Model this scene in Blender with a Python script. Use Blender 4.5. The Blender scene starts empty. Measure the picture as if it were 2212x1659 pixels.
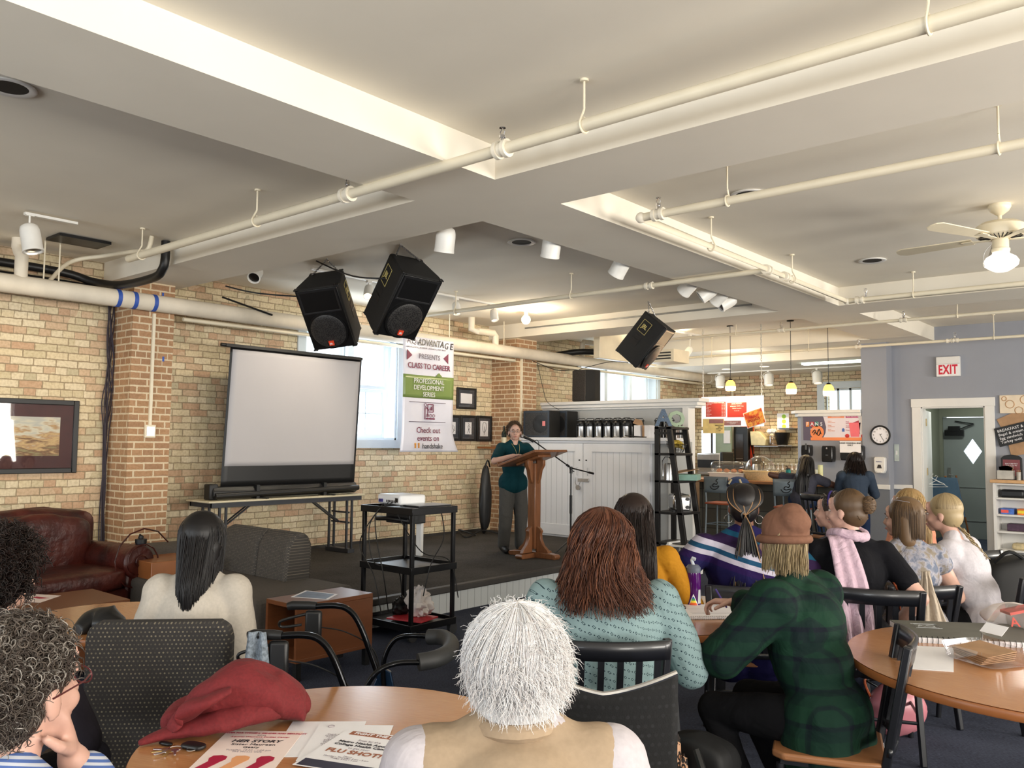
import bpy, bmesh, math, random
from mathutils import Vector as V, Matrix as M4, Euler, noise
PI = math.pi
R = math.radians
SC = bpy.context.scene
COL = SC.collection
# ------------------------------------------------------------------ camera
CAMH, FPX = 1.58, 1808.28
_y, _p, _r = R(40.661), R(4.0187), R(0.5692)
CF = V((-math.sin(_y)*math.cos(_p), math.cos(_y)*math.cos(_p), math.sin(_p)))
_r0 = V((math.cos(_y), math.sin(_y), 0)); _u0 = _r0.cross(CF)
CR = math.cos(_r)*_r0 + math.sin(_r)*_u0
CU = -math.sin(_r)*_r0 + math.cos(_r)*_u0
cam = bpy.data.cameras.new('camera'); camo = bpy.data.objects.new('camera', cam); COL.objects.link(camo)
camo.matrix_world = M4(((CR.x, CU.x, -CF.x, 0), (CR.y, CU.y, -CF.y, 0), (CR.z, CU.z, -CF.z, CAMH), (0, 0, 0, 1)))
cam.sensor_fit = 'HORIZONTAL'; cam.sensor_width = 36; cam.lens = 36*FPX/2212; cam.clip_start = 0.05
SC.camera = camo
# ------------------------------------------------------------------ light
SC.view_settings.view_transform = 'Standard'; SC.view_settings.look = 'None'
SC.view_settings.exposure = 0.83; SC.view_settings.gamma = 1.0; SC.view_settings.use_curve_mapping = False
w = bpy.data.worlds.new('sky'); SC.world = w; w.use_nodes = True
bg = w.node_tree.nodes['Background']; bg.inputs[0].default_value = (0.86, 0.95, 1.0, 1); bg.inputs[1].default_value = 1.6
def light(name, kind, loc, energy, col=(1, 1, 1), rot=None, size=1, size_y=None, aim=None, **k):
    l = bpy.data.lights.new(name, kind); l.energy = energy; l.color = col
    o = bpy.data.objects.new(name, l); COL.objects.link(o); o.location = loc
    if aim is not None: o.rotation_euler = (V(aim)-V(loc)).to_track_quat('-Z', 'Y').to_euler()
    if kind == 'AREA':
        l.size = size
        if size_y: l.shape = 'RECTANGLE'; l.size_y = size_y
    if kind == 'POINT': l.shadow_soft_size = size
    if kind == 'SPOT': l.spot_size = k.get('cone', 1.2); l.spot_blend = .8; l.shadow_soft_size = size
    return o
WARM, DAY, COOL, SKYL = (1, .86, .66), (1, .94, .845), (.80, .90, 1), (.93, .97, 1)
RX, BY = 4.5, -4.6          # right wall, back wall (behind the camera)
RWIN = [(-1.2, 1.0), (2.6, 1.0), (6.4, 1.0), (10.2, 1.0)]
for i, (yy, hw) in enumerate(RWIN):
    light('window_daylight', 'AREA', (RX-.03, yy, 1.75), 165, DAY, size=2*hw, size_y=1.5, aim=(RX-5, yy, 3.3))
for xx in (-6.2, -2.2, 1.8):
    light('window_daylight', 'AREA', (xx, BY+.03, 1.75), 66, SKYL, size=2.0, size_y=1.5, aim=(xx, BY+5, 3.2))
light('window_daylight', 'AREA', (-8.90, 7.0, 2.25), 30, COOL, size=1.45, size_y=1.25, aim=(-5, 7.0, 1.9))
light('window_daylight', 'AREA', (-8.90, 13.45, 2.5), 35, COOL, size=2.2, size_y=1.0, aim=(-5, 12.6, 1.9))
light('kitchen_glow', 'AREA', (-6.6, 14.3, 2.99), 14, WARM, size=2.4, size_y=.5, aim=(-6.6, 14.8, 0))
light('hall_glow', 'AREA', (-3.0, 15.0, 2.7), 16, (.95, 1, .93), size=1.0, size_y=.2, aim=(-3.0, 15.0, 0))
# ------------------------------------------------------------------ helpers
def ray(px, py): return CF + CR*((px-1106)/FPX) - CU*((py-829.5)/FPX)
def at(px, py, x=None, y=None, z=None):
    d = ray(px, py)
    t = x/d.x if x is not None else (y/d.y if y is not None else (z-CAMH)/d.z)
    return V((d.x*t, d.y*t, CAMH+d.z*t))
def ad(px, py, dep):
    d = ray(px, py); return V((d.x*dep, d.y*dep, CAMH+d.z*dep))
def lin(c): return tuple(((v/255)/12.92 if v/255 <= .04045 else ((v/255+.055)/1.055)**2.4) for v in c)
MATS = {}
class NT:
    def __init__(s, name):
        s.m = bpy.data.materials.new(name); s.m.use_nodes = True; s.t = s.m.node_tree
        s.b = s.t.nodes['Principled BSDF']
    def n(s, kind, **k):
        nd = s.t.nodes.new('ShaderNode'+kind)
        for a, v in k.items():
            if a.startswith('i_'):
                key = a[2:]; key = int(key) if key.isdigit() else key.replace('_', ' ')
                s.set(nd.inputs[key], v)
            else: setattr(nd, a, v)
        return nd
    def set(s, inp, v):
        if isinstance(v, bpy.types.NodeSocket): s.t.links.new(v, inp)
        elif isinstance(v, bpy.types.Node): s.t.links.new(v.outputs[0], inp)
        else: inp.default_value = v
    def math(s, op, a, b=0.0, c=0.0):
        nd = s.t.nodes.new('ShaderNodeMath'); nd.operation = op
        s.set(nd.inputs[0], a); s.set(nd.inputs[1], b); s.set(nd.inputs[2], c); return nd.outputs[0]
    def mix(s, f, a, b, blend='MIX'):
        nd = s.t.nodes.new('ShaderNodeMix'); nd.data_type = 'RGBA'; nd.blend_type = blend
        s.set(nd.inputs[0], f); s.set(nd.inputs[6], a); s.set(nd.inputs[7], b); return nd.outputs[2]
    def ramp(s, f, stops, interp='LINEAR'):
        nd = s.t.nodes.new('ShaderNodeValToRGB'); s.set(nd.inputs[0], f); cr = nd.color_ramp; cr.interpolation = interp
        while len(cr.elements) < len(stops): cr.elements.new(.5)
        for e, (p, c) in zip(cr.elements, stops): e.position = p; e.color = (*c, 1)
        return nd.outputs[0]
    def bump(s, h, st=.3, d=.01):
        nd = s.n('Bump'); nd.inputs['Strength'].default_value = st; nd.inputs['Distance'].default_value = d
        s.set(nd.inputs['Height'], h); s.set(s.b.inputs['Normal'], nd.outputs[0])
def mat(name, col, rough=.6, metal=0, noise_amt=.12, scale=12, bump=0, bscale=None, spec=None, coat=0, sheen=0, trans=0, emis=None, estr=0, alpha=1, stretch=None):
    if name in MATS: return MATS[name]
    t = NT(name); b = t.b; c = lin(col)
    tc = t.n('TexCoord').outputs['Object']
    if stretch: tc = t.n('Mapping', i_Vector=tc, i_Scale=stretch).outputs[0]
    nz = t.n('TexNoise', i_Vector=tc, i_Scale=scale, i_Detail=4.0)
    if noise_amt:
        lo = tuple(v*(1-noise_amt) for v in c); hi = tuple(min(1, v*(1+noise_amt)) for v in c)
        t.set(b.inputs['Base Color'], t.ramp(nz.outputs[0], [(.3, lo), (.7, hi)]))
    else: b.inputs['Base Color'].default_value = (*c, 1)
    b.inputs['Roughness'].default_value = rough; b.inputs['Metallic'].default_value = metal
    if spec is not None: b.inputs['Specular IOR Level'].default_value = spec
    if coat: b.inputs['Coat Weight'].default_value = coat; b.inputs['Coat Roughness'].default_value = .08
    if sheen: b.inputs['Sheen Weight'].default_value = sheen
    if trans: b.inputs['Transmission Weight'].default_value = trans
    if alpha < 1: b.inputs['Alpha'].default_value = alpha
    if emis: b.inputs['Emission Color'].default_value = (*lin(emis), 1); b.inputs['Emission Strength'].default_value = estr
    if bump:
        nb = t.n('TexNoise', i_Vector=tc, i_Scale=bscale or scale*6, i_Detail=3.0); t.bump(nb.outputs[0], bump, .004)
    MATS[name] = t.m; return t.m
def glass(name, tint=(1, 1, 1), refl=.12, rough=.02):
    if name in MATS: return MATS[name]
    t = NT(name); tr = t.n('BsdfTransparent'); tr.inputs[0].default_value = (*tint, 1)
    gl = t.n('BsdfGlossy'); gl.inputs['Roughness'].default_value = rough
    lw = t.n('LayerWeight'); lw.inputs[0].default_value = .5
    f = t.math('ADD', t.math('MULTIPLY', t.math('POWER', lw.outputs['Facing'], 4.0), .55), .02+refl*.25)
    mx = t.n('MixShader'); t.set(mx.inputs[0], f); t.set(mx.inputs[1], tr.outputs[0]); t.set(mx.inputs[2], gl.outputs[0])
    t.t.links.new(mx.outputs[0], t.t.nodes['Material Output'].inputs[0]); MATS[name] = t.m; return t.m
class MB:
    def __init__(s, T=None): s.v = []; s.f = []; s.T = T or M4.Identity(4); s.mi = []; s.cur = 0
    def add(s, vs, fs):
        n = len(s.v); s.v += [s.T @ V(p) for p in vs]; s.f += [tuple(i+n for i in f) for f in fs]; s.mi += [s.cur]*len(fs); return s
    def box(s, c, d, rot=None):
        x, y, z = d[0]/2, d[1]/2, d[2]/2; c = V(c)
        p = [V(q) for q in ((-x,-y,-z),(x,-y,-z),(x,y,-z),(-x,y,-z),(-x,-y,z),(x,-y,z),(x,y,z),(-x,y,z))]
        if rot is not None: p = [rot @ q for q in p]
        return s.add([c+q for q in p], [(0,3,2,1),(4,5,6,7),(0,1,5,4),(1,2,6,5),(2,3,7,6),(3,0,4,7)])
    def bb(s, a, b):
        return s.box([(a[i]+b[i])/2 for i in range(3)], [abs(b[i]-a[i]) for i in range(3)])
    def bar(s, p0, p1, wd, th, up=(0, 0, 1)):   # rectangular bar between two points
        p0, p1 = V(p0), V(p1); d = (p1-p0); L = d.length; z = d.normalized(); x = V(up).cross(z)
        if x.length < 1e-4: x = V((1, 0, 0)).cross(z)
        x.normalize(); y = z.cross(x); rot = M4((x, y, z)).transposed()
        return s.box((p0+p1)/2, (wd, th, L), rot)
    def cyl(s, p0, p1, r0, r1=None, n=16, caps=True):
        r1 = r0 if r1 is None else r1; p0, p1 = V(p0), V(p1); z = (p1-p0).normalized()
        x = z.orthogonal().normalized(); y = z.cross(x); vs = []
        for p, r in ((p0, r0), (p1, r1)):
            for i in range(n):
                a = 2*PI*i/n; vs.append(p+x*(r*math.cos(a))+y*(r*math.sin(a)))
        fs = [(i, (i+1) % n, n+(i+1) % n, n+i) for i in range(n)]
        if caps: fs += [tuple(range(n-1, -1, -1)), tuple(range(n, 2*n))]
        return s.add(vs, fs)
    def tube(s, pts, r, n=8, closed=False, caps=True):
        pts = [V(p) for p in pts]; m = len(pts); rs = r if isinstance(r, (list, tuple)) else [r]*m; vs = []
        x = None
        for i, p in enumerate(pts):
            a = pts[i-1] if (i > 0 or closed) else p; b = pts[(i+1) % m] if (i < m-1 or closed) else p
            z = (b-a).normalized() if (b-a).length > 1e-9 else V((0, 0, 1))
            if x is None: x = z.orthogonal().normalized()
            else:
                x = x - z*x.dot(z); x = x.normalized() if x.length > 1e-5 else z.orthogonal().normalized()
            y = z.cross(x)
            for k in range(n):
                q = 2*PI*k/n; vs.append(p+x*(rs[i]*math.cos(q))+y*(rs[i]*math.sin(q)))
        fs = []
        for i in range(m if closed else m-1):
            j = (i+1) % m
            for k in range(n): fs.append((i*n+k, i*n+(k+1) % n, j*n+(k+1) % n, j*n+k))
        if caps and not closed: fs += [tuple(range(n-1, -1, -1)), tuple((m-1)*n+k for k in range(n))]
        return s.add(vs, fs)
    def lathe(s, prof, c=(0, 0, 0), n=24, axis=None):
        vs = []; c = V(c); m = len(prof)
        for r, z in prof:
            for k in range(n):
                a = 2*PI*k/n; vs.append(V((max(r, 1e-4)*math.cos(a), max(r, 1e-4)*math.sin(a), z)))
        if axis is not None:
            q = V((0, 0, 1)).rotation_difference(V(axis)); vs = [q @ v for v in vs]
        fs = [(i*n+k, i*n+(k+1) % n, (i+1)*n+(k+1) % n, (i+1)*n+k) for i in range(m-1) for k in range(n)]
        fs += [tuple(range(n-1, -1, -1)), tuple((m-1)*n+k for k in range(n))]
        return s.add([c+v for v in vs], fs)
    def sph(s, c, r, n=14, rot=None):
        r = (r, r, r) if not isinstance(r, (tuple, list)) else r; c = V(c); vs = [V((0, 0, r[2]))]; m = max(6, n//2+2)
        for i in range(1, m):
            t = PI*i/m
            for k in range(n):
                a = 2*PI*k/n; vs.append(V((r[0]*math.sin(t)*math.cos(a), r[1]*math.sin(t)*math.sin(a), r[2]*math.cos(t))))
        vs.append(V((0, 0, -r[2])))
        if rot is not None: vs = [rot @ v for v in vs]
        fs = [(0, 1+k, 1+(k+1) % n) for k in range(n)]
        for i in range(m-2):
            for k in range(n): fs.append((1+i*n+k, 1+(i+1)*n+k, 1+(i+1)*n+(k+1) % n, 1+i*n+(k+1) % n))
        e = len(vs)-1; fs += [(e, 1+(m-2)*n+(k+1) % n, 1+(m-2)*n+k) for k in range(n)]
        return s.add([c+v for v in vs], fs)
    def prism(s, poly, h0, h1, ax='z'):
        def P(a, b, h): return {'z': (a, b, h), 'y': (a, h, b), 'x': (h, a, b)}[ax]
        n = len(poly); vs = [P(a, b, h0) for a, b in poly]+[P(a, b, h1) for a, b in poly]
        return s.add(vs, [tuple(range(n-1, -1, -1)), tuple(range(n, 2*n))]+[(i, (i+1) % n, n+(i+1) % n, n+i) for i in range(n)])
    def capsule(s, a, b, ra, rb, n=12):
        s.sph(a, ra, n); s.sph(b, rb, n); return s.cyl(a, b, ra, rb, n)
    def grid(s, fn, nu, nv):
        vs = [fn(i/nu, j/nv) for j in range(nv+1) for i in range(nu+1)]; w = nu+1
        return s.add(vs, [(j*w+i, j*w+i+1, (j+1)*w+i+1, (j+1)*w+i) for j in range(nv) for i in range(nu)])
    def build(s, name, m, parent=None, smooth=True, bevel=0, solid=0, sub=0, ang=40, fixn=False):
        me = bpy.data.meshes.new(name); me.from_pydata([tuple(v) for v in s.v], [], s.f)
        ms = m if isinstance(m, (list, tuple)) else [m]
        for q in ms: me.materials.append(q)
        if len(ms) > 1: me.polygons.foreach_set('material_index', s.mi)
        if fixn:
            b = bmesh.new(); b.from_mesh(me); bmesh.ops.recalc_face_normals(b, faces=b.faces); b.to_mesh(me); b.free()
        me.update()
        if smooth:
            me.polygons.foreach_set('use_smooth', [True]*len(me.polygons)); me.set_sharp_from_angle(angle=R(ang))
        o = bpy.data.objects.new(name, me); COL.objects.link(o)
        if parent is not None: o.parent = parent
        if solid:
            q = o.modifiers.new('s', 'SOLIDIFY'); q.thickness = solid; q.offset = 0
        if bevel:
            q = o.modifiers.new('b', 'BEVEL'); q.width = bevel; q.segments = 2; q.limit_method = 'ANGLE'; q.angle_limit = R(35)
        if sub:
            q = o.modifiers.new('u', 'SUBSURF'); q.levels = q.render_levels = sub
        return o
def tag(o, label, cat, group=None, kind=None):
    o['label'] = label; o['category'] = cat
    if group: o['group'] = group
    if kind: o['kind'] = kind
    return o
def thing(name, label, cat, loc=(0, 0, 0), rz=0, group=None, mw=None):
    o = bpy.data.objects.new(name, None); COL.objects.link(o); o.empty_display_size = .1
    if mw is not None: o.matrix_world = mw
    else: o.location = loc; o.rotation_euler = (0, 0, rz)
    return tag(o, label, cat, group)
def struct(name, mb, m, parent=None, **k):
    o = mb.build(name, m, parent, **k)
    if parent is None: o['kind'] = 'structure'
    return o
def dup(root, loc=None, rz=None, label=None, group=None, par=None):
    r = root.copy(); COL.objects.link(r); r.parent = par
    if loc is not None: r.location = loc
    if rz is not None: r.rotation_euler = (0, 0, rz)
    if label: r['label'] = label
    if group: r['group'] = group
    for ch in list(root.children): dup(ch, par=r)
    return r
def text(name, s, m, parent, loc, rot, size, ext=.001, align='CENTER', sx=1, bold=0, shear=0, sp=1.0):
    c = bpy.data.curves.new(name, 'FONT'); c.body = s; c.size = size; c.extrude = ext; c.align_x = align; c.align_y = 'CENTER'
    c.offset = bold; c.shear = shear; c.space_character = sp; c.resolution_u = 2
    tmp = bpy.data.objects.new(name, c); me = bpy.data.meshes.new_from_object(tmp); bpy.data.objects.remove(tmp); me.materials.clear(); me.materials.append(m)
    o = bpy.data.objects.new(name, me); COL.objects.link(o); o.parent = parent
    o.location = loc; o.rotation_euler = rot; o.scale = (sx, 1, 1); return o
FX = (PI/2, 0, PI/2)      # text on a surface that faces +X
FY = (PI/2, 0, 0)         # text on a surface that faces -Y
def bez(pts, n=8):        # Catmull-Rom through points
    pts = [V(p) for p in pts]; o = []
    for i in range(len(pts)-1):
        a = pts[max(i-1, 0)]; b = pts[i]; c = pts[i+1]; d = pts[min(i+2, len(pts)-1)]
        for k in range(n):
            t = k/n; o.append(.5*((2*b)+(c-a)*t+(2*a-5*b+4*c-d)*t*t+(3*b-a-3*c+d)*t**3))
    return o+[pts[-1]]
# ------------------------------------------------------------------ room materials
def brick_mat(name, bw, bh, mort, cols, mcol, bump=.6, seed=0, irr=.12):
    t = NT(name); g = t.n('NewGeometry'); sp = t.n('SeparateXYZ', i_Vector=g.outputs['Position'])
    wob = t.n('TexNoise', i_Vector=g.outputs['Position'], i_Scale=9.0, i_Detail=2.0)
    wz = t.math('MULTIPLY', t.math('SUBTRACT', wob.outputs[0], .5), irr*.14)
    u0 = t.math('ADD', sp.outputs[0], sp.outputs[1]); v = t.math('DIVIDE', t.math('ADD', sp.outputs[2], wz), bh); row = t.math('FLOOR', v)
    rr = t.n('TexWhiteNoise', noise_dimensions='1D', i_W=t.math('ADD', row, seed+.5))
    wide = t.math('ADD', 1.0, t.math('MULTIPLY', t.math('SUBTRACT', t.math('GREATER_THAN', rr.outputs[0], .80), 0), .85))
    u = t.math('ADD', t.math('MULTIPLY', t.math('DIVIDE', t.math('ADD', u0, wz), bw), wide), t.math('ADD', t.math('MULTIPLY', t.math('MODULO', row, 2.0), .5), t.math('MULTIPLY', rr.outputs[0], irr*2)))
    cell = t.math('FLOOR', u); fu = t.math('SUBTRACT', u, cell); fv = t.math('SUBTRACT', v, row)
    eu = t.math('MULTIPLY', t.math('MINIMUM', fu, t.math('SUBTRACT', 1.0, fu)), bw); ev = t.math('MULTIPLY', t.math('MINIMUM', fv, t.math('SUBTRACT', 1.0, fv)), bh)
    ed = t.math('MINIMUM', eu, ev)
    fine = t.n('TexNoise', i_Vector=g.outputs['Position'], i_Scale=40.0, i_Detail=4.0)
    ed2 = t.math('ADD', ed, t.math('MULTIPLY', t.math('SUBTRACT', fine.outputs[0], .5), mort*.9))
    m = t.n('MapRange', i_0=ed2, i_1=mort*.42, i_2=mort*.75).outputs[0]
    cv = t.n('CombineXYZ', i_X=cell, i_Y=row, i_Z=float(seed)); wn = t.n('TexWhiteNoise', noise_dimensions='3D', i_Vector=cv.outputs[0])
    big = t.n('TexNoise', i_Vector=g.outputs['Position'], i_Scale=.8, i_Detail=3.0)
    sel = t.math('ADD', t.math('MULTIPLY', wn.outputs[0], .72), t.math('MULTIPLY', big.outputs[0], .36))
    bc = t.ramp(sel, cols, 'CONSTANT')
    bc = t.mix(t.math('MULTIPLY', big.outputs[0], 0.3), bc, (*lin((186, 164, 128)), 1))
    dirt = t.ramp(fine.outputs[0], [(.25, (.72, .68, .6)), (.6, (1, 1, 1))]); bc = t.mix(.8, bc, dirt, 'MULTIPLY')
    t.set(t.b.inputs['Base Color'], t.mix(m, (*lin(mcol), 1), bc)); t.b.inputs['Roughness'].default_value = .85
    t.bump(t.math('ADD', m, t.math('MULTIPLY', fine.outputs[0], .3)), bump, .006); return t.m
YB = [(0, lin((176, 122, 98))), (.10, lin((204, 168, 138))), (.27, lin((214, 186, 156))), (.42, lin((228, 212, 178))), (.60, lin((216, 202, 168))), (.74, lin((234, 220, 190))), (.86, lin((202, 192, 162)))]
M_BRICK = brick_mat('cream_brick', .205, .0735, .009, YB, (158, 140, 112), seed=3)
M_BRICKF = brick_mat('far_brick', .215, .0735, .010, YB, (130, 112, 86), seed=11)
M_PIL = brick_mat('pillar_brick', .205, .0705, .014, [(0, lin((160, 120, 90))), (.4, lin((176, 134, 100))), (.7, lin((168, 126, 92)))], (214, 196, 166), seed=7, irr=.03, bump=.5)
M_CEIL = mat('ceiling_paint', (232, 225, 210), .9, noise_amt=.03, scale=1.5)
M_PIPE = mat('pipe_paint', (226, 216, 192), .45, noise_amt=.05, scale=5)
M_BLUE = mat('blue_grey_wall', (148, 151, 160), .85, noise_amt=.03, scale=2)
M_BLUED = mat('dark_grey_wall', (112, 116, 124), .85, noise_amt=.04, scale=2)
M_WHITE = mat('white_trim', (226, 224, 220), .5, noise_amt=.03, scale=4)
M_WCAB = mat('white_cabinet', (222, 222, 224), .45, noise_amt=.03, scale=4)
M_GREY = mat('grey_panel', (166, 168, 168), .7, noise_amt=.04, scale=3)
M_GREEN = mat('hall_wall', (122, 124, 108), .8, noise_amt=.04, scale=3)
M_DOOR = mat('hall_door_paint', (128, 134, 131), .5, noise_amt=.04, scale=3)
M_BLK = mat('black_plastic', (18, 18, 19), .45, noise_amt=.1)
M_BLKM = mat('black_metal', (20, 20, 22), .35, metal=.4, noise_amt=.1)
M_STEEL = mat('brushed_steel', (190, 190, 192), .28, metal=1, noise_amt=.06, scale=30)
M_CHROME = mat('chrome', (215, 215, 218), .12, metal=1, noise_amt=0)
M_PAPER = mat('white_paper', (236, 234, 236), .6, noise_amt=.02)
M_GLASS = glass('window_glass', (.97, .99, 1), .1)
def carpet(name, c1, c2):
    t = NT(name); g = t.n('NewGeometry').outputs['Position']
    a = t.n('TexNoise', i_Vector=t.n('Mapping', i_Vector=g, i_Scale=(60, 260, 60)).outputs[0], i_Scale=1.0, i_Detail=4.0)
    b = t.n('TexNoise', i_Vector=g, i_Scale=2.2, i_Detail=3.0)
    f = t.math('ADD', t.math('MULTIPLY', a.outputs[0], .7), t.math('MULTIPLY', b.outputs[0], .3))
    t.set(t.b.inputs['Base Color'], t.ramp(f, [(.35, lin(c1)), (.65, lin(c2))])); t.b.inputs['Roughness'].default_value = .97
    t.b.inputs['Specular IOR Level'].default_value = .1
    t.bump(a.outputs[0], .7, .006); return t.m
M_CARP = carpet('blue_grey_carpet', (38, 41, 52), (74, 79, 95)); M_SCARP = carpet('stage_carpet', (50, 47, 44), (86, 82, 78))
WX, FYW = -8.75, 13.68; CZ, BZ = 3.39, 3.18
# ------------------------------------------------------------------ shell
struct('floor', MB().bb((-9.1, BY-.3, -.1), (RX+.3, 18.2, 0)), M_CARP)
def holes(mb, lo, hi, ops, fix):   # wall in a plane: fix(u, v) -> boxes around openings; ops = (u0, u1, v0, v1)
    us = sorted({lo[0], hi[0], *[o[0] for o in ops], *[o[1] for o in ops]})
    for a, b in zip(us, us[1:]):
        cuts = sorted([(o[2], o[3]) for o in ops if o[0] <= a and o[1] >= b]); z = lo[1]
        for c, d in cuts:
            if c > z: fix(mb, a, b, z, c)
            z = d
        if z < hi[1]: fix(mb, a, b, z, hi[1])
    return mb
fxl = lambda mb, a, b, z0, z1: mb.bb((WX-.30, a, z0), (WX, b, z1))
W1 = (6.20, 7.74, 1.60, 2.98); W2 = (12.05, 14.66, 1.60, 2.98)
wl = struct('wall_left', holes(MB(), (BY-.3, -.1), (16.6, 3.6), [W1, W2], fxl), M_BRICK)
fxr = lambda mb, a, b, z0, z1: mb.bb((RX, a, z0), (RX+.2, b, z1))
struct('wall_right', holes(MB(), (BY-.3, -.1), (FYW+.2, 3.6), [(y-h, y+h, 1.0, 2.5) for y, h in RWIN], fxr), M_BLUE)
fxb = lambda mb, a, b, z0, z1: mb.bb((a, BY-.2, z0), (b, BY, z1))
struct('wall_back', holes(MB(), (WX, -.1), (RX, 3.6), [(x-1, x+1, 1.0, 2.5) for x in (-6.2, -2.2, 1.8)], fxb), M_BLUE)
FW = (-5.72, -4.95, 1.9, 2.72); DCX = at(2101, 975, y=16.36).x; HD = (DCX-.46, DCX+.46, 0, 2.12)
fxf = lambda mb, a, b, z0, z1: mb.bb((a, 16.33, z0), (b, 16.63, z1))
FL = at(1780, 838, y=16.33); FRr = at(1860, 838, y=16.33)
FW = (FL.x, FRr.x, 2.0, at(1820, 838, y=16.33).z)
struct('wall_far', holes(MB(), (WX-.3, -.1), (-3.95, 3.6), [FW], fxf), M_BRICKF)
struct('wall_hall', holes(MB(), (-3.95, -.1), (RX, 3.6), [HD], fxf), M_GREEN)
DO = (-3.56, -2.70, 0, 2.18)
fxd = lambda mb, a, b, z0, z1: mb.bb((a, FYW, z0), (b, FYW+.16, z1))
struct('wall_exit', holes(MB(), (-4.35, -.1), (RX, 3.6), [DO], fxd), M_BLUE)
struct('wall_column', MB().bb((-4.35, 13.42, 0), (-3.97, FYW, 3.39)), M_BLUE)
struct('wall_partition', MB().bb((-4.10, FYW+.16, -.1), (-3.95, 16.4, 3.6)), M_GREEN)
struct('wall_side', MB().bb((-1.6, FYW+.16, -.1), (-1.45, 16.4, 3.6)), M_GREEN)
struct('ceiling', MB().bb((-9.05, BY-.3, CZ), (RX+.3, 16.7, CZ+.15)), M_CEIL)
b = MB(); b.bb((WX, FYW, 3.01), (-4.35, 16.33, CZ)); struct('ceiling_kitchen', b, M_CEIL)
struct('ceiling_hall', MB().bb((-3.95, FYW+.16, 2.75), (-1.6, 16.33, CZ)), M_CEIL)
# beams: one coffered grid
for i, (y0, y1) in enumerate(((-3.0, -2.32), (3.72, 4.38), (9.62, 10.31))):
    struct('ceiling_beam', MB().bb((WX, y0, BZ), (RX, y1, CZ)), M_CEIL)
for i, (x0, x1) in enumerate(((-4.06, -3.35), (1.9, 2.6))):
    for y0, y1 in ((BY, -3.0), (-2.32, 3.72), (4.38, 9.62), (10.31, FYW)):
        struct('ceiling_beam', MB().bb((x0, y0, BZ), (x1, y1, CZ)), M_CEIL)
struct('ceiling_beam', MB().bb((WX, 12.98, BZ), (-4.06, FYW, CZ)), M_CEIL)
# pillars
for y0, y1, xx in ((3.84, 4.27, -8.32), (9.70, 10.18, -8.24)):
    struct('brick_pillar', MB().bb((WX, y0, 0), (xx, y1, BZ)), M_PIL)
# stage
SZ, SX, SY0, SY1 = .24, -5.59, 4.46, 10.32
st = MB().bb((WX, SY0, 0), (SX-.02, SY1, SZ)); struct('floor_stage', st, M_SCARP)
def groove_mat(name, col, pitch, axis, dark=.55):
    t = NT(name); g = t.n('SeparateXYZ', i_Vector=t.n('NewGeometry').outputs['Position'])
    f = t.math('FRACT', t.math('DIVIDE', g.outputs[axis], pitch)); e = t.math('MINIMUM', f, t.math('SUBTRACT', 1.0, f))
    m = t.n('MapRange', i_0=e, i_1=.015, i_2=.045).outputs[0]; c = lin(col)
    t.set(t.b.inputs['Base Color'], t.mix(m, (*[v*dark for v in c], 1), (*c, 1))); t.b.inputs['Roughness'].default_value = .5
    t.bump(m, .6, .004); return t.m
rs = struct('trim_stage_riser', MB().bb((SX-.02, SY0, 0), (SX, SY1, SZ-.05)), groove_mat('stage_beadboard', (186, 190, 190), .095, 1))
struct('trim_stage_nosing', MB().bb((SX-.06, SY0, SZ-.055), (SX+.025, SY1, SZ+.004)), mat('nosing_rubber', (46, 42, 38), .6), bevel=.01)
struct('baseboard_stage', MB().bb((WX, SY0+.02, SZ), (WX+.02, 9.6, SZ+.035)), mat('dark_skirting', (52, 48, 44), .6))
# ------------------------------------------------------------------ windows
def window_x(n, y0, y1, z0, z1, nl, casing=.10, rails=True, m=M_WHITE):
    b = MB(); c = casing
    b.bb((WX, y0-c, z0-c), (WX+.025, y0, z1+c)); b.bb((WX, y1, z0-c), (WX+.025, y1+c, z1+c)); b.bb((WX, y0, z1), (WX+.025, y1, z1+c)); b.bb((WX, y0, z0-c), (WX+.04, y1, z0))
    b.bb((WX-.28, y0, z0), (WX, y0+.03, z1)); b.bb((WX-.28, y1-.03, z0), (WX, y1, z1)); b.bb((WX-.28, y0, z1-.03), (WX, y1, z1)); b.bb((WX-.28, y0, z0), (WX, y1, z0+.03))
    t = struct('window_%d' % n, b, m, bevel=.003)
    w_ = (y1-y0-.06)/nl
    for i in range(nl):
        a = y0+.03+i*w_; d = a+w_; f = MB(); X = WX-.2
        if i: f.bb((WX-.26, a-.05, z0+.03), (WX-.05, a+.05, z1-.03))
        zs = [z0+.03, (z0+z1)/2, z1-.03] if rails else [z0+.03, z1-.03]
        for k in range(len(zs)-1):
            xx = X+.04*k; p, q = zs[k], zs[k+1]
            f.bb((xx, a+.04, p), (xx+.035, a+.09, q)); f.bb((xx, d-.09, p), (xx+.035, d-.04, q)); f.bb((xx, a+.09, p), (xx+.035, d-.09, p+.05)); f.bb((xx, a+.09, q-.04), (xx+.035, d-.09, q))
            if rails and k == 0: f.bb((xx+.01, (a+d)/2-.008, p+.05), (xx+.025, (a+d)/2+.008, q-.04)); f.bb((xx+.01, a+.09, (p+q)/2-.008), (xx+.025, d-.09, (p+q)/2+.008))
        fr = f.build('window_sash', m, t, bevel=.003)
        MB().bb((X+.01, a+.06, z0+.05), (X+.014, d-.06, z1-.05)).build('pane', M_GLASS, fr)
    return t
M_WBL = mat('window_paint', (208, 216, 220), .45, noise_amt=.02)
window_x(1, *W1, 2, casing=.11, m=M_WBL); window_x(2, *W2, 3, casing=.10, rails=False, m=M_WBL)
b = MB(); x0, x1, z0, z1 = FW; c = .13; Y = 16.33
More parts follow.
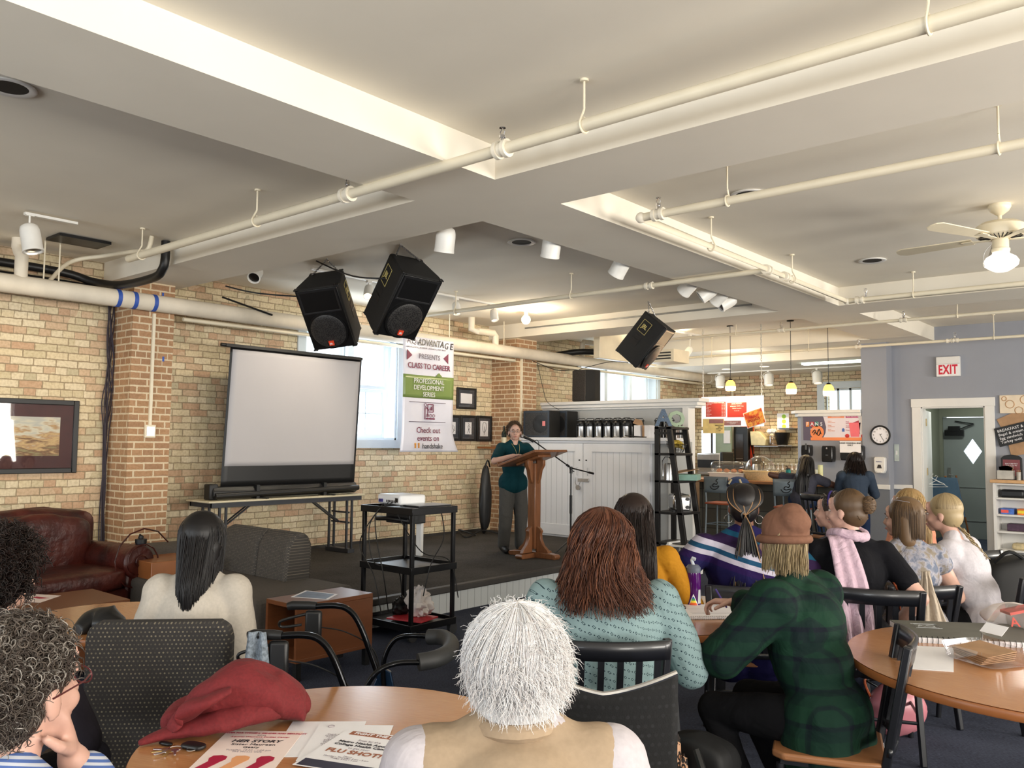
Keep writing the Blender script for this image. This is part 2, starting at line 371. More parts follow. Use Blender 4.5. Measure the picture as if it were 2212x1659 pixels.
b.bb((x0-c, Y-.03, z0-c), (x0, Y, z1+c)); b.bb((x1, Y-.03, z0-c), (x1+c, Y, z1+c)); b.bb((x0, Y-.03, z1), (x1, Y, z1+c)); b.bb((x0, Y-.03, z0-c), (x1, Y, z0))
t = struct('window_3', b, M_WBL, bevel=.004); f = MB()
for k in range(4):
    xx = x0+(x1-x0)*k/3; f.bb((xx-.02, Y+.1, z0), (xx+.02, Y+.14, z1))
f.bb((x0, Y+.1, z1-.04), (x1, Y+.14, z1)); f.bb((x0, Y+.1, z0), (x1, Y+.14, z0+.04))
f.build('window_sash', M_WBL, t); MB().bb((x0, Y+.12, z0), (x1, Y+.125, z1)).build('pane', M_GLASS, t)
n = 4
for y, h in RWIN:
    b = MB(); b.bb((RX+.05, y-h, 1.0), (RX+.12, y-h+.06, 2.5)); b.bb((RX+.05, y+h-.06, 1.0), (RX+.12, y+h, 2.5)); b.bb((RX+.05, y-.04, 1.0), (RX+.12, y+.04, 2.5)); b.bb((RX+.05, y-h, 1.72), (RX+.12, y+h, 1.79)); b.bb((RX+.05, y-h, 2.44), (RX+.12, y+h, 2.5)); b.bb((RX+.05, y-h, 1.0), (RX+.12, y+h, 1.06))
    struct('window_%d' % n, b, M_WHITE); n += 1
# ------------------------------------------------------------------ exit doorway
b = MB(); x0, x1, _, z1 = DO; c = .125
b.bb((x0-c, FYW-.03, 0), (x0, FYW, z1)); b.bb((x1, FYW-.03, 0), (x1+c, FYW, z1)); b.bb((x0-c-.01, FYW-.035, z1), (x1+c+.01, FYW, z1+c))
b.bb((x0, FYW-.01, 0), (x0+.02, FYW+.17, z1)); b.bb((x1-.02, FYW-.01, 0), (x1, FYW+.17, z1)); b.bb((x0, FYW-.01, z1-.02), (x1, FYW+.17, z1))
struct('door_1', b, M_WHITE, bevel=.003)
struct('trim_chair_rail', MB().bb((-3.97, FYW-.03, .93), (-3.70, FYW, 1.0)), M_WHITE, bevel=.006)
struct('trim_chair_rail_right', MB().bb((-2.56, FYW-.03, .93), (RX, FYW, 1.0)), M_WHITE, bevel=.006)
struct('trim_wainscot', MB().bb((-4.36, 13.40, 0), (-3.96, 13.43, .93)).bb((-3.97, FYW-.012, 0), (-3.69, FYW, .93)), M_BLUED)
struct('trim_column_rail', MB().bb((-4.37, 13.385, .93), (-3.95, 13.42, 1.0)), M_WHITE, bevel=.006)
struct('baseboard_exit', MB().bb((-4.36, 13.385, 0), (-3.95, 13.40, .12)).bb((-2.56, FYW-.02, 0), (RX, FYW, .12)), M_WHITE)
# open door leaf standing into the hall, hinged at the left jamb
lf = M4.Translation((-3.54, FYW+.17, 0)) @ M4.Rotation(R(99), 4, 'Z')
t = thing('open_door', 'white door leaf standing open into the hall', 'door', mw=lf)
b = MB(); b.bb((0, 0, .01), (.82, .04, 2.14)); b.build('door_leaf', M_WHITE, t, bevel=.004)
for z in (.3, 1.15, 1.9): MB().bb((-.015, -.012, z), (.03, .0, z+.11)).build('hinge', mat('brass', (170, 150, 110), .35, metal=.9), t)
# hall door with a diamond window
x0, x1 = HD[0], HD[1]; Y = 16.36; t = thing('hall_door', 'grey green outside door with diamond shaped window', 'door', (x0, Y, 0)); W = x1-x0; dc = at(2101, 975, y=Y); dx, dz = dc.x-x0, min(dc.z, 1.65); dw = (at(2121, 975, y=Y).x-at(2081, 975, y=Y).x)/2; dh = (at(2101, 947, y=Y).z-at(2101, 1003, y=Y).z)/2
b = MB(); th = .045
for poly in ([(0, 0), (W, 0), (W, dz), (dx+dw, dz), (dx, dz-dh), (dx-dw, dz), (0, dz)], [(0, dz), (dx-dw, dz), (dx, dz+dh), (dx+dw, dz), (W, dz), (W, 2.10), (0, 2.10)]): b.prism(poly, 0, th, 'y')
b.build('door_leaf', M_DOOR, t, smooth=False)
MB().prism([(dx-dw, dz), (dx, dz-dh), (dx+dw, dz), (dx, dz+dh)], .02, .024, 'y').build('diamond_pane', M_GLASS, t, smooth=False)
b = MB(); b.bb((.06, -.012, .88), (W-.06, .0, .9)); b.bb((.06, -.012, .3), (W-.06, 0, .315)); b.build('door_rail', M_DOOR, t)
b = MB(); b.bb((.06, -.02, 1.0), (.11, 0, 1.22)); b.cyl((.085, -.02, 1.1), (.085, -.06, 1.1), .012); b.cyl((.085, -.055, 1.1), (.16, -.055, 1.08), .01); b.build('door_handle', M_STEEL, t)
b = MB(); b.bb((.04, -.09, 1.78), (.34, -.01, 1.88)); b.bb((.10, -.10, 1.86), (.28, -.02, 1.95)); b.bar((.28, -.05, 1.9), (.5, -.05, 1.99), .03, .015); b.bar((.5, -.05, 1.99), (.2, -.02, 2.04), .03, .015); b.build('door_closer', M_BLKM, t)
text('lettering', 'EMERGENCY\nEXIT ONLY', mat('faint_print', (110, 118, 112), .6), t, (.83, -.004, 1.38), FY, .05)
b = MB(); b.bb((x0-.12, 16.30, 0), (x0, 16.33, 2.12)); b.bb((x1, 16.30, 0), (x1+.12, 16.33, 2.12)); b.bb((x0-.12, 16.30, 2.12), (x1+.12, 16.33, 2.24)); struct('door_2', b, M_GREEN)
# ------------------------------------------------------------------ sprinkler pipes
M_FIT = mat('pipe_fitting', (232, 224, 206), .4, noise_amt=.05)
def pipe_run(label, pts, r, hangs=(), fits=(), heads=(), group='painted sprinkler pipes', name='sprinkler_pipe', cat='pipe'):
    t = thing(name, label, cat, pts[0], group=None); o = V(pts[0]); L = lambda p: V(p)-o
    MB().tube([L(p) for p in pts], r, 14).build('pipe', M_PIPE, t)
    for i, p in enumerate(pts):
        if 0 < i < len(pts)-1: MB().sph(L(p), r*1.35, 14).build('elbow', M_FIT, t)
    for p in hangs:
        q = L(p); b = MB(); top = CZ-p[2]
        b.cyl(q+V((0, 0, r+.05)), q+V((0, 0, top)), .006, n=8); b.cyl(q+V((0, 0, top-.012)), q+V((0, 0, top)), .022, n=12)
        d = fitdir(pts, p); s = d.cross(V((0, 0, 1))).normalized()
        b.tube([q+s*(math.cos(a)*(r+.006))+V((0, 0, math.sin(a)*(r+.006))) for a in [PI*.45+k*2*PI*.87/14 for k in range(15)]]+[q+V((0, 0, r+.05))], .006, 6)
        b.build('pipe_hanger', M_PIPE, t)
    for p in fits:
        q = L(p); d = fitdir(pts, p); b = MB()
        for sg in (-1, 1): b.cyl(q+d*(sg*.03-.012), q+d*(sg*.03+.012), r*1.55, n=16)
        b.cyl(q-d*.03, q+d*.03, r*1.2, n=16); b.build('coupling', M_FIT, t)
    for p, up in heads:
        q = L(p); k = 1 if up else -1; b = MB(); b.cyl(q, q+V((0, 0, k*(r+.03))), .014, n=10); b.cyl(q+V((0, 0, k*(r+.03))), q+V((0, 0, k*(r+.045))), .018, n=8)
        for sg in (-1, 1): b.tube([q+V((sg*.01, 0, k*(r+.045))), q+V((sg*.016, 0, k*(r+.065))), q+V((0, 0, k*(r+.085)))], .003, 6)
        b.cyl(q+V((0, 0, k*(r+.085))), q+V((0, 0, k*(r+.089))), .018, n=12); b.build('sprinkler_head', M_CHROME, t)
    return t
def fitdir(pts, p):
    best = None
    for a, b in zip(pts, pts[1:]):
        a, b = V(a), V(b); d = b-a; t = max(0, min(1, (V(p)-a).dot(d)/d.length_squared)); e = (a+d*t-V(p)).length
        if best is None or e < best[0]: best = (e, d.normalized())
    return best[1]
def hx(px, x0): return x0
pipe_run('thick cream sprinkler pipe hung along the near ceiling beam', [(-7.28, 3.30, 3.155), (1.9, 3.30, 3.155), (4.4, 3.30, 3.155)], .032,
         hangs=[(-7.04, 3.30, 3.155), (-5.28, 3.30, 3.155), (-2.38, 3.30, 3.155), (-.80, 3.30, 3.155)], fits=[(-4.24, 3.30, 3.155), (-2.92, 3.30, 3.155)], heads=[((-4.24, 3.30, 3.155), 1), ((-2.92, 3.30, 3.155), 1)])
pipe_run('cream pipe that turns the corner above the hanging fan bay', [(4.4, 4.92, 3.15), (-3.06, 4.92, 3.15), (-3.12, 9.2, 3.15), (4.4, 9.2, 3.15)], .028,
         hangs=[(-2.41, 4.92, 3.15), (-.87, 4.92, 3.15), (-3.08, 6.0, 3.15), (-3.10, 7.67, 3.15), (-2.44, 9.2, 3.15)], fits=[(-2.92, 4.92, 3.15), (-3.1, 7.1, 3.15), (-3.1, 7.5, 3.15), (-2.98, 9.2, 3.15)], heads=[((-2.92, 4.92, 3.15), 1), ((-2.92, 9.2, 3.15), 1)])
pipe_run('cream branch pipe crossing above the hanging loudspeakers', [(-7.6, 7.1, 3.145), (-3.12, 7.1, 3.145)], .024,
         hangs=[(-7.0, 7.1, 3.145), (-5.28, 7.1, 3.145)], fits=[(-4.32, 7.1, 3.145)])
pipe_run('short white pipe above the row of stage spotlights', [(-4.2, 5.35, 3.28), (-4.2, 8.45, 3.28)], .028, fits=[(-4.2, 7.1, 3.28)], heads=[((-4.2, 5.38, 3.28), 0), ((-4.2, 8.42, 3.28), 0)])
pipe_run('thin cream pipe running above the hanging menu board', [(-6.9, 10.85, 3.13), (4.4, 10.85, 3.13)], .02,
         hangs=[(-5.2, 10.85, 3.13), (-2.4, 10.85, 3.13)], fits=[(-4.55, 10.85, 3.13), (-3.0, 10.85, 3.13)], heads=[((-4.55, 10.85, 3.13), 1), ((-3.0, 10.85, 3.13), 1)])
pipe_run('thin cream pipe passing over the exit sign wall', [(-7.35, 12.85, 3.07), (4.4, 12.85, 3.07)], .02,
         hangs=[(-6.6, 12.85, 3.07), (-4.95, 12.85, 3.07), (-2.4, 12.85, 3.07)], fits=[(-4.2, 12.85, 3.07), (-2.95, 12.85, 3.07), (-2.88, 12.85, 3.07)], heads=[((-4.2, 12.85, 3.07), 1), ((-2.88, 12.85, 3.07), 1), ((-7.3, 12.85, 3.07), 1)])
M_INS = mat('pipe_insulation', (222, 212, 194), .7, noise_amt=.07, scale=6, bump=.3)
t = thing('heating_pipe', 'fat insulated cream pipe running along the brick wall', 'pipe', (-8.2, BY, 2.95))
MB().tube([(0, 0, 0), (0, 15.85-BY, 0)], .085, 20).build('pipe', M_INS, t)
b = MB(); b.cyl((0, 15.85-BY-.06, 0), (0, 15.85-BY+.02, 0), .1, n=20); b.build('end_flange', M_FIT, t)
b = MB(); y = 2.76-BY; b.tube([(-.1, y, .44), (-.1, y, .36), (-.05, y, .30), (0, y, .26), (0, y, 0)], .055, 14); b.build('riser_pipe', M_INS, t)
b = MB(); y = 9.0-BY; b.tube([(-.1, y-.25, .44), (-.1, y-.25, .26), (-.02, y-.2, .24), (0, y+.12, .24), (0, y+.16, .2), (0, y+.16, 0)], .05, 14); b.build('riser_pipe', M_INS, t)
b = MB(); y = 11.35-BY; b.tube([(0, y, 0), (0, y, .3), (0, y+.03, .33), (.1, y+.6, .33), (.12, y+.62, .4)], .045, 14); b.build('riser_pipe', M_INS, t)
for yy in (2.95, 3.08, 7.3, 8.2, 9.35): 
    MB().cyl((.0, yy-BY, .07), (.0, yy-BY, .44), .007, n=8).build('hanger_rod', M_PIPE, t)
M_TAPE = mat('blue_tape', (48, 84, 170), .6)
for yy in (3.62, 3.78, 3.98):
    q = MB(); q.lathe([(.087, -.02), (.088, -.02), (.088, .02), (.087, .02)], (0, yy-BY, 0), 20, (0, 1, 0)); q.build('tape_band', M_TAPE, t)
tag(MB().tube([(-8.28, 4.35, 2.835), (-8.28, 15.8, 2.835)], .022, 10).build('conduit', M_PIPE), 'slim cream conduit running under the fat wall pipe', 'pipe')
tag(MB().tube([(-8.45, 15.9, 2.93), (-8.45, 16.25, 2.9), (-8.3, 16.29, 2.87), (-7.9, 16.29, 2.87), (-7.9, 16.29, 1.5)], .025, 10).build('corner_pipe', M_PIPE), 'thin pipe bending down the far brick corner', 'pipe')
t = thing('refrigerant_lines', 'black insulated pipes snaking under the near beam', 'pipe', (-8.5, 3.4, 3.1)); o = V((-8.5, 3.4, 3.1))
MB().tube([q-o for q in bez([(-8.6, -2, 3.2), (-8.6, 1.5, 3.2), (-8.58, 3.1, 3.2), (-8.45, 3.5, 3.12), (-8.1, 3.62, 3.07), (-7.5, 3.64, 3.07), (-7.34, 3.64, 3.13), (-7.3, 3.64, 3.22), (-7.3, 3.64, 3.38)], 6)], .04, 12).build('pipe', M_BLK, t)
MB().tube([q-o for q in bez([(-8.62, -2, 3.10), (-8.62, 1.5, 3.10), (-8.6, 3.1, 3.10), (-8.45, 3.5, 3.06)], 6)], .028, 12).build('pipe', M_BLK, t)
tag(MB().tube(bez([(-8.6, 3.1, 3.02), (-8.3, 3.2, 3.24), (-8.0, 3.4, 3.3), (-7.5, 3.45, 3.28), (-7.25, 3.45, 3.26), (-7.22, 3.47, 3.38)], 5), .02, 10).build('drain_pipe', M_PIPE), 'thin cream drain pipe beside the black insulated lines', 'pipe')
MB_ = MB().bb((-8.05, 2.9, 3.36), (-7.75, 3.35, 3.385)); tag(MB_.build('ceiling_bracket', M_BLKM), 'small black bracket on ceiling above the black lines', 'bracket')
# ------------------------------------------------------------------ recessed downlights
M_HOLE = mat('dark_recess', (26, 22, 20), .8)
for q, lb in (((-4.79, 5.69), 'between the two stage spotlights'), ((-2.58, 5.6), 'behind the bend of the cream pipe'), ((-2.59, 8.38), 'beside the fan blade tip'), ((-4.72, 1.49), 'at the far left of the ceiling')):
    t = thing('recessed_downlight', 'dark recessed ceiling downlight '+lb, 'downlight', (q[0], q[1], CZ), group='recessed downlights')
    b = MB(); b.lathe([(.08, -.001), (.125, -.002), (.128, -.01), (.12, -.014), (.085, -.006)], n=28); b.build('trim_ring', M_WHITE, t)
    MB().lathe([(.001, -.0075), (.088, -.0075), (.088, -.002), (.001, -.002)], n=28).build('recess', M_HOLE, t)
M_CANW = mat('spot_enamel', (228, 226, 220), .35, noise_amt=.03)
M_BULB = mat('lit_bulb', (255, 226, 180), .5, emis=(255, 205, 140), estr=14, noise_amt=0)
M_BULBD = mat('dim_bulb', (250, 240, 220), .5, emis=(255, 236, 205), estr=.9, noise_amt=0)
M_COIL = mat('unlit_lens', (24, 20, 18), .3)
# track with five can heads by the window
t = thing('light_track', 'white track rail over the brick wall window', 'track light rail', (-7.25, 5.2, CZ))
MB().bb((-.018, 0, -.022), (.018, 3.75, 0)).build('rail', M_CANW, t)
def can(label, loc, aim, r=.052, L=.13, stem=.07, lens=M_COIL, group='track light heads', yoke=False, name='track_light'):
    t = thing(name, label, 'spotlight', loc, group=group); a = V(aim).normalized(); b = MB()
    b.cyl((0, 0, 0), (0, 0, -stem), .008, n=8); b.box((0, 0, -.012), (.035, .06, .024)); b.build('mount', M_CANW, t)
    c = V((0, 0, -stem-.01))
    b = MB()
    b.lathe([(.012, -.03), (r*.55, -.028), (r*.85, -.012), (r*.97, .02), (r, .05), (r, L-.02), (r*1.03, L-.015), (r*1.03, L), (r*.86, L), (r*.84, L-.02)], c, 22, a)
    b.build('can', M_CANW, t)
    MB().lathe([(.001, L-.022), (r*.85, L-.022), (r*.85, L-.018), (r*.5, L-.012), (.001, L-.008)], c, 18, a).build('lens', lens, t)
    if yoke:
        x = a.orthogonal().normalized(); q = a.cross(x)
        if abs(x.z) > abs(q.z): x, q = q, x
        MB().tube([c+x*r*1.12+a*.08, c+x*r*1.12-a*.02, c+x*r*.6-a*.05, c-x*r*.6-a*.05, c-x*r*1.12-a*.02, c-x*r*1.12+a*.08], .006, 6).build('yoke', M_CANW, t)
    return t
for (y, ln, lb) in ((5.97, M_BULB, 'lit can light peeking between two hanging loudspeakers'), (7.36, M_BULBD, 'can light just right of the tilted loudspeaker'), (8.06, M_BULBD, 'can light left of the glowing globe bulb')):
    can('white '+lb, (-7.25, y, CZ-.022), (.25, -.1, -1) if ln is M_BULBD else (.5, -.5, -1), lens=ln)
t = thing('track_light', 'bare glowing globe bulb at track end', 'spotlight', (-7.25, 8.72, CZ-.022), group='track light heads')
b = MB(); b.cyl((0, 0, 0), (0, 0, -.05), .03, n=14); b.build('socket', M_CANW, t); MB().sph((0, 0, -.11), .062, 18).build('bulb', M_BULB, t)
light('globe_bulb_light', 'POINT', (-7.1, 8.6, 3.1), 18, WARM, size=.06)
light('can_light', 'SPOT', (-7.2, 5.9, 3.2), 60, WARM, aim=(-8.7, 5.3, 1.2), size=.05, cone=1.6)
# rail and cans tucked under the long beam
t = thing('light_track', 'white rail of stage cans along the long beam', 'track light rail', (-4.115, 4.5, CZ))
MB().bb((-.02, 0, -.022), (.02, 4.3, 0)).build('rail', M_CANW, t)
for y, z, aim, lb, st in ((4.55, 3.36, (-.25, .1, -1), 'nearest the beam crossing', .12), (5.35, 3.36, (-.35, .2, -1), 'beside the recessed downlight', .08), (6.42, 3.36, (-.8, .1, -1), 'third along the beam edge', .08), (7.72, 3.36, (-1, .25, -.7), 'half hidden behind the branch pipe', .08), (8.17, 3.36, (-.9, -.5, -.7), 'first of three clustered cans', .09), (8.42, 3.36, (-1, .2, -.7), 'middle of three clustered cans', .09), (8.62, 3.34, (-.75, -.75, -.6), 'lowest of three clustered cans', .12)):
    can('white stage can with dark lens, '+lb, (-4.6 if y < 5 else -4.17, y, z), aim, r=.078, L=.17, stem=st, lens=M_COIL, group='stage spotlights along the beam', name='stage_spotlight')
can('white can with black lens near the brick wall', (-7.55, 4.75, CZ), (.5, -.6, -.65), r=.065, L=.15, stem=.06, name='stage_spotlight')
c = can('cream track head over the leather armchair', (-7.21, 2.47, CZ-.02), (.22, .12, -1), r=.075, L=.2, stem=.11); MB().bb((-.02, -.04, -.02), (.02, .36, 0)).build('rail_stub', M_CANW, c)
light('can_light', 'SPOT', (-7.21, 2.5, 3.05), 50, (1, .80, .52), aim=(-8.7, 2.9, 1.3), size=.06, cone=1.7)
can('small white track head behind the single loudspeaker', (-6.6, 12.1, 3.36), (-.35, -.5, -.9), r=.055, L=.13, stem=.22)
tag(MB().bb((-6.62, 11.0, 3.36), (-6.58, 12.5, 3.39)).build('light_track', M_CANW), 'thin white rail behind the single loudspeaker', 'track light rail')
# metal strips on the far beam face
tag(MB().bb((-8.0, 9.595, 3.29), (-4.4, 9.62, 3.31)).build('wire_channel', mat('grey_metal', (150, 150, 146), .4, metal=.5)), 'long grey wire channel on the beam above cabinets', 'channel')
# ------------------------------------------------------------------ ceiling fan
t = thing('ceiling_fan', 'cream ceiling fan with schoolhouse globe lamp', 'ceiling fan', (-1.25, 7.02, CZ))
M_FAN = mat('fan_enamel', (226, 214, 186), .35, noise_amt=.03)
MB().lathe([(.075, 0), (.078, -.02), (.062, -.05), (.03, -.075), (.014, -.085), (.012, -.13)], n=28).build('canopy', M_FAN, t)
MB().lathe([(.02, -.115), (.05, -.13), (.13, -.14), (.165, -.165), (.17, -.20), (.16, -.235), (.12, -.25), (.05, -.26)], n=36).build('motor_housing', M_FAN, t)
b = MB()
for k in range(30):
    a = 2*PI*k/30; b.bar((.07*math.cos(a), .07*math.sin(a), -.262), (.145*math.cos(a), .145*math.sin(a), -.246), .006, .004)
b.build('vent_slots', M_HOLE, t)
for k, a0 in enumerate((R(174), R(246), R(318), R(30), R(102))):
    b = MB(M4.Rotation(a0, 4, 'Z')); b.bar((.06, 0, -.262), (.2, 0, -.255), .05, .006); b.bar((.18, 0, -.257), (.26, 0, -.257), .09, .005); br = b.build('blade_arm', M_FAN, t, bevel=.002)
    b = MB(M4.Rotation(a0, 4, 'Z') @ M4.Translation((0, 0, -.25)) @ M4.Rotation(R(11), 4, 'X')); b.prism([(.19, -.05), (.70, -.066), (.745, -.04), (.755, 0), (.745, .04), (.70, .066), (.19, .05)], -.004, .004); b.build('blade', M_FAN, t, bevel=.002)
b = MB(); b.lathe([(.05, -.26), (.055, -.27), (.055, -.33), (.062, -.335), (.062, -.35), (.058, -.36)], n=24); b.build('lamp_fitter', M_FAN, t)
GZ = -.36
MB().lathe([(.055, GZ), (.06, GZ-.015), (.1, GZ-.04), (.118, GZ-.07), (.112, GZ-.1), (.08, GZ-.125), (.045, GZ-.145), (.001, GZ-.152)], n=30).build('globe', mat('opal_glass', (240, 236, 226), .2, noise_amt=0, emis=(255, 248, 235), estr=.9), t)
b = MB(); b.tube(bez([(-.05, -.05, -.3), (-.09, -.08, -.36), (-.1, -.08, -.42), (-.095, -.08, -.47)], 4), .003, 6); b.build('pull_chain', M_STEEL, t)
# ------------------------------------------------------------------ hanging loudspeakers
M_SPK = mat('speaker_carpet', (22, 21, 20), .8, noise_amt=.25, scale=80, bump=.3); M_SPKF = mat('speaker_baffle', (13, 13, 14), .4, noise_amt=.1)
def mesh_mat():
    t = NT('speaker_mesh'); tc = t.n('TexCoord').outputs['Object']
    v = t.n('TexVoronoi', i_Vector=tc, i_Scale=90.0); t.set(t.b.inputs['Base Color'], t.ramp(v.outputs[0], [(.3, (.004, .004, .005)), (.6, (.035, .033, .032))])); t.b.inputs['Roughness'].default_value = .45; return t.m
M_MESH = mesh_mat(); M_ORG = mat('orange_badge', (232, 74, 42), .4, noise_amt=.03); M_GOLD = mat('gold_print', (206, 190, 120), .5, noise_amt=0)
def loudspeaker(label, pos, rv, chain, group, sc=1.0):
    rot = M4.Rotation(V(rv).length, 4, V(rv).normalized()); mw = M4.Translation(V((0, 0, CAMH))+(V(pos)-V((0, 0, CAMH)))*sc) @ rot @ M4.Scale(sc, 4)
    t = thing('hanging_loudspeaker', label, 'loudspeaker', mw=mw, group=group)
    w, h, d, rw = .235, .35, .42, .18
    b = MB(); b.prism([(-w, 0), (w, 0), (w, .1), (rw, d), (-rw, d), (-w, .1)], -h, h, 'z'); b.build('cabinet', M_SPK, t, bevel=.018)
    b = MB(); b.bb((-w+.012, -.012, -h+.012), (w-.012, .004, h-.012)); b.build('baffle', M_SPKF, t, bevel=.006)
    # flared horn
    b = MB(); H0, H1 = .07, .31; X = .19
    o = [(-X, H0+.02), (X, H0+.02), (X, H1), (-X, H1)]; i = [(-.03, .17), (.03, .17), (.03, .21), (-.03, .21)]
    vs = [(a, -.014, c) for a, c in o]+[(a, .05, c) for a, c in i]+[(a*1.08, -.016, .19+(c-.19)*1.14) for a, c in o]+[(a*1.08, -.0, .19+(c-.19)*1.14) for a, c in o]
    b.add(vs, [(k, (k+1) % 4, 4+(k+1) % 4, 4+k) for k in range(4)]+[(4, 5, 6, 7)]+[(8+k, 8+(k+1) % 4, (k+1) % 4, k) for k in range(4)]+[(12+k, 12+(k+1) % 4, 8+(k+1) % 4, 8+k) for k in range(4)])
    b.build('horn', mat('horn_plastic', (34, 34, 36), .35), t, smooth=False)
    g = MB(); g.lathe([(.001, 0), (.185, 0), (.192, .006), (.192, .014), (.18, .022), (.14, .03), (.001, .038)], (0, -.012, -.13), 40, (0, -1, 0)); g.build('woofer_grille', M_MESH, t)
    MB().lathe([(.19, 0), (.205, 0), (.205, .016), (.19, .018)], (0, -.012, -.13), 40, (0, -1, 0)).build('grille_ring', M_SPKF, t)
    bd = MB().bb((-.026, -.056, -.285), (.026, -.044, -.233)).build('badge', M_ORG, t); text('lettering', 'JBL', M_PAPER, bd, (0, -.057, -.262), FY, .026, bold=.0006)
    for sg in (-1, 1):
        # side faces lean inwards towards the rear
        a = math.atan2(w-rw, d-.1); hb = MB(M4.Translation((sg*(w+rw)/2, (d+.1)/2, 0)) @ M4.Rotation(sg*(a), 4, 'Z'))
        hb.bb((-.003, -.06, -.12), (.003, .06, .03)); hd = hb.build('handle_recess', M_HOLE, t)
        hb2 = MB(hb.T); hb2.bb((-.006 if sg < 0 else .0, -.055, -.055), (.006 if sg > 0 else .0, .055, -.038)); hb2.build('handle', M_SPKF, t)
        lg = thing_part('logo', t, M4.Translation((sg*((w+rw)/2+.006), (d+.1)/2+.005, .17)) @ M4.Rotation(sg*a, 4, 'Z'))
        q = MB(); s = .075; zz = .09
        for p0, p1 in (((0, -s, -zz), (0, s, -zz)), ((0, s, -zz), (0, s, zz)), ((0, s, zz), (0, -s, zz)), ((0, -s, zz), (0, -s, -zz))): q.bar(p0, p1, .004, .004)
        q.build('logo_border', M_GOLD, lg)
        text('lettering', 'JBL', M_GOLD, lg, (sg*.002, 0, 0), (PI/2, 0, PI/2*sg), .085, bold=.001, sx=.8)
    for sx in (-1, 1):
        for yy in (.02, d-.03):
            xx = (w if yy < .1 else rw)-.02
            for zz in (-h+.004, h-.004): MB().box((sx*xx, yy, zz), (.05, .05, .014)).build('corner_guard', M_SPKF, t, bevel=.005)
    inv = (mw.inverted()); top = inv @ V(chain)
    for sg in (-1, 1): chain_mesh(V((sg*rw*.8, d-.06, h)), top, t)
    MB().tube([top-V((0, 0, 0)), inv @ (V(chain)+V((0, 0, .03)))], .01, 8).build('hook', M_STEEL, t)
    return t, mw
def thing_part(name, parent, mtx):
    e = bpy.data.objects.new(name, None); COL.objects.link(e); e.parent = parent; e.matrix_local = mtx; e.empty_display_size = .05; return e
def chain_mesh(a, b, parent, name='chain', r=.0035, link=.035, m=None, wl=.009):
    a, b = V(a), V(b); d = b-a; n = max(2, int(d.length/(link*.78))); z = d.normalized(); x = z.orthogonal().normalized(); y = z.cross(x); q = MB()
    for i in range(n):
        c = a+d*((i+.5)/n); s = x if i % 2 else y
        pts = [c+z*(math.sin(k*PI/4)*link*.5)+s*(math.cos(k*PI/4)*wl) for k in range(8)]; q.tube(pts, r, 5, closed=True)
    return q.build(name, m or M_STEEL, parent)
def spk_fix(pos): return pos
S1 = loudspeaker('black hanging loudspeaker tilted over the projection screen', (-6.9952, 5.2042, 2.8284), (.6328, .06, .5473), (-6.75, 5.02, 3.38), 'hanging loudspeakers')
S2 = loudspeaker('black hanging loudspeaker showing a gold logo, above the banner', (-5.9931, 5.4371, 2.8734), (.5305, .517, 1.356), (-5.72, 5.07, 3.38), 'hanging loudspeakers')
S3 = loudspeaker('black hanging loudspeaker alone over the white cupboard', (-6.1772, 10.3239, 2.9265), (.509, .6191, 1.7308), (-5.55, 9.1, 3.385), 'hanging loudspeakers', .885)
M_CORD = mat('black_cable', (16, 15, 15), .5)
tag(MB().tube(bez([(-7.9, 4.6, 3.18), (-7.6, 4.8, 3.1), (-7.25, 5.25, 3.08)], 6), .008, 6).build('speaker_cable', M_CORD), 'black cable into the loudspeaker over the screen', 'cable')
tag(MB().tube(bez([(-6.9, 5.0, 3.38), (-6.5, 5.15, 3.2), (-6.1, 5.3, 3.15)], 6), .008, 6).build('speaker_cable', M_CORD), 'black cable into the loudspeaker above the banner', 'cable')
tag(MB().tube([(-8.22, 4.75, 3.12), (-8.1, 5.3, 2.98)], .012, 6).build('loose_cable', M_CORD), 'stub of black cable above the fat wall pipe', 'cable')
# ------------------------------------------------------------------ stage furniture
M_WOOD = mat('oak_wood', (150, 92, 48), .4, noise_amt=.18, scale=3, stretch=(1, 1, 14), coat=.2)
M_LECT = mat('lectern_oak', (118, 74, 44), .38, noise_amt=.22, scale=6, stretch=(6, 6, .7), coat=.25)
M_BEIGE = mat('beige_laminate', (206, 196, 168), .4, noise_amt=.04)
M_DKBL = mat('dark_table_paint', (44, 46, 52), .5)
t = thing('folding_table', 'long beige topped folding table under the projection screen', 'table', (-8.3, 5.63, SZ))
h = .70; y0, y1 = -1.04, 1.02
MB().bb((-.24, y0, h-.02), (.24, y1, h)).build('tabletop', M_BEIGE, t, bevel=.006)
b = MB(); b.bb((-.22, y0+.04, h-.07), (.22, y0+.07, h-.02)); b.bb((-.22, y1-.07, h-.07), (.22, y1-.04, h-.02)); b.bb((.2, y0+.04, h-.07), (.225, y1-.04, h-.02)); b.bb((-.225, y0+.04, h-.07), (-.2, y1-.04, h-.02)); b.build('apron', M_DKBL, t)
for sg, yy in ((1, y0+.2), (-1, y1-.18)):
    b = MB()
    for xx in (-.17, .17): b.bb((xx-.012, yy-.05, .05), (xx+.012, yy-.025, h-.05)); b.bb((xx-.012, yy+.025, .05), (xx+.012, yy+.05, h-.05))
    b.bb((-.22, yy-.05, 0), (.22, yy+.05, .05)); b.bar((-.17, yy, h-.22), (.17, yy, h-.22), .02, .02); b.build('leg', M_DKBL, t, bevel=.003)
    b = MB()
    for xx in (-.03, .03): b.bar((xx, yy+sg*.03, h-.34), (xx, yy+sg*.44, h-.06), .022, .012)
    b.bar((-.17, yy, h-.34), (.17, yy, h-.34), .02, .02); b.build('brace', M_DKBL, t)
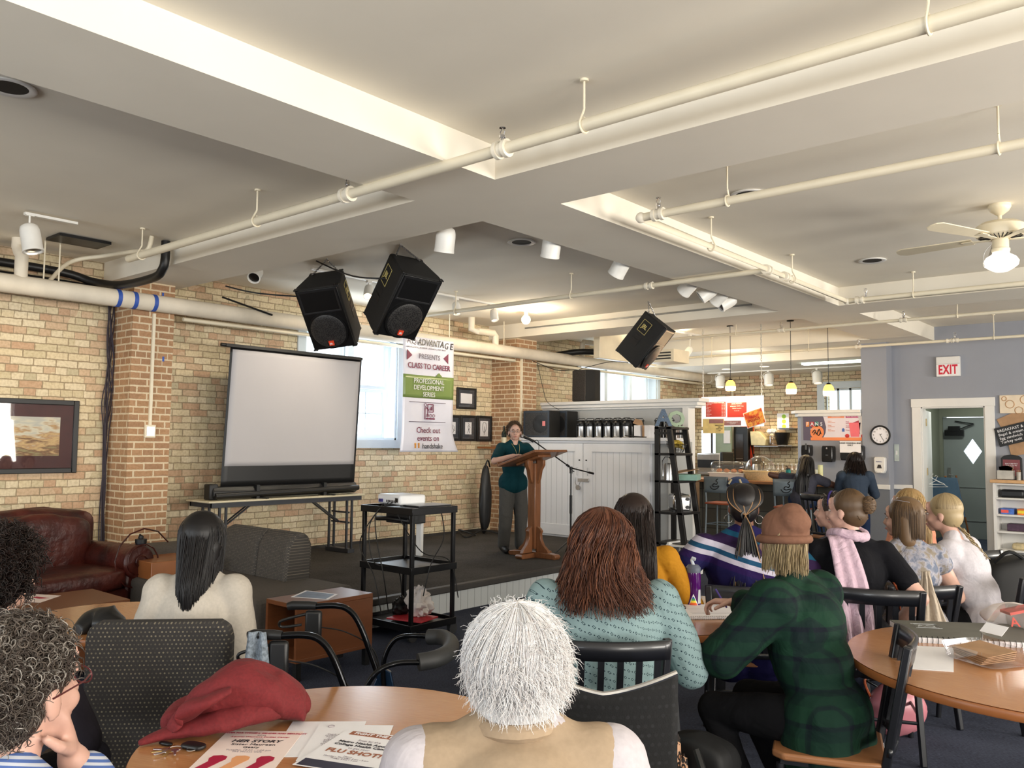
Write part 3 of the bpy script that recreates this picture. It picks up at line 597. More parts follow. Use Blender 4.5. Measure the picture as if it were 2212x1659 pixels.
# projection screen
t = thing('projection_screen', 'pull-up white projection screen standing on the folding table', 'projection screen', (-8.26, 5.68, SZ+h))
M_SCR = mat('screen_fabric', (178, 175, 177), .75, noise_amt=.015, scale=2)
B0 = SZ+h
def scr(u, v, e=0):
    z = .14+v*(2.585-B0-.14); y = -.87+u*1.80+.0*v; return V((.03+.05*v+.006*math.sin(u*7)+e, y+.035*v, z))
q = MB().grid(lambda u, v: scr(u, v), 24, 24).build('screen_border', M_BLK, t, solid=.002)
q = MB().grid(lambda u, v: scr(.015+.97*u, .145+.84*v, .003), 24, 24).build('screen_fabric', M_SCR, t, solid=.001)
b = MB(); b.cyl((.085, -.95, 2.6-B0), (.085, .96, 2.6-B0), .02, n=12); b.bb((.06, -.9, 2.585-B0), (.11, .96, 2.615-B0)); b.build('top_bar', M_BLK, t)
b = MB(); b.prism([(-.07, .01), (.03, .01), (.08, .04), (.08, .09), (.04, .14), (-.07, .14)], -.97, .95, 'y'); b.T = M4(); b.build('housing', M_BLK, t, bevel=.01)
b = MB(); b.bb((-.08, -1.0, 0), (.05, -.9, .17)); b.build('end_cap', M_BLK, t, bevel=.015)
b = MB(); b.cyl((.085, -.96, .045), (.085, .95, .075), .032, n=14); b.build('lower_tube', M_BLK, t)
for yy in (-.45, .45):
    b = MB(); b.bar((-.02, yy, .01), (.2, yy+.06, .008), .03, .014); b.bb((.03, yy-.02, .0), (.1, yy+.02, .15)); b.build('foot', M_BLK, t)
MB().bar((-.05, 0, .1), (.02, 0, 1.6), .03, .02).build('support_pole', M_BLKM, t)
# av cart
CX0, CX1, CY0, CY1 = -5.57, -4.95, 4.57, 5.06
ccx, ccy = (CX0+CX1)/2, (CY0+CY1)/2; t = thing('projector_cart', 'tall black metal cart carrying the white projector', 'cart', (ccx, ccy, 0))
hx_, hy_ = (CX1-CX0)/2, (CY1-CY0)/2
for sx in (-1, 1):
    for sy in (-1, 1): 
        b = MB(); b.bb((sx*hx_-.03*(sx > 0), sy*hy_-.03*(sy > 0), .1), (sx*hx_+.03*(sx < 0), sy*hy_+.03*(sy < 0), 1.03)); b.build('leg', M_BLKM, t, bevel=.003)
        b = MB(); b.cyl((sx*(hx_-.02), sy*(hy_-.02), .1), (sx*(hx_-.02), sy*(hy_-.02), .07), .012); b.cyl((sx*(hx_-.02)-.014, sy*(hy_-.02)+.015, .045), (sx*(hx_-.02)+.014, sy*(hy_-.02)+.015, .045), .045, n=20)
        b.prism([(sy*(hy_-.02)-.03, .05), (sy*(hy_-.02)+.05, .05), (sy*(hy_-.02)+.03, .095), (sy*(hy_-.02)-.02, .095)], sx*(hx_-.02)-.02, sx*(hx_-.02)+.02, 'x'); b.build('caster', mat('caster_grey', (52, 52, 54), .5), t)
for z, nm in ((1.03, 'top_shelf'), (.565, 'middle_shelf'), (.115, 'bottom_shelf')):
    b = MB(); b.bb((-hx_, -hy_, z-.03), (hx_, hy_, z-.005)); b.bb((-hx_-.01, -hy_-.01, z-.035), (hx_+.01, -hy_+.005, z+.02)); b.bb((-hx_-.01, hy_-.005, z-.035), (hx_+.01, hy_+.01, z+.02)); b.bb((-hx_-.01, -hy_, z-.035), (-hx_+.005, hy_, z+.02)); b.bb((hx_-.005, -hy_, z-.035), (hx_+.01, hy_, z+.02))
    b.build(nm, M_BLKM, t, bevel=.003)
b = MB(); b.bb((-.2, -.08, .9), (.1, .1, .99)); b.tube([(-.3, -.1, .93), (-.1, -.12, .94), (.1, -.1, .93)], .02, 8); b.build('under_tray', M_BLK, t, bevel=.01)
b = MB(); b.bb((-.02, .1, .62), (.045, .13, .95)); b.build('power_strip', M_WHITE, t, bevel=.006)
# projector + laptop + small things
ZT = 1.045
t = thing('projector', 'white projector on top of the black cart', 'projector', (-5.34, 4.80, ZT), R(-8))
MB().bb((-.17, -.13, .015), (.17, .13, .095)).build('body', mat('projector_white', (228, 228, 228), .35, noise_amt=.02), t, bevel=.016)
b = MB(); b.cyl((.08, .13, .055), (.08, .15, .055), .036, n=24); b.build('lens', M_BLK, t)
b = MB()
for k in range(7): b.bb((-.03+k*.022, -.1325, .03), (-.018+k*.022, -.129, .05))
b.bb((.10, -.1325, .035), (.14, -.129, .07)); b.build('ports', M_BLKM, t)
b = MB(); b.bb((-.12, -.133, .03), (-.08, -.15, .055)); b.build('vga_plug', mat('vga_blue', (44, 40, 110), .4), t)
b = MB()
for sx in (-.13, .13): b.cyl((sx, -.08, 0), (sx, -.08, .02), .015)
b.cyl((0, .1, 0), (0, .1, .02), .015); b.build('foot', M_BLK, t)
t = thing('laptop', 'thin grey laptop lying closed beside the projector', 'laptop', (-5.10, 4.86, ZT), R(-6))
b = MB(); b.bb((-.12, -.17, .0), (.12, .17, .012)); b.build('base', M_BLKM, t, bevel=.004); b = MB(); b.bb((-.12, -.17, .013), (.12, .17, .02)); b.build('lid', mat('laptop_lid', (150, 152, 156), .3, metal=.7), t, bevel=.004)
for i, pts in enumerate(([(-5.25, 4.62, 1.08), (-5.35, 4.54, 1.0), (-5.3, 4.5, .8), (-5.2, 4.5, .5), (-5.25, 4.6, .2)], [(-5.3, 4.62, 1.08), (-5.42, 4.53, .9), (-5.35, 4.52, .6), (-5.15, 4.6, .55), (-5.2, 4.7, .3)], [(-5.02, 4.95, 1.03), (-4.93, 4.9, .8), (-4.92, 4.75, .6), (-4.95, 4.7, .35)], [(-5.05, 4.5, 1.0), (-4.98, 4.7, .7), (-4.96, 5.0, .6), (-4.9, 5.05, .3)], [(-5.33, 4.58, 1.06), (-5.45, 4.5, .85), (-5.5, 4.5, .7), (-5.3, 4.48, .5), (-5.22, 4.5, .2)])):
    tag(MB().tube(bez(pts, 8), .0045, 6).build('dangling_cable', M_CORD), ['cable hanging straight down from the projector', 'cable looping under the middle cart shelf', 'cable hanging at the right cart leg', 'cable crossing diagonally behind the cart legs', 'cable hanging in a wide loop at the left cart leg'][i], 'cable', group='cables hanging from the projector cart')
M_CLOTHW = mat('white_cloth', (226, 218, 214), .9, noise_amt=.04, scale=8, bump=.2)
M_RED = mat('red_folder', (186, 44, 54), .5)
tag(MB().box((-5.18, 4.80, .135), (.34, .26, .012), M4.Rotation(.25, 3, 'Z')).build('folder', M_RED, bevel=.002), 'red folder lying on the bottom shelf of the cart', 'folder')
def blob(name, m, fn, nu=40, nv=24, parent=None, **k):
    return MB().grid(fn, nu, nv).build(name, m, parent, **k)
def lump(c, r, seed=0, amp=.18, f=2.2, flat=.0, zmin=None):
    def fn(u, v):
        a = 2*PI*u; p = PI*v; d = V((math.sin(p)*math.cos(a), math.sin(p)*math.sin(a), math.cos(p)))
        k = 1+amp*noise.noise(d*f+V((seed, seed*1.7, 0)))+amp*.5*noise.noise(d*f*2.7+V((seed, 0, 3)))
        q = V((c[0]+d.x*r[0]*k, c[1]+d.y*r[1]*k, c[2]+d.z*r[2]*k))
        if zmin is not None and q.z < zmin: q.z = zmin
        return q
    return fn
tag(blob('towel', M_CLOTHW, lump((-5.17, 4.86, .25), (.11, .1, .12), 3, .45, 2.5, zmin=.143)), 'crumpled white towel on the bottom cart shelf', 'towel')
tag(blob('adapter_pouch', M_BLK, lump((-5.34, 4.82, .2), (.07, .08, .08), 5, .3, zmin=.143)), 'black bundle of adapters beside the white towel', 'pouch')
# ------------------------------------------------------------------ lectern
t = thing('lectern', 'brown oak lectern with a slanted top on stage', 'lectern', (-6.30, 7.76, SZ))
b = MB(); b.bb((-.055, -.055, .1), (.055, .055, 1.1)); b.build('post', M_LECT, t, bevel=.006)
for s_, nm in ((1, 'foot'), (-1, 'foot')):
    b = MB()
    if s_ == 1: b.prism([(-.34, 0), (.34, 0), (.36, .03), (.34, .055), (.24, .065), (-.24, .065), (-.34, .055), (-.36, .03)], -.05, .05, 'y')
    else: b.prism([(-.27, 0), (.27, 0), (.29, .03), (.27, .055), (-.27, .055), (-.29, .03)], -.05, .05, 'x')
    b.build('foot', M_LECT, t, bevel=.006)
pf = [(.055, .06), (.235, .06), (.21, .1), (.15, .15), (.115, .22), (.11, .28), (.125, .31), (.10, .34), (.055, .36)]
for a in (0, PI/2, PI, 3*PI/2):
    b = MB(M4.Rotation(a, 4, 'Z')); b.prism(pf, -.022, .022, 'y'); b.build('bracket', M_LECT, t, bevel=.004)
up = [(.055, 1.14), (.15, 1.14), (.15, 1.08), (.11, 1.02), (.09, .92), (.055, .86)]
for a in (0, PI/2, PI, 3*PI/2):
    b = MB(M4.Rotation(a, 4, 'Z')); b.prism(up, -.022, .022, 'y'); b.build('bracket', M_LECT, t, bevel=.004)
tp = M4.Translation((0, 0, 1.155)) @ M4.Rotation(R(-18), 4, 'Y')
b = MB(tp); b.bb((-.2, -.12, -.03), (.16, .12, .0)); b.build('head_block', M_LECT, t, bevel=.006)
b = MB(tp); b.bb((-.31, -.31, 0), (.27, .31, .028)); b.build('top_board', M_LECT, t, bevel=.004)
b = MB(tp); b.bb((-.33, -.31, 0), (-.31, .31, .055)); b.build('book_stop', M_LECT, t, bevel=.003)
# ------------------------------------------------------------------ microphone stand
bx, by_ = -6.05, 8.15; t = thing('microphone_stand', 'black boom microphone stand beside the lectern', 'microphone stand', (bx, by_, SZ))
P = V((bx, by_, SZ)); b = MB(); b.cyl((0, 0, .06), (0, 0, .55), .012); b.cyl((0, 0, .5), (0, 0, .72), .017); b.cyl((0, 0, .72), (0, 0, 1.02), .009); b.build('pole', M_BLKM, t)
for a in (.3, 2.4, 4.5): MB().tube([(0, 0, .2), (.3*math.cos(a), .3*math.sin(a), .015)], .009, 8).build('leg', M_BLKM, t)
b = MB(); b.sph((0, 0, 1.04), .022); b.cyl((-.02, 0, 1.03), (.04, .01, 1.0), .006); b.cyl((0, 0, .98), (0, 0, 1.06), .018); b.build('clutch', M_BLK, t)
j = V((0, 0, 1.045)); e0 = at(1282, 1023, y=8.15)-P; e1 = at(1152, 952, y=8.0)-P
b = MB(); b.tube([e0, j, e1], .008, 8); b.cyl(e0, e0+(j-e0)*.2, .013); b.cyl(j+(e1-j)*.05, j+(e1-j)*.12, .014); b.build('boom', M_BLKM, t)
m0 = at(1128, 942, y=7.96)-P; d = (e1-m0).normalized()
t2 = thing('microphone', 'black vocal microphone with silver mesh ball', 'microphone', P+m0)
b = MB(); b.tube([d*.03, d*.17], [.019, .012], 12); b.build('handle', M_BLK, t2); MB().sph((0, 0, 0), .028, 16).build('mesh_ball', mat('mic_mesh', (150, 150, 148), .45, metal=.8, bump=.6, bscale=400), t2)
b = MB(); q = P+e1; b.cyl(e1-d*.05, e1+V((0, 0, -.01)), .016); b.build('mic_clip', M_BLK, t)
tag(MB().tube(bez([P+m0+d*.17, P+m0+d*.24+V((0, 0, -.01)), P+V((-.52, 0, .9)), P+V((-.50, 0, .4)), P+V((-.42, -.05, .12)), P+V((-.1, -.2, .01))], 8), .004, 6).build('microphone_cable', M_CORD), 'thin black cable drooping from microphone to stage floor', 'cable')
# bottle at lectern foot
t = thing('soda_bottle', 'clear plastic bottle with dark cap on the stage floor', 'bottle', at(1120, 1190, z=SZ))
MB().lathe([(.001, 0), (.028, 0), (.031, .01), (.031, .14), (.026, .165), (.012, .195), (.012, .21), (.001, .21)], n=18).build('body', glass('clear_plastic', (.85, .85, .86), .3, .08), t)
MB().lathe([(.0315, .05), (.032, .05), (.032, .12), (.0315, .12)], n=18).build('label_band', mat('bottle_label', (120, 58, 52), .5), t)
MB().lathe([(.001, .205), (.014, .205), (.014, .232), (.001, .232)], n=14).build('cap', M_BLK, t)
# ------------------------------------------------------------------ white cupboard
t = thing('white_cupboard', 'large white two door cupboard with beadboard panels', 'cupboard', (-6.96, 9.69, SZ)); o = V((-6.96, 9.69, SZ))
X0, X1, ZC = -8.10, -5.86, 1.665
def wb(a, c): return (V(a)-o, V(c)-o)
b = MB(); b.bb(*wb((X0, 9.70, SZ), (X1, 10.34, ZC-.05))); b.build('carcass', M_WCAB, t)
b = MB(); b.bb(*wb((X0-.03, 9.64, ZC-.045), (X1+.24, 10.34, ZC))); b.bb(*wb((X0-.01, 9.665, ZC-.08), (X1+.22, 9.70, ZC-.045))); b.build('top_slab', M_WCAB, t, bevel=.006)
GM = groove_mat('cupboard_beadboard', (220, 220, 222), .098, 0, .62)
for (a, c), (pa, pc) in (((X0+.02, -6.975), (-7.94, -7.11)), ((-6.965, X1-.02), (-6.82, -6.0))):
    dz0, dz1 = SZ+.03, 1.58; pz0, pz1 = .42, 1.465; e = MB()
    e.bb(*wb((a, 9.67, dz0), (pa, 9.70, dz1))); e.bb(*wb((pc, 9.67, dz0), (c, 9.70, dz1))); e.bb(*wb((pa, 9.67, dz0), (pc, 9.70, pz0))); e.bb(*wb((pa, 9.67, pz1), (pc, 9.70, dz1))); dr = e.build('door', M_WCAB, t, bevel=.003)
    MB().bb(*wb((pa-.01, 9.686, pz0-.01), (pc+.01, 9.692, pz1+.01))).build('panel', GM, dr)
    hx2 = -7.06 if a < -7 else -6.88; q = [V(k)-o for k in ((hx2, 9.67, 1.13), (hx2, 9.65, 1.13), (hx2, 9.65, 1.24), (hx2, 9.67, 1.24))]; MB().tube(q, .004, 6).build('wire_handle', M_CHROME, dr)
    k2 = -7.03 if a < -7 else -6.91; MB().cyl(V((k2, 9.672, 1.345))-o, V((k2, 9.66, 1.345))-o, .011, n=12).build('hole', M_BLK, dr)
b = MB(); b.bb(*wb((-7.05, 9.655, 1.04), (-6.86, 9.67, 1.09))); b.build('hasp', M_STEEL, t, bevel=.003)
b = MB(); b.tube([V(q)-o for q in ((-7.08, 9.65, 1.1), (-7.08, 9.64, 1.02), (-7.06, 9.64, .99), (-7.02, 9.64, .99), (-7.0, 9.645, 1.04))], .006, 8); b.lathe([(.001, 0), (.035, 0), (.035, .022), (.001, .022)], V((-7.03, 9.625, .96))-o, 20, (0, 1, 0)); b.build('padlock', M_STEEL, t)
struct('wall_grey_return', MB().bb((X1, 9.70, 0), (-5.62, 10.35, ZC-.05)), M_GREY)
LZ = at(1350, 864.5, y=10.32).z
XE, XW = at(1512, 862, y=10.3).x, at(1484, 900, y=10.35).x
struct('wall_half', MB().bb((-8.24, 10.35, 0), (XW-.05, 10.50, LZ-.05)), M_GREY)
b = MB(); b.bb((-8.24, 10.27, LZ-.05), (XE, 10.58, LZ)); b.bb((-8.24, 10.30, LZ-.10), (XE-.04, 10.55, LZ-.05)); b.bb((-8.24, 10.33, LZ-.13), (XE-.08, 10.52, LZ-.10)); struct('trim_half_wall_ledge', b, M_WHITE, bevel=.008)
struct('trim_half_wall_end', MB().bb((XW-.06, 10.33, 0), (XW+.03, 10.52, LZ-.12)), M_WHITE, bevel=.003)
# sub-bass speakers on the cupboard
for k, (x, y, rz, lb) in enumerate(((-7.88, 9.95, R(3), 'front black bass speaker with pink sticker on the cupboard'), (-7.76, 10.24, R(1), 'rear black bass speaker half behind the one with pink sticker'))):
    t = thing('bass_speaker', lb, 'loudspeaker', (x, y, ZC), rz, group='bass speakers on the cupboard')
    MB().bb((-.24, -.22, 0), (.24, .06, .40)).build('cabinet', M_SPK, t, bevel=.012)
    b = MB(); b.bb((-.235, -.232, .005), (.235, -.22, .03)); b.bb((-.235, -.232, .37), (.235, -.22, .395)); b.bb((-.235, -.232, .03), (-.21, -.22, .37)); b.bb((.21, -.232, .03), (.235, -.22, .37)); b.build('grille_frame', mat('frame_navy', (40, 50, 62), .4), t)
    MB().bb((-.21, -.226, .03), (.21, -.221, .37)).build('grille', M_MESH, t)
    MB().lathe([(.13, 0), (.135, .004), (.1, .006), (.03, .001), (.001, .001)], (.07, -.226, .2), 30, (0, -1, 0)).build('woofer', M_SPKF, t)
    if k == 0: MB().bb((.12, -.24, .17), (.17, -.232, .24)).build('sticker', mat('pink_sticker', (220, 130, 130), .6), t)
t = thing('wall_speaker', 'plain black box speaker standing on the half wall ledge', 'loudspeaker', (at(1268, 864, y=10.42).x, 10.42, LZ), R(-12))
MB().prism([(-.17, -.14), (.12, -.14), (.18, .0), (.15, .14), (-.17, .14)], 0, .48).build('cabinet', M_SPK, t, bevel=.012); MB().prism([(-.168, -.150), (.118, -.150), (.118, -.14), (-.168, -.14)], .01, .47).build('grille', M_MESH, t)
tag(MB().tube(bez([(-8.1, 9.9, 2.84), (-7.95, 10.3, 2.72), (-7.7, 10.42, LZ+.5), (-7.55, 10.42, LZ+.485)], 8), .006, 6).build('speaker_cable', M_CORD), 'black cable sagging to the speaker on the ledge', 'cable')
tag(MB().tube(bez([(-7.5, 10.3, LZ+.49), (-6.9, 10.2, LZ+.56), (-6.4, 9.95, 2.72)], 8), .005, 6).build('speaker_cable', M_CORD), 'thin cable running up to the single hanging loudspeaker', 'cable')
tag(MB().tube(bez([(-8.0, 9.9, 2.80), (-7.92, 9.95, 2.4), (-7.8, 9.9, 2.2), (-7.65, 10.0, 2.08)], 8), .004, 6).build('speaker_cable', M_CORD), 'thin cable dropping to the front bass speaker', 'cable')
# coffee dispensers
tm = thing('coffee_airpot', 'PLACEHOLDER', 'airpot', (0, 0, 0), group='steel coffee airpots on the cupboard')
MB().lathe([(.001, 0), (.062, 0), (.064, .012), (.058, .016), (.056, .02), (.056, .155), (.06, .158), (.06, .162), (.001, .162)], n=20).build('steel_body', M_STEEL, tm)
b = MB(); b.lathe([(.062, .16), (.064, .17), (.064, .205), (.05, .235), (.045, .24), (.001, .24)], n=20); b.bb((-.02, -.09, .18), (.02, -.05, .20)); b.bb((-.05, -.055, .235), (.05, .055, .25)); b.build('black_lid', M_BLK, tm, bevel=.004)
b = MB(); b.bb((-.066, -.03, .0), (-.056, .03, .17)); b.bb((.056, -.03, .0), (.066, .03, .17)); b.build('side_straps', M_BLK, tm); MB().tube([(-.062, 0, .2), (-.07, 0, .25), (-.05, 0, .275), (.05, 0, .275), (.07, 0, .25), (.062, 0, .2)], .005, 6).build('carry_handle', M_BLK, tm)
first = True
for row, y, xs in ((0, 9.84, [-7.12+.154*k for k in range(6)]), (1, 10.12, [-7.05+.146*k for k in range(6)]+[-6.0, -5.84])):
    for k, x in enumerate(xs):
        lb = 'shiny steel airpot with black lid in the '+('front' if row == 0 else 'back')+' row, '+['first', 'second', 'third', 'fourth', 'fifth', 'sixth', 'seventh', 'eighth'][k]+' from the bass speakers'
        if first: tm.location = (x, y, ZC); tm['label'] = lb; first = False
        else: dup(tm, (x, y, ZC), 0, lb)
M_KRAFT = mat('kraft_card', (170, 134, 100), .7)
t = thing('cup_carton', 'white and brown paper carton left of the boxes on the cupboard', 'box', (-6.14, 9.84, ZC)); MB().bb((-.05, -.07, 0), (.05, .07, .17)).build('carton', M_PAPER, t, bevel=.003); MB().prism([(-.1, .2), (.0, .17), (.05, .17), (.02, .24), (-.06, .26)], -.02, .02, 'y').build('open_flap', M_KRAFT, t)
t = thing('cup_carton', 'white paper carton between two brown sided boxes', 'box', (-5.98, 9.84, ZC)); MB().bb((-.045, -.07, 0), (.035, .07, .17)).build('carton', M_PAPER, t, bevel=.003); MB().bb((-.09, -.05, 0), (-.046, .06, .165)).build('brown_side', M_KRAFT, t)
t = thing('wire_rack', 'thin wire rack beside a brown box on the cupboard', 'rack', (-5.74, 9.95, ZC)); b = MB(); b.tube([(-.1, 0, 0), (-.1, 0, .13), (-.04, 0, .22), (.07, 0, .22), (.1, 0, .15), (.1, 0, 0)], .004, 6); b.tube([(-.1, .12, 0), (-.1, .12, .13), (-.04, .12, .22), (.07, .12, .22), (.1, .12, .15), (.1, .12, 0)], .004, 6); b.build('wire', M_STEEL, t); MB().bb((-.06, .02, 0), (.09, .1, .19)).build('box', mat('dull_box', (124, 112, 104), .7), t)
tag(MB().tube(bez([(-6.3, 9.72, ZC+.03), (-6.15, 9.68, ZC+.02), (-6.05, 9.72, ZC+.012), (-6.2, 9.74, ZC+.01), (-5.95, 9.7, ZC+.01)], 6), .006, 6).build('coiled_cable', M_CORD), 'black cable lying in front of the paper cartons', 'cable')
# ------------------------------------------------------------------ banner
YA_, YB_ = at(870, 780, x=-8.06).y, at(979, 780, x=-8.06).y; YC_ = (YA_+YB_)/2
t = thing('hanging_banner', 'glossy white event banner hanging at the window edge', 'banner', (-8.06, YC_, 3.05))
M_BAN = mat('banner_vinyl', (226, 226, 238), .22, noise_amt=.01); BX = -8.06
by0, by1, bz0, bz1 = YA_, YB_, at(925, 976, x=BX).z, at(925, 731, x=BX).z
def ban(u, v, e=0):   # v 0 bottom..1 top
    z = bz0+(bz1-bz0)*v; k = max(0, 1-v/.22)
    return V((e+.05*k**1.5*(u-.2)+.01*math.sin(u*6+v*3), (by0+(by1-by0)*u)-YC_+.07*k**2*(u*1.4-.2), z-3.05))
MB().grid(lambda u, v: ban(u, v), 20, 60).build('vinyl', M_BAN, t, solid=.002)
MG = mat('banner_green', (120, 142, 76), .3, noise_amt=.01); MP = mat('banner_plum', (120, 36, 70), .4, noise_amt=0); MGY = mat('banner_grey', (96, 84, 100), .4, noise_amt=0); MBK = mat('banner_black', (22, 22, 34), .4, noise_amt=0); MOR = mat('banner_orange', (232, 160, 60), .4, noise_amt=0)
def vz(py): return (bz1-at(925, py, x=BX).z)
SB = (YB_-YA_)/.96
def bt(s, z, size, m, y=8.18, sx=1, bold=0, **k): return text('lettering', s, m, t, (.018+max(0, .1-(z-bz0))*.55, (y-8.18)*SB, z-3.05), FX, size*SB, sx=sx*.92, bold=bold, **k)
zz = lambda py: at(925, py, x=BX).z
MB().grid(lambda u, v: ban(u, ((zz(861)-bz0)/(bz1-bz0))+v*(zz(812)-zz(861))/(bz1-bz0), .004), 16, 6).build('green_band', MG, t, solid=.001)
MB().prism([(.12, zz(812)-3.05), (.24, zz(812)-3.05), (.18, zz(804)-3.05)], .012, .015, 'x').build('green_peak', MG, t)
bt('AQ', zz(741), .125, MGY, 7.84); bt('ADVANTA', zz(742), .125, MBK, 8.20, sx=.92, bold=.002, shear=.2); bt('E', zz(744), .125, MBK, 8.60, bold=.002, shear=.2); bt('G', zz(744), .13, MBK, 8.50, sx=.9, shear=.2)
bt('CAREER SERVICES  |  INTERNSHIP  |  RESEARCH  |  STUDY AWAY', zz(748)-.035, .028, MGY, 8.12)
bt('PRESENTS', zz(772), .10, MGY); bt('CLASS TO CAREER', zz(793), .105, MP, bold=.0015)
for sg, yy in ((1, 7.80), (-1, 8.55)):
    MB().prism([(yy-8.2, zz(760)-3.05), (yy-8.2, zz(782)-3.05), (yy-8.2+sg*.09, zz(771)-3.05)], .012, .017, 'x').build('triangle', MP, t)
bt('PROFESSIONAL', zz(825), .092, M_PAPER); bt('DEVELOPMENT', zz(839), .092, M_PAPER); bt('SERIES', zz(853), .092, M_PAPER)
for py in (870, 912): MB().box((.018, -.02, zz(py)-3.05), (.003, .66, .008)).build('rule_line', MGY, t)
g = MB(); z0 = zz(890)-3.05
for p0, p1 in (((0, -.06), (0, .1)), ((0, .1), (.1, .1)), ((.1, .1), (.1, .0)), ((.1, .0), (.02, .0))): g.bar((.018, p0[0]-.02, z0+p0[1]), (.018, p1[0]-.02, z0+p1[1]), .006, .01)
for k, hh in enumerate((.03, .05, .07)): g.bb((.016, .02+k*.018, z0+.02), (.02, .03+k*.018, z0+.02+hh))
for k in range(3): g.tube([(.018, .0+k*.055-.02+.02*math.cos(a*PI/4), z0-.05+.02*math.sin(a*PI/4)) for a in range(8)], .004, 4, closed=True); g.bb((.016, -.045+k*.055, z0-.1), (.02, -.0+k*.055, z0-.08))
g.tube([(.018, -.06+.022*math.cos(a*PI/4), z0+.09+.022*math.sin(a*PI/4)) for a in range(8)], .004, 4, closed=True); g.bar((.018, -.07, z0+.06), (.018, -.07, z0-.1), .006, .012); g.bar((.018, -.05, z0+.06), (.018, .0, z0+.02), .006, .012)
g.build('audience_icon', MP, t)
bt('Check out', zz(930), .115, MP); bt('events on', zz(947), .115, MP); q = bt('handshake', zz(964), .10, MBK, 8.25)
g = MB()
for k in (0, 1): g.sph((.022, -.235+k*.06, zz(959)-3.05), .014, 8); g.bar((.02, -.235+k*.06, zz(961)-3.05), (.02, -.235+k*.06, zz(968)-3.05), .01, .025)
g.build('handshake_mark', MOR, t)
tag(MB().tube(bez([(-8.72, 7.4, 2.96), (-8.7, 7.9, 2.92), (-8.68, 8.6, 2.96)], 6), .004, 6).build('string', M_CORD), 'dark string across the top of the window', 'cord')
# ------------------------------------------------------------------ framed pictures
def picture(label, y0, y1, z0, z1, fw, art, mat_c, inset, glassed=True, name='framed_picture', art_m=None):
    t = thing(name, label, 'picture', (WX, (y0+y1)/2, (z0+z1)/2)); hy, hz = (y1-y0)/2, (z1-z0)/2
    b = MB(); b.bb((0, -hy, -hz), (.03, -hy+fw, hz)); b.bb((0, hy-fw, -hz), (.03, hy, hz)); b.bb((0, -hy+fw, -hz), (.03, hy-fw, -hz+fw)); b.bb((0, -hy+fw, hz-fw), (.03, hy-fw, hz)); b.build('frame', M_BLK, t, bevel=.006)
    MB().bb((.002, -hy+fw, -hz+fw), (.012, hy-fw, hz-fw)).build('mount', mat_c, t)
    a = MB().bb((.012, -hy+inset, -hz+inset), (.015, hy-inset, hz-inset)).build('print', art_m or M_PAPER, t)
    MB().bb((.020, -hy+fw, -hz+fw), (.0215, hy-fw, hz-fw)).build('glass', glass('picture_glass', (1, 1, 1), .1), t)
    if art:
        g = MB()
        for pl in art: g.tube([(.017, p[0]*(hy-inset), p[1]*(hz-inset)) for p in bez([(p[0], p[1], 0) for p in pl], 5)], .003, 4)
        g.build('ink_drawing', mat('ink', (60, 58, 60), .7), t)
    return t
M_MOUNT = mat('grey_mount', (62, 64, 70), .8)
picture('black framed pale print hanging above three drawings', 8.91, 9.33, 2.08, 2.40, .03, None, M_MOUNT, .085)
picture('black framed figure drawing partly behind the banner', 8.66, 8.995, 1.60, 1.98, .035, [[(-.3, .6), (.2, .4), (.0, .0), (.4, -.4), (.1, -.8)], [(.5, .3), (.6, -.5)]], M_MOUNT, .1)
picture('black framed standing figure drawing, middle of three', 9.0, 9.34, 1.60, 1.985, .035, [[(0, .8), (.2, .5), (-.2, .3), (0, -.2), (-.3, -.8)], [(0, .4), (.5, .2), (.2, -.2)], [(.1, -.1), (.3, -.8)]], M_MOUNT, .1)
picture('black framed oval drawing, nearest to the brick pillar', 9.355, 9.69, 1.595, 1.99, .035, [[(-.5, .2), (-.2, .8), (.4, .7), (.5, 0), (0, -.5), (-.4, -.2), (-.5, .2)], [(.1, .3), (.0, -.8)]], M_MOUNT, .08)
def art_mat():
    t = NT('street_print'); tc = t.n('TexCoord').outputs['Object']; w_ = t.n('TexNoise', i_Vector=t.n('Mapping', i_Vector=tc, i_Scale=(1, 2, 9)).outputs[0], i_Scale=3.0, i_Detail=5.0)
    sp = t.n('SeparateXYZ', i_Vector=tc); f = t.math('ADD', t.math('MULTIPLY', w_.outputs[0], 1.1), t.math('MULTIPLY', sp.outputs[2], 1.6))
    t.set(t.b.inputs['Base Color'], t.ramp(f, [(.2, lin((150, 140, 96))), (.34, lin((120, 84, 56))), (.45, lin((206, 176, 124))), (.55, lin((176, 140, 96))), (.68, lin((212, 206, 184))), (.85, lin((186, 186, 176)))])); t.b.inputs['Roughness'].default_value = .6; return t.m
picture('large dark framed landscape print behind glass over leather armchair', 2.20, 3.53, 1.24, 1.955, .05, None, mat('maroon_mount', (72, 36, 34), .7), .17, art_m=art_mat())
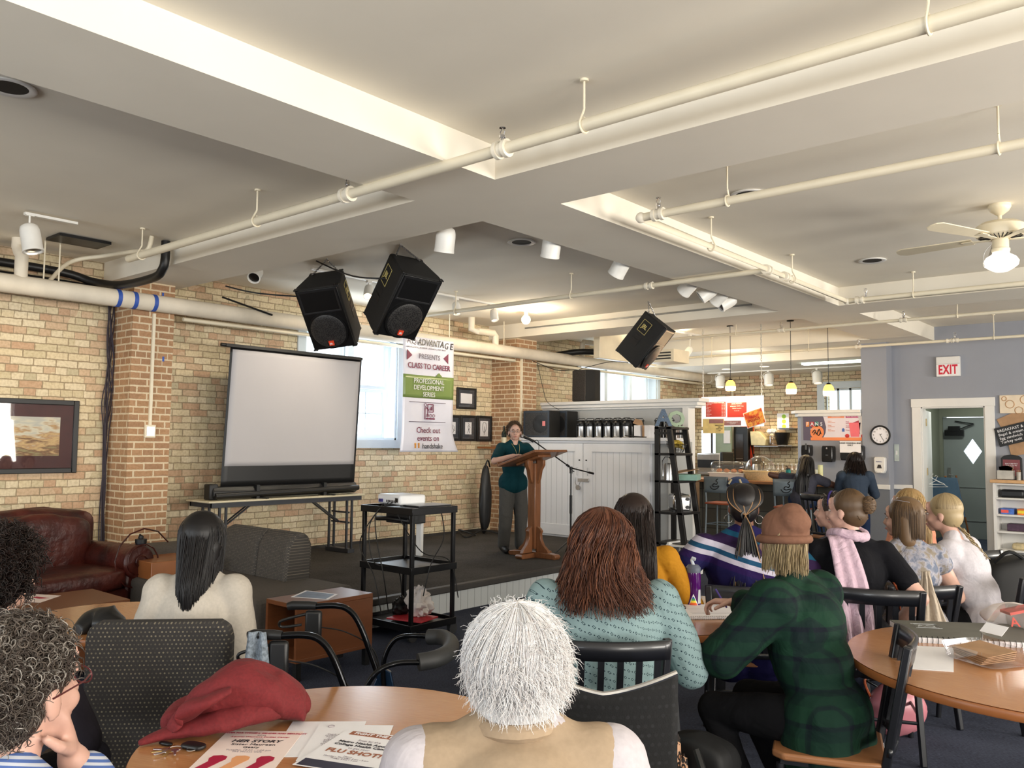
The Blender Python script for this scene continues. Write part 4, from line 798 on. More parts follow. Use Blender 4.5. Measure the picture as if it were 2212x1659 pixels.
# ------------------------------------------------------------------ pillar fittings
t = thing('switch_box', 'cream switch box with conduit on the near brick pillar', 'switch', (-8.32, 4.05, 1.66))
MB().bb((0, -.055, -.065), (.035, .055, .065)).build('box', M_PIPE, t, bevel=.005); MB().bb((.035, -.04, -.045), (.04, .04, .045)).build('cover_plate', M_STEEL, t); MB().bb((.0, -.014, .06), (.025, .014, 1.2)).build('conduit', M_PIPE, t)
tag(MB().bb((-8.24, 9.78, SZ), (-8.21, 9.81, 2.88)).build('conduit', M_PIPE), 'cream conduit strip up the far brick pillar', 'conduit')
b = MB(); random.seed(4)
for k in range(9):
    ph = random.random()*6; b.tube(bez([(-8.70+.012*math.cos(k*.7)+.01*math.sin(ph+z*2.3), 3.79+.012*math.sin(k*.7)+.018*math.sin(ph+z*3.1)+(.03*math.sin((z-2.1)*5+k) if z > 1.9 else 0), z) for z in (.45, .7, .95, 1.2, 1.45, 1.7, 1.95, 2.2, 2.45, 2.7, 2.95, 3.1)], 3), .006, 5)
tag(b.build('cable_bundle', mat('bundle_cable', (58, 52, 62), .6)), 'thick bundle of dark cables down the near brick pillar', 'cables')
for y, z in ((4.16, 2.38), (4.13, 3.04)):
    tag(MB().bb((-8.32, y, z), (-8.317, y+.02, z+.05)).build('tape_scrap', M_TAPE), 'scrap of blue tape on the near brick pillar '+('below' if z < 3 else 'above')+' the fat pipe', 'tape')
# things by the far pillar
t = thing('instrument_bag', 'narrow black instrument bag leaning behind the speaker', 'bag', (-8.42, 9.22, SZ))
MB().grid(lump((0, 0, .5), (.07, .12, .5), 8, .12, 1.5, zmin=.0), 24, 24).build('bag', M_BLK, t); MB().tube(bez([(.02, -.05, .95), (.06, -.02, 1.08), (.03, .06, .98)], 5), .012, 6).build('strap', M_BLK, t)
tag(MB().tube(bez([(-8.3, 8.9, SZ+.01), (-8.45, 8.7, SZ+.09), (-8.2, 8.6, SZ+.01), (-8.35, 9.1, SZ+.06), (-8.2, 9.3, SZ+.01)], 6), .012, 6).build('coiled_cable', M_CORD), 'loop of black cable lying by the brick wall on stage', 'cable')
t = thing('wine_bottle', 'dark green bottle standing on a ledge at the far pillar', 'bottle', (-8.22, 9.4, 1.52)); MB().lathe([(.001, 0), (.037, 0), (.038, .19), (.03, .22), (.014, .25), (.013, .31), (.001, .31)], n=18).build('body', mat('bottle_green', (18, 28, 20), .15), t); MB().lathe([(.0385, .06), (.039, .06), (.039, .14), (.0385, .14)], n=18).build('label_band', M_BEIGE, t)
tag(MB().bb((-8.72, 9.36, 1.49), (-8.15, 9.68, 1.52)).build('wall_ledge', M_WOOD), 'small wooden ledge under the dark bottle by the pillar', 'ledge')
# ------------------------------------------------------------------ ladder shelf
M_ESP = mat('espresso_wood', (15, 12, 11), .5, noise_amt=.15)
LX, LY0, LY1, LH = -5.55, 9.26, 9.66, 1.80
t = thing('ladder_shelf', 'tall dark ladder shelf beside the white cupboard', 'shelf', (LX, (LY0+LY1)/2, 0)); hy = (LY1-LY0)/2
for sy in (-1, 1):
    b = MB(); b.bb((0, sy*hy-.02, 0), (.065, sy*hy+.02, LH)); b.build('rear_post', M_ESP, t, bevel=.003)
    b = MB(); b.bar((.20, sy*hy, LH), (.46, sy*hy, 0), .07, .04, up=(0, 1, 0)); b.build('front_post', M_ESP, t, bevel=.003)
    b = MB(); b.bar((0, sy*hy, LH-.08), (.21, sy*hy, LH-.08), .05, .03); b.build('top_rail', M_ESP, t)
for z, dep in ((LH, .25), (1.47, .30), (1.13, .35), (.74, .40), (.36, .44)):
    b = MB(); b.bb((0, -hy-.02, z-.03), (dep, hy+.02, z)); b.build('shelf_board', M_ESP, t, bevel=.003)
M_MOS = mat('blue_mosaic', (40, 70, 98), .4, noise_amt=.5, scale=60); M_SAGE = mat('sage_paint', (160, 178, 148), .6, noise_amt=.06)
def letter(lb, s, m, loc, size, ex):
    t = thing('block_letter', lb, 'letter sculpture', loc, group=None)
    q = text('letter_body', s, m, t, (0, 0, size*.35), (PI/2, 0, R(38)), size, ext=ex, bold=.009); return t
letter('blue mosaic standing letter A on the ladder shelf', 'A', M_MOS, (-5.48, 9.34, LH+.005), .29, .03)
letter('sage green standing letter Q beside the blue letter', 'Q', M_SAGE, (-5.42, 9.56, LH+.005), .27, .03)
t = thing('banana_basket', 'dark wire basket on the second ladder shelf', 'basket', (-5.38, 9.50, 1.47)); b = MB()
for k in range(6): b.tube([(.13*(.6+.08*k)*math.cos(a*PI/10), .13*(.6+.08*k)*math.sin(a*PI/10), .01+.02*k) for a in range(20)], .003, 5, closed=True)
for k in range(14): a = 2*PI*k/14; b.tube([(.078*math.cos(a), .078*math.sin(a), .01), (.13*math.cos(a), .13*math.sin(a), .12)], .0025, 5)
b.build('wire_bowl', M_BLKM, t)
M_BAN2 = mat('ripe_banana', (176, 150, 58), .5, noise_amt=.25, scale=30)
for k, lb in enumerate(('lowest ripe banana in the wire basket', 'middle ripe banana in the wire basket', 'top ripe banana in the wire basket', 'ripe banana hanging over the basket rim')):
    a = [R(40), R(-10), R(15), R(70)][k]; o = V((-5.38, 9.50, 1.47+.045+.03*min(k, 2))); c, s = math.cos(a), math.sin(a)
    pts = [o+V((c*(u*.19-.095), s*(u*.19-.095), .045*math.sin(u*PI)*(1 if k < 3 else .6))) for u in [i/8 for i in range(9)]]
    tag(MB().tube(pts, [.005, .014, .018, .019, .019, .019, .018, .013, .005], 8).build('banana', M_BAN2), lb, 'banana', 'bananas in the wire basket')
t = thing('water_boiler', 'steel urn with wire handle on the third ladder shelf', 'urn', (-5.42, 9.36, 1.13)); MB().lathe([(.001, 0), (.06, 0), (.06, .19), (.05, .21), (.001, .215)], n=20).build('body', M_STEEL, t); MB().tube([(-.06, -.03, .05), (-.07, -.03, .24), (-.03, -.03, .29), (.03, -.03, .29), (.06, -.03, .24)], .006, 6).build('wire_handle', M_CHROME, t); MB().box((.03, 0, .15), (.05, .04, .06)).build('spout', M_BLK, t)
t = thing('flat_carton', 'flat teal sided carton lying on the third ladder shelf', 'box', (-5.30, 9.58, 1.13), R(20)); MB().bb((-.17, -.16, 0), (.17, .16, .075)).build('carton', mat('teal_carton', (128, 164, 150), .6), t, bevel=.003); MB().bar((-.17, -.16, .08), (.1, .1, .14), .2, .004).build('open_flap', M_KRAFT, t)
t = thing('toaster', 'chrome toaster with ribbed side on the fourth ladder shelf', 'toaster', (-5.32, 9.46, .74), R(40)); t.scale = (1.25, 1.25, 1.1)
MB().bb((-.09, -.15, .02), (.09, .15, .2)).build('body', M_CHROME, t, bevel=.03); b = MB(); b.bb((-.07, -.156, .03), (.07, -.149, .17)); b.build('control_panel', M_STEEL, t, bevel=.004)
b = MB()
for xx in (-.05, .05):
    for z in (.06, .15): b.cyl((xx, -.157, z), (xx, -.175, z), .018)
b.build('dial', M_BLK, t); b = MB(); b.bb((-.085, -.14, 0), (.085, .14, .022)); b.build('base', M_BLK, t)
for xx in (-.035, .035): MB().bb((xx-.012, -.12, .195), (xx+.012, .12, .202)).build('slot', M_BLK, t)
t = thing('white_bin', 'low white bin at the foot of the ladder shelf', 'bin', (-5.15, 9.30, 0)); MB().prism([(-.16, 0), (.16, 0), (.18, .36), (.17, .38), (.15, .38), (.14, .03), (-.14, .03), (-.15, .38), (-.17, .38), (-.18, .36)], -.14, .14, 'y').build('body', M_WHITE, t); MB().bb((-.19, -.15, .33), (.19, .15, .35)).build('lid', M_WHITE, t, bevel=.004)
# ------------------------------------------------------------------ bar counter
def tile_mat():
    t = NT('slate_tile'); g = t.n('NewGeometry').outputs['Position']; br = t.n('TexBrick', i_Vector=t.n('Mapping', i_Vector=g, i_Rotation=(PI/2, 0, 0)).outputs[0], i_Scale=1.0)
    br.offset = 0; br.inputs['Brick Width'].default_value = .3; br.inputs['Row Height'].default_value = .3; br.inputs['Mortar Size'].default_value = .006
    br.inputs[1].default_value = (*lin((70, 62, 52)), 1); br.inputs[2].default_value = (*lin((92, 92, 84)), 1); br.inputs[3].default_value = (*lin((40, 38, 36)), 1)
    t.set(t.b.inputs['Base Color'], br.outputs[0]); t.b.inputs['Roughness'].default_value = .6; return t.m
BX0, BX1, BYF = -6.45, -4.05, 11.7
t = thing('bar_counter', 'wood topped serving bar with slate tiled front', 'counter', ((BX0+BX1)/2, BYF, 0)); o = V(((BX0+BX1)/2, BYF, 0))
MB().bb(V((BX0, BYF, 1.01))-o, V((BX1, BYF+.62, 1.06))-o).build('countertop', mat('bar_top_wood', (186, 132, 88), .35, noise_amt=.12, scale=5, stretch=(1, 8, 1)), t, bevel=.01)
MB().bb(V((BX0+.1, BYF+.22, .09))-o, V((BX1-.1, BYF+.6, 1.01))-o).build('tiled_front', tile_mat(), t)
MB().bb(V((BX0+.1, BYF+.25, 0))-o, V((BX1-.1, BYF+.6, .09))-o).build('toe_kick', M_BLK, t)
CTZ = 1.06
# bar stools with gray metal backs
M_STOOL = mat('stool_grey_metal', (112, 122, 128), .4, metal=.3, noise_amt=.04); M_SEATR = mat('stool_seat_wood', (150, 74, 44), .4, noise_amt=.12, scale=6)
def stool(lb, loc, rz):
    t = thing('bar_stool', lb, 'bar stool', loc, rz, group='grey metal bar stools')
    MB().box((0, 0, .745), (.38, .38, .03)).build('seat', M_SEATR, t, bevel=.012)
    for sx in (-1, 1):
        MB().tube([(sx*.19, .19, 0), (sx*.16, .15, .73)], .014, 10).build('leg', M_STOOL, t)
        MB().tube([(sx*.19, -.19, 0), (sx*.17, -.165, .73), (sx*.175, -.20, 1.12)], .014, 10).build('leg', M_STOOL, t)
    b = MB()
    for z in (.22, .45):
        s_ = .19-.03*z/.73; b.tube([(-s_, -s_, z), (s_, -s_, z), (s_, s_, z), (-s_, s_, z)], .009, 8, closed=True)
    b.build('footrest', M_STOOL, t)
    bk = MB().grid(lambda u, v: V(((u-.5)*.37, -.195-.03*math.sin(u*PI)-.01*v, .90+.23*v)), 12, 4).build('back_panel', M_STOOL, t, solid=.012)
    g = MB(); K = [(-.07, .99), (-.04, .955), (.01, .95), (.05, .975), (.06, 1.0), (.0, .985), (-.03, 1.0), (-.01, 1.03), (.03, 1.02), (.045, 1.05), (.02, 1.07), (.05, 1.10)]
    g.tube(bez([(x, -.243, z) for x, z in K], 5), .006, 5); g.build('cup_emblem', M_BLK, t); return t
p1, p2, p3 = at(1698, 1075, y=11.05), at(1775, 1072, y=11.15), at(1600, 1075, y=11.2)
stool('grey bar stool showing a cup emblem, unoccupied, right of braided ponytail', (p1.x, 11.22, 0), R(8))
st2 = stool('grey bar stool under the person with long black braids', (-4.53, 11.28, 0), R(20))
t = stool('grey bar stool partly hidden behind the blue headscarf', (-5.6, 11.2, 0), R(0))
# counter things
t = thing('pastry_case', 'clear lidded white pastry case on the bar', 'pastry case', (-5.86, 12.0, CTZ))
MB().bb((-.28, -.16, 0), (.28, .16, .09)).build('tray', M_WHITE, t, bevel=.008); MB().bb((-.3, -.18, .085), (.3, .18, .098)).build('rim', M_WHITE, t, bevel=.004)
M_DOME = glass('acrylic_dome', (.97, .96, .94), .5, .05)
MB().bb((-.28, -.16, .1), (.28, .16, .27)).build('clear_lid', M_DOME, t, bevel=.06)
random.seed(3)
for k in range(4):
    tag(blob('pastry', mat('pastry_crust', (196, 128, 88), .7, noise_amt=.2), lump((-6.04+.12*k, 11.98, CTZ+.125), (.045, .04, .03), k, .3), 16, 10), 'baked pastry under the clear lid, '+['leftmost', 'second from left', 'third from left', 'rightmost'][k]+' of four', 'pastry', 'pastries under the clear lid')
bp = at(1635, 1040, y=11.88); t = thing('bread_basket', 'cream woven basket with a clear dome lid on the bar', 'basket', (bp.x, 12.0, CTZ))
t.scale = (1.25, 1.25, 1.25); b = MB(); b.lathe([(.001, 0), (.16, 0), (.2, .10), (.215, .105), (.205, .11), (.19, .1), (.15, .015), (.001, .012)], n=36); b.build('wicker_basket', mat('wicker', (222, 198, 150), .8, noise_amt=.15, scale=60, bump=.6, bscale=160), t)
MB().lathe([(.17+.0, .105)]+[(.18*math.cos(a*PI/20), .115+.18*math.sin(a*PI/20)) for a in range(0, 10)], n=32).build('dome_lid', M_DOME, t)
random.seed(5)
for i, px in enumerate((1662, 1671, 1681, 1691, 1711, 1720)):
    q = at(px, 1020, y=12.2); b = thing('syrup_bottle', 'PLACEHOLDER', 'pump bottle', (q.x, 12.2, CTZ), group='pump bottles along the bar'); b['label'] = ['first', 'second', 'third', 'fourth', 'fifth', 'sixth'][i]+' white pump syrup bottle right of the domed basket'
    MB().lathe([(.001, 0), (.032, 0), (.034, .11), (.015, .15), (.015, .16), (.001, .16)], n=14).build('bottle', glass('clear_syrup', (.93, .9, .85), .3, .08), b)
    k = MB(); k.lathe([(.001, .16), (.02, .16), (.012, .18), (.005, .19), (.005, .24), (.018, .245), (.018, .25), (.001, .25)], n=10); k.bb((-.004, -.045, .238), (.004, 0, .246)); k.build('pump', M_WHITE, b)
q = at(1703, 1030, y=11.95); t = thing('water_bottle', 'teal flip lid water bottle on the bar by the elbow', 'bottle', (q.x, 11.95, CTZ)); MB().lathe([(.001, 0), (.034, 0), (.036, .02), (.036, .15), (.03, .17), (.001, .17)], n=18).build('body', mat('teal_plastic', (20, 118, 122), .2), t); b = MB(); b.lathe([(.001, .165), (.03, .165), (.03, .19), (.001, .195)], n=16); b.tube([(0, 0, .19), (-.02, 0, .22), (-.04, 0, .22)], .007, 6); b.build('lid', M_BLK, t)
q = at(1773, 1015, y=11.9); 
for k in range(2):
    t = thing('paper_cup', ('tall stack of pale green paper cups' if k == 0 else 'short stack of white paper cups')+' on the bar', 'cups', (-4.35+.07*k if 0 else at(1772-8*k, 1000, y=12.15).x, 12.15, CTZ), group='stacked paper cups'); b = MB()
    for i in range(12 if k == 0 else 7): b.lathe([(.001, .014*i), (.026, .014*i), (.036, .014*i+.09), (.034, .014*i+.09), (.001, .014*i+.088)], n=16)
    b.build('cups', mat('cup_paper%d' % k, (214, 222, 176) if k == 0 else (206, 216, 206), .6), t)
# ------------------------------------------------------------------ menu board
MY = 11.86; a = at(1515, 858, y=MY); c = at(1650, 921, y=MY)
t = thing('menu_board', 'white menu board hanging on chains over the bar', 'menu board', ((a.x+c.x)/2, MY, (a.z+c.z)/2)); o = V(((a.x+c.x)/2, MY, (a.z+c.z)/2)); hx_, hz = (c.x-a.x)/2, (a.z-c.z)/2
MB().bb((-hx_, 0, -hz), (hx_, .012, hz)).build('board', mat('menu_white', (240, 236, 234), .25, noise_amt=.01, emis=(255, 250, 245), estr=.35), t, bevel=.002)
for sx in (-1, 1): chain_mesh((sx*(hx_-.03), .006, hz), (sx*(hx_-.03), .006, CZ-o.z), t, link=.05, r=.004, wl=.01, m=mat('chain_white', (200, 198, 190), .4, metal=.3))
M_MRED = mat('menu_red', (196, 62, 52), .4, noise_amt=.08, scale=5); M_MAUV = mat('menu_mauve', (150, 108, 112), .5); M_CRM = mat('menu_cream', (226, 204, 140), .5)
def sheet(nm, px0, py0, px1, py1, m, e, y=MY):
    p, q = at(px0, py0, y=y), at(px1, py1, y=y); s = MB().bb((p.x-o.x, -e, q.z-o.z), (q.x-o.x, -e+.003, p.z-o.z)).build(nm, m, t); return s, p-o, q-o
s1, p, q = sheet('red_menu', 1525, 869, 1568, 900, M_MRED, .005); Z0 = p.z
text('lettering', 'COFFEE AND ESPRESSO DRINK MENU', M_PAPER, s1, ((p.x+q.x)/2, -.006, p.z-.014), FY, .017, bold=.0004)
for k in range(9):
    z = p.z-.035-k*.022; text('lettering', ['Brewed coffee', 'Latte', 'Cappuccino', 'Mocha', 'Caramel latte', 'Americano', 'Chai latte', 'Hot chocolate', 'Iced latte'][k], M_PAPER, s1, (p.x+.01, -.006, z), FY, .015, align='LEFT'); text('lettering', '%.2f  %.2f' % (1.75+k*.2, 2.25+k*.2), M_PAPER, s1, (q.x-.01, -.006, z), FY, .015, align='RIGHT')
s1, p, q = sheet('red_menu', 1571, 870, 1613, 901, M_MRED, .005)
for k, (s, sz) in enumerate((('SAVE MONEY', .028), ('using your OWN mug', .024), ('small $1.00   large $1.25', .015), ('fresh coffee daily', .012))): text('lettering', s, M_PAPER, s1, ((p.x+q.x)/2, -.006, p.z-.02-.035*k), FY, sz)
s1, p, q = sheet('mauve_strip', 1564, 909, 1601, 919, M_MAUV, .005); text('lettering', 'PLEASE ORDER AND PICK UP\nAT THE COUNTER\nTHANK YOU', M_PAPER, s1, ((p.x+q.x)/2, -.006, (p.z+q.z)/2), FY, .014)
s1, p, q = sheet('cream_sheet', 1519, 905, 1565, 936, M_CRM, .012); MB().bb((p.x+.11, -.014, p.z-.07), (q.x-.01, -.012, p.z-.008)).build('photo_strip', M_MAUV, s1); text('lettering', 'SMOOTHIES\n3.25\nHOT TEA\n1.50', mat('print_dark', (80, 66, 40), .6), s1, (q.x-.08, -.0135, (p.z+q.z)/2-.03), FY, .026)
def autumn():
    t = NT('autumn_photo'); tc = t.n('TexCoord').outputs['Object']; v = t.n('TexNoise', i_Vector=tc, i_Scale=9.0, i_Detail=4.0)
    t.set(t.b.inputs['Base Color'], t.ramp(v.outputs[0], [(.3, lin((150, 40, 20))), (.45, lin((214, 84, 34))), (.55, lin((236, 176, 80))), (.7, lin((190, 70, 50)))])); return t.m
p = at(1631, 903, y=MY)-o; e = bpy.data.objects.new('autumn_poster', None); COL.objects.link(e); e.parent = t; e.location = (p.x, -.02, p.z); e.rotation_euler = (0, R(-17), 0)
MB().bb((-.155, .0, -.12), (.155, .003, .12)).build('white_border', M_PAPER, e); MB().bb((-.145, -.003, -.11), (.145, 0, .11)).build('photo', autumn(), e)
text('lettering', 'FALL\nSPECIALS', mat('poster_red', (170, 30, 24), .5), e, (-.02, -.005, 0), FY, .05, bold=.001)
light('kitchen_light', 'POINT', (-6.3, 13.2, 2.8), 8, WARM, size=.12)
# ------------------------------------------------------------------ pendants
M_AMB = mat('amber_glass', (255, 190, 90), .3, noise_amt=0, emis=(255, 176, 70), estr=2.2); M_AMBB = mat('glowing_glass', (255, 246, 220), .3, noise_amt=0, emis=(255, 232, 180), estr=7)
for i, (px, py, lb) in enumerate(((1578, 832, 'nearest the hanging loudspeaker'), (1709, 838, 'middle one of the row over the bar'), (1790, 842, 'in front of the small far window'))):
    q = at(px, py, y=11.75); t = thing('pendant_lamp', 'small glowing amber pendant lamp '+lb, 'pendant lamp', (q.x, 11.75, q.z), group='amber pendants over the bar')
    MB().cyl((0, 0, .09), (0, 0, CZ-q.z), .0045, n=6).build('cord', M_BLK, t); MB().lathe([(.02, CZ-q.z-.02), (.05, CZ-q.z-.015), (.05, CZ-q.z)], n=18).build('ceiling_rose', M_BLK, t)
    MB().lathe([(.001, .10), (.022, .095), (.035, .075), (.036, .07)], n=18).build('cap', M_BLKM, t)
    MB().lathe([(.036, .072), (.062, .04), (.074, 0), (.075, -.02)], n=24).build('shade', M_AMB, t); MB().lathe([(.075, -.02), (.076, -.05), (.068, -.085), (.001, -.08)], n=24).build('shade_glow', M_AMBB, t)
    light('pendant_light', 'POINT', (q.x, 11.75, q.z-.13), 7, (1, .72, .4), size=.05)
# kitchen track
t = thing('light_track', 'white rail across the kitchen ceiling with three cans', 'track light rail', (-7.9, 15.2, 3.01)); MB().bb((0, -.018, -.02), (3.4, .018, 0)).build('rail', M_CANW, t)
for px, lb in ((1555, 'left of the three'), (1660, 'middle of the three'), (1765, 'right of the three')):
    can('white hooded can on kitchen rail, '+lb, (at(px, 806, y=15.2).x, 15.2, 2.99), (.12, -.2, -1), r=.085, L=.2, stem=.07, lens=M_BULBD, group='kitchen track cans', yoke=True)
for x, y in ((-7.2, 14.6), (-6.4, 14.5)):
    t = thing('kitchen_downlight', 'small lit kitchen ceiling light '+('left' if x < -7 else 'right')+' of the pair', 'downlight', (x, y, 3.01)); MB().lathe([(.001, -.006), (.07, -.006), (.085, -.002), (.085, 0)], n=20).build('lens', M_BULBD, t)
tag(MB().bb((-5.6, 14.2, 2.975), (-4.5, 14.35, 3.01)).build('strip_light', mat('tube_glow', (235, 250, 245), .5, noise_amt=0, emis=(225, 250, 240), estr=2.5)), 'long fluorescent strip light at the kitchen ceiling edge', 'strip light')
t = thing('air_unit', 'cream ceiling air unit with a slotted grille', 'air conditioner', (-7.4, 10.7, 3.02)); MB().bb((-.12, 0, -.11), (0, 1.7, .36)).build('housing', M_PIPE, t, bevel=.01)
u0 = at(1425, 765, y=11.4); u1 = at(1461, 781, y=11.4); MB().bb((u0.x-.2+7.4, .62, u1.z-3.02), (u1.x+7.4, 1.1, u0.z-3.02+.06)).build('grille_box', M_PIPE, t)
b = MB()
for k in range(3): b.bb((u0.x-.1+7.4, .60, u1.z-3.02+.04+k*.045), (u1.x+7.35, .625, u1.z-3.02+.06+k*.045))
b.build('slots', M_BLK, t)
tag(MB().tube(bez([(-8.4, 10.9, 3.03), (-8.0, 11.1, 3.08), (-7.5, 11.6, 3.05), (-7.0, 11.9, 3.0)], 5), .05, 10).build('black_hose', M_BLK), 'thick black hose bundle above the half wall window', 'hose')
light('spot_glow', 'SPOT', (-6.6, 12.0, 2.95), 30, WARM, aim=(-6.9, 11.3, 3.3), size=.05, cone=2.2)
# ------------------------------------------------------------------ kitchen background
t = thing('display_fridge', 'tall black glass door fridge behind the bar', 'fridge', (-8.0, 15.8, 0)); q0 = at(1578, 960, y=15.7); q1 = at(1601, 960, y=15.7); t.location = ((q0.x+q1.x)/2, 15.95, 0); hw = (q1.x-q0.x)/2
t.location.y = 16.1; MB().bb((-hw-.1, -.04, 0), (hw-.02, .2, 1.95)).build('cabinet', M_BLK, t, bevel=.01); MB().bb((-hw-.06, -.05, .15), (hw-.12, -.04, 1.8)).build('glass_door', mat('fridge_glass', (44, 34, 30), .1), t)
for z in (.5, .9, 1.3): MB().bb((-hw-.05, -.055, z), (hw-.13, -.05, z+.012)).build('shelf_edge', mat('shelf_edge', (90, 80, 70), .5), t)
q0 = at(1543, 960, y=15.9); q1 = at(1577, 960, y=15.9); struct('wall_kitchen_panel', MB().bb((q0.x, 15.95, 0), (q1.x, 16.0, 2.0)), mat('pale_green_panel', (156, 172, 152), .6, noise_amt=.04))
p, q = at(1563, 930, y=15.93), at(1577, 958, y=15.93); tag(MB().bb((p.x, 15.925, q.z), (q.x, 15.945, p.z)).build('paper_notice', M_PAPER), 'plain white notice on the pale green kitchen panel', 'notice')
p, q = at(1512, 955, y=16.2), at(1543, 985, y=16.2); struct('window_9', MB().bb((p.x, 16.28, q.z), (q.x, 16.3, p.z+.25)), mat('bright_kitchen_window', (235, 245, 250), .4, emis=(225, 240, 255), estr=1.5)); struct('trim_kitchen_window', MB().bb(((p.x+q.x)/2+.06, 16.25, q.z), ((p.x+q.x)/2+.1, 16.28, p.z+.25)), M_BLUED)
t = thing('coffee_machine', 'silver coffee machine with dark side panel in the kitchen', 'coffee machine', (at(1540, 1010, y=14.5).x, 14.6, 1.0)); MB().bb((-.28, -.2, 0), (.2, .25, .42)).build('body', M_STEEL, t, bevel=.02); MB().bb((.2, -.22, 0), (.26, .25, .45)).build('side_panel', M_BLK, t, bevel=.02); MB().bb((-.26, -.215, .15), (.18, -.2, .3)).build('front_recess', M_BLK, t); MB().bb((-.26, -.28, .02), (.18, -.2, .05)).build('drip_tray', M_STEEL, t)
q = at(1545, 1030, y=14.6); struct('trim_back_counter', MB().bb((-8.6, 14.3, .0), (-4.9, 14.95, 1.0)), mat('back_counter', (140, 110, 80), .5))
p, q = at(1601, 918, y=16.3), at(1629, 1000, y=16.3); t = thing('orange_poster', 'tall orange poster behind the hanging aprons', 'poster', ((p.x+q.x)/2, 16.3, 1.6)); MB().bb((-(q.x-p.x)/2, 0, -.55), ((q.x-p.x)/2, .01, .6)).build('sheet', mat('orange_print', (214, 88, 44), .5, noise_amt=.1), t)
a0 = at(1608, 965, y=16.15); t = thing('apron', 'cream apron hanging in front of the orange poster', 'apron', (a0.x, 16.2, a0.z)); MB().grid(lambda u, v: V(((u-.5)*.24*(1-.3*v), .02*math.sin(u*9), -.45+.5*v)), 14, 10).build('cloth', mat('apron_cloth', (188, 158, 120), .8), t, solid=.006)
a0 = at(1619, 975, y=16.15); t = thing('apron', 'black apron with an orange strap on the kitchen wall', 'apron', (a0.x, 16.2, a0.z)); MB().grid(lambda u, v: V(((u-.5)*.22*(1-.3*v), .02*math.sin(u*9), -.6+.55*v)), 14, 10).build('cloth', M_BLK, t, solid=.006); MB().tube(bez([(.0, -.02, .15), (.05, -.03, -.1), (.1, -.03, -.3), (.03, -.03, -.3), (.02, -.03, -.1), (0, -.02, .15)], 5), .01, 6).build('strap', M_ORG, t)
# shelves + containers on the far wall
for i, (px0, px1, py) in enumerate(((1632, 1668, 963), (1684, 1698, 962), (1682, 1700, 924))):
    p, q = at(px0, py, y=16.1), at(px1+6, py, y=16.1); tag(MB().bb((p.x, 16.02, p.z-.015), (q.x+.1, 16.32, p.z)).build('wall_shelf', M_STEEL), ['metal wall shelf with steel bins by the orange poster', 'metal wall shelf at the blue partition edge', 'small shelf holding the green dotted card'][i], 'shelf')
p = at(1642, 962, y=16.15); t = thing('metal_bin', 'angled steel bin on the kitchen shelf', 'bin', (p.x, 16.15, p.z)); MB().prism([(-.15, 0), (.15, 0), (.17, .12), (.02, .28), (-.17, .28)], -.1, .1, 'y').build('body', mat('cream_bin', (206, 196, 160), .5), t, bevel=.01)
p = at(1667, 962, y=16.1); t = thing('plastic_jar', 'clear plastic jug with crumpled top on the kitchen shelf', 'jar', (p.x, 16.15, p.z)); MB().lathe([(.001, 0), (.09, 0), (.1, .18), (.06, .24), (.001, .24)], n=16).build('jug', M_DOME, t); blob('bag_top', M_PAPER, lump((-.02, 0, .28), (.1, .07, .05), 4, .5), 14, 10, t)
p = at(1690, 961, y=16.1); t = thing('cooking_pot', 'dark round pot on the kitchen shelf', 'pot', (p.x-.02, 16.15, p.z)); MB().lathe([(.001, 0), (.1, 0), (.15, .22), (.15, .24), (.001, .24)], n=20).build('pot', M_BLKM, t)
p, q = at(1684, 899, y=16.08), at(1697, 922, y=16.08); t = thing('recycling_card', 'white card with three green circles on a small shelf', 'card', ((p.x+q.x)/2, 16.1, (p.z+q.z)/2)); MB().bb((-.12, 0, -.16), (.12, .006, .16)).build('card', M_PAPER, t)
for z in (-.1, 0, .1): MB().lathe([(.02 if z == 0 else .001, -.002), (.042, -.002), (.042, .0), (.001, .0)], (0.02, -.001, z), 20, (0, 1, 0)).build('green_circle', mat('card_green', (150, 196, 50), .5), t)
p = at(1634, 1000, y=14.6); t = thing('coffee_carafe', 'steel and black coffee carafe behind the domed basket', 'carafe', (p.x, 14.6, 1.0)); MB().lathe([(.001, 0), (.08, 0), (.09, .02), (.085, .2), (.05, .26), (.001, .26)], n=20).build('body', M_STEEL, t); b = MB(); b.lathe([(.07, .24), (.085, .27), (.085, .34), (.07, .36), (.001, .36)], n=20); b.tube([(.08, 0, .3), (.14, 0, .26), (.12, 0, .12), (.09, 0, .1)], .012, 6); b.build('lid', M_BLK, t)
light('back_counter_glow', 'AREA', (-6.6, 15.9, 2.1), 5, (1, .75, .42), size=1.6, size_y=.2, aim=(-6.6, 16.2, .8))
# ------------------------------------------------------------------ blue partition with poster
PX0, PX1, PY = -5.45, -4.36, 13.45; PZ = at(1780, 886, y=PY).z
struct('wall_blue_partition', MB().prism([(PX0, 13.62), (PX0+.12, PY), (PX1, PY), (PX1, 13.67), (PX0, 13.67)], 0, PZ-.05), M_BLUE, smooth=False)
b = MB(); b.prism([(PX0-.1, 13.68), (PX0-.08, 13.55), (PX0+.06, PY-.08), (PX1, PY-.08), (PX1, 13.68)], PZ-.05, PZ); b.prism([(PX0-.05, 13.68), (PX0-.03, 13.58), (PX0+.09, PY-.04), (PX1, PY-.04), (PX1, 13.68)], PZ-.10, PZ-.05); struct('trim_partition_ledge', b, M_WHITE, bevel=.006)
PP = PY-.004; p, q = at(1735, 894, y=PP), at(1873, 952, y=PP); W = PX1-.004-p.x; H = p.z-q.z
t = thing('drinks_poster', 'wide smoothie poster with purple edge on blue partition', 'poster', (p.x, PP, q.z))
MB().bb((0, -.004, 0), (W, 0, H)).build('sheet', mat('poster_white', (226, 216, 222), .4, noise_amt=.01), t)
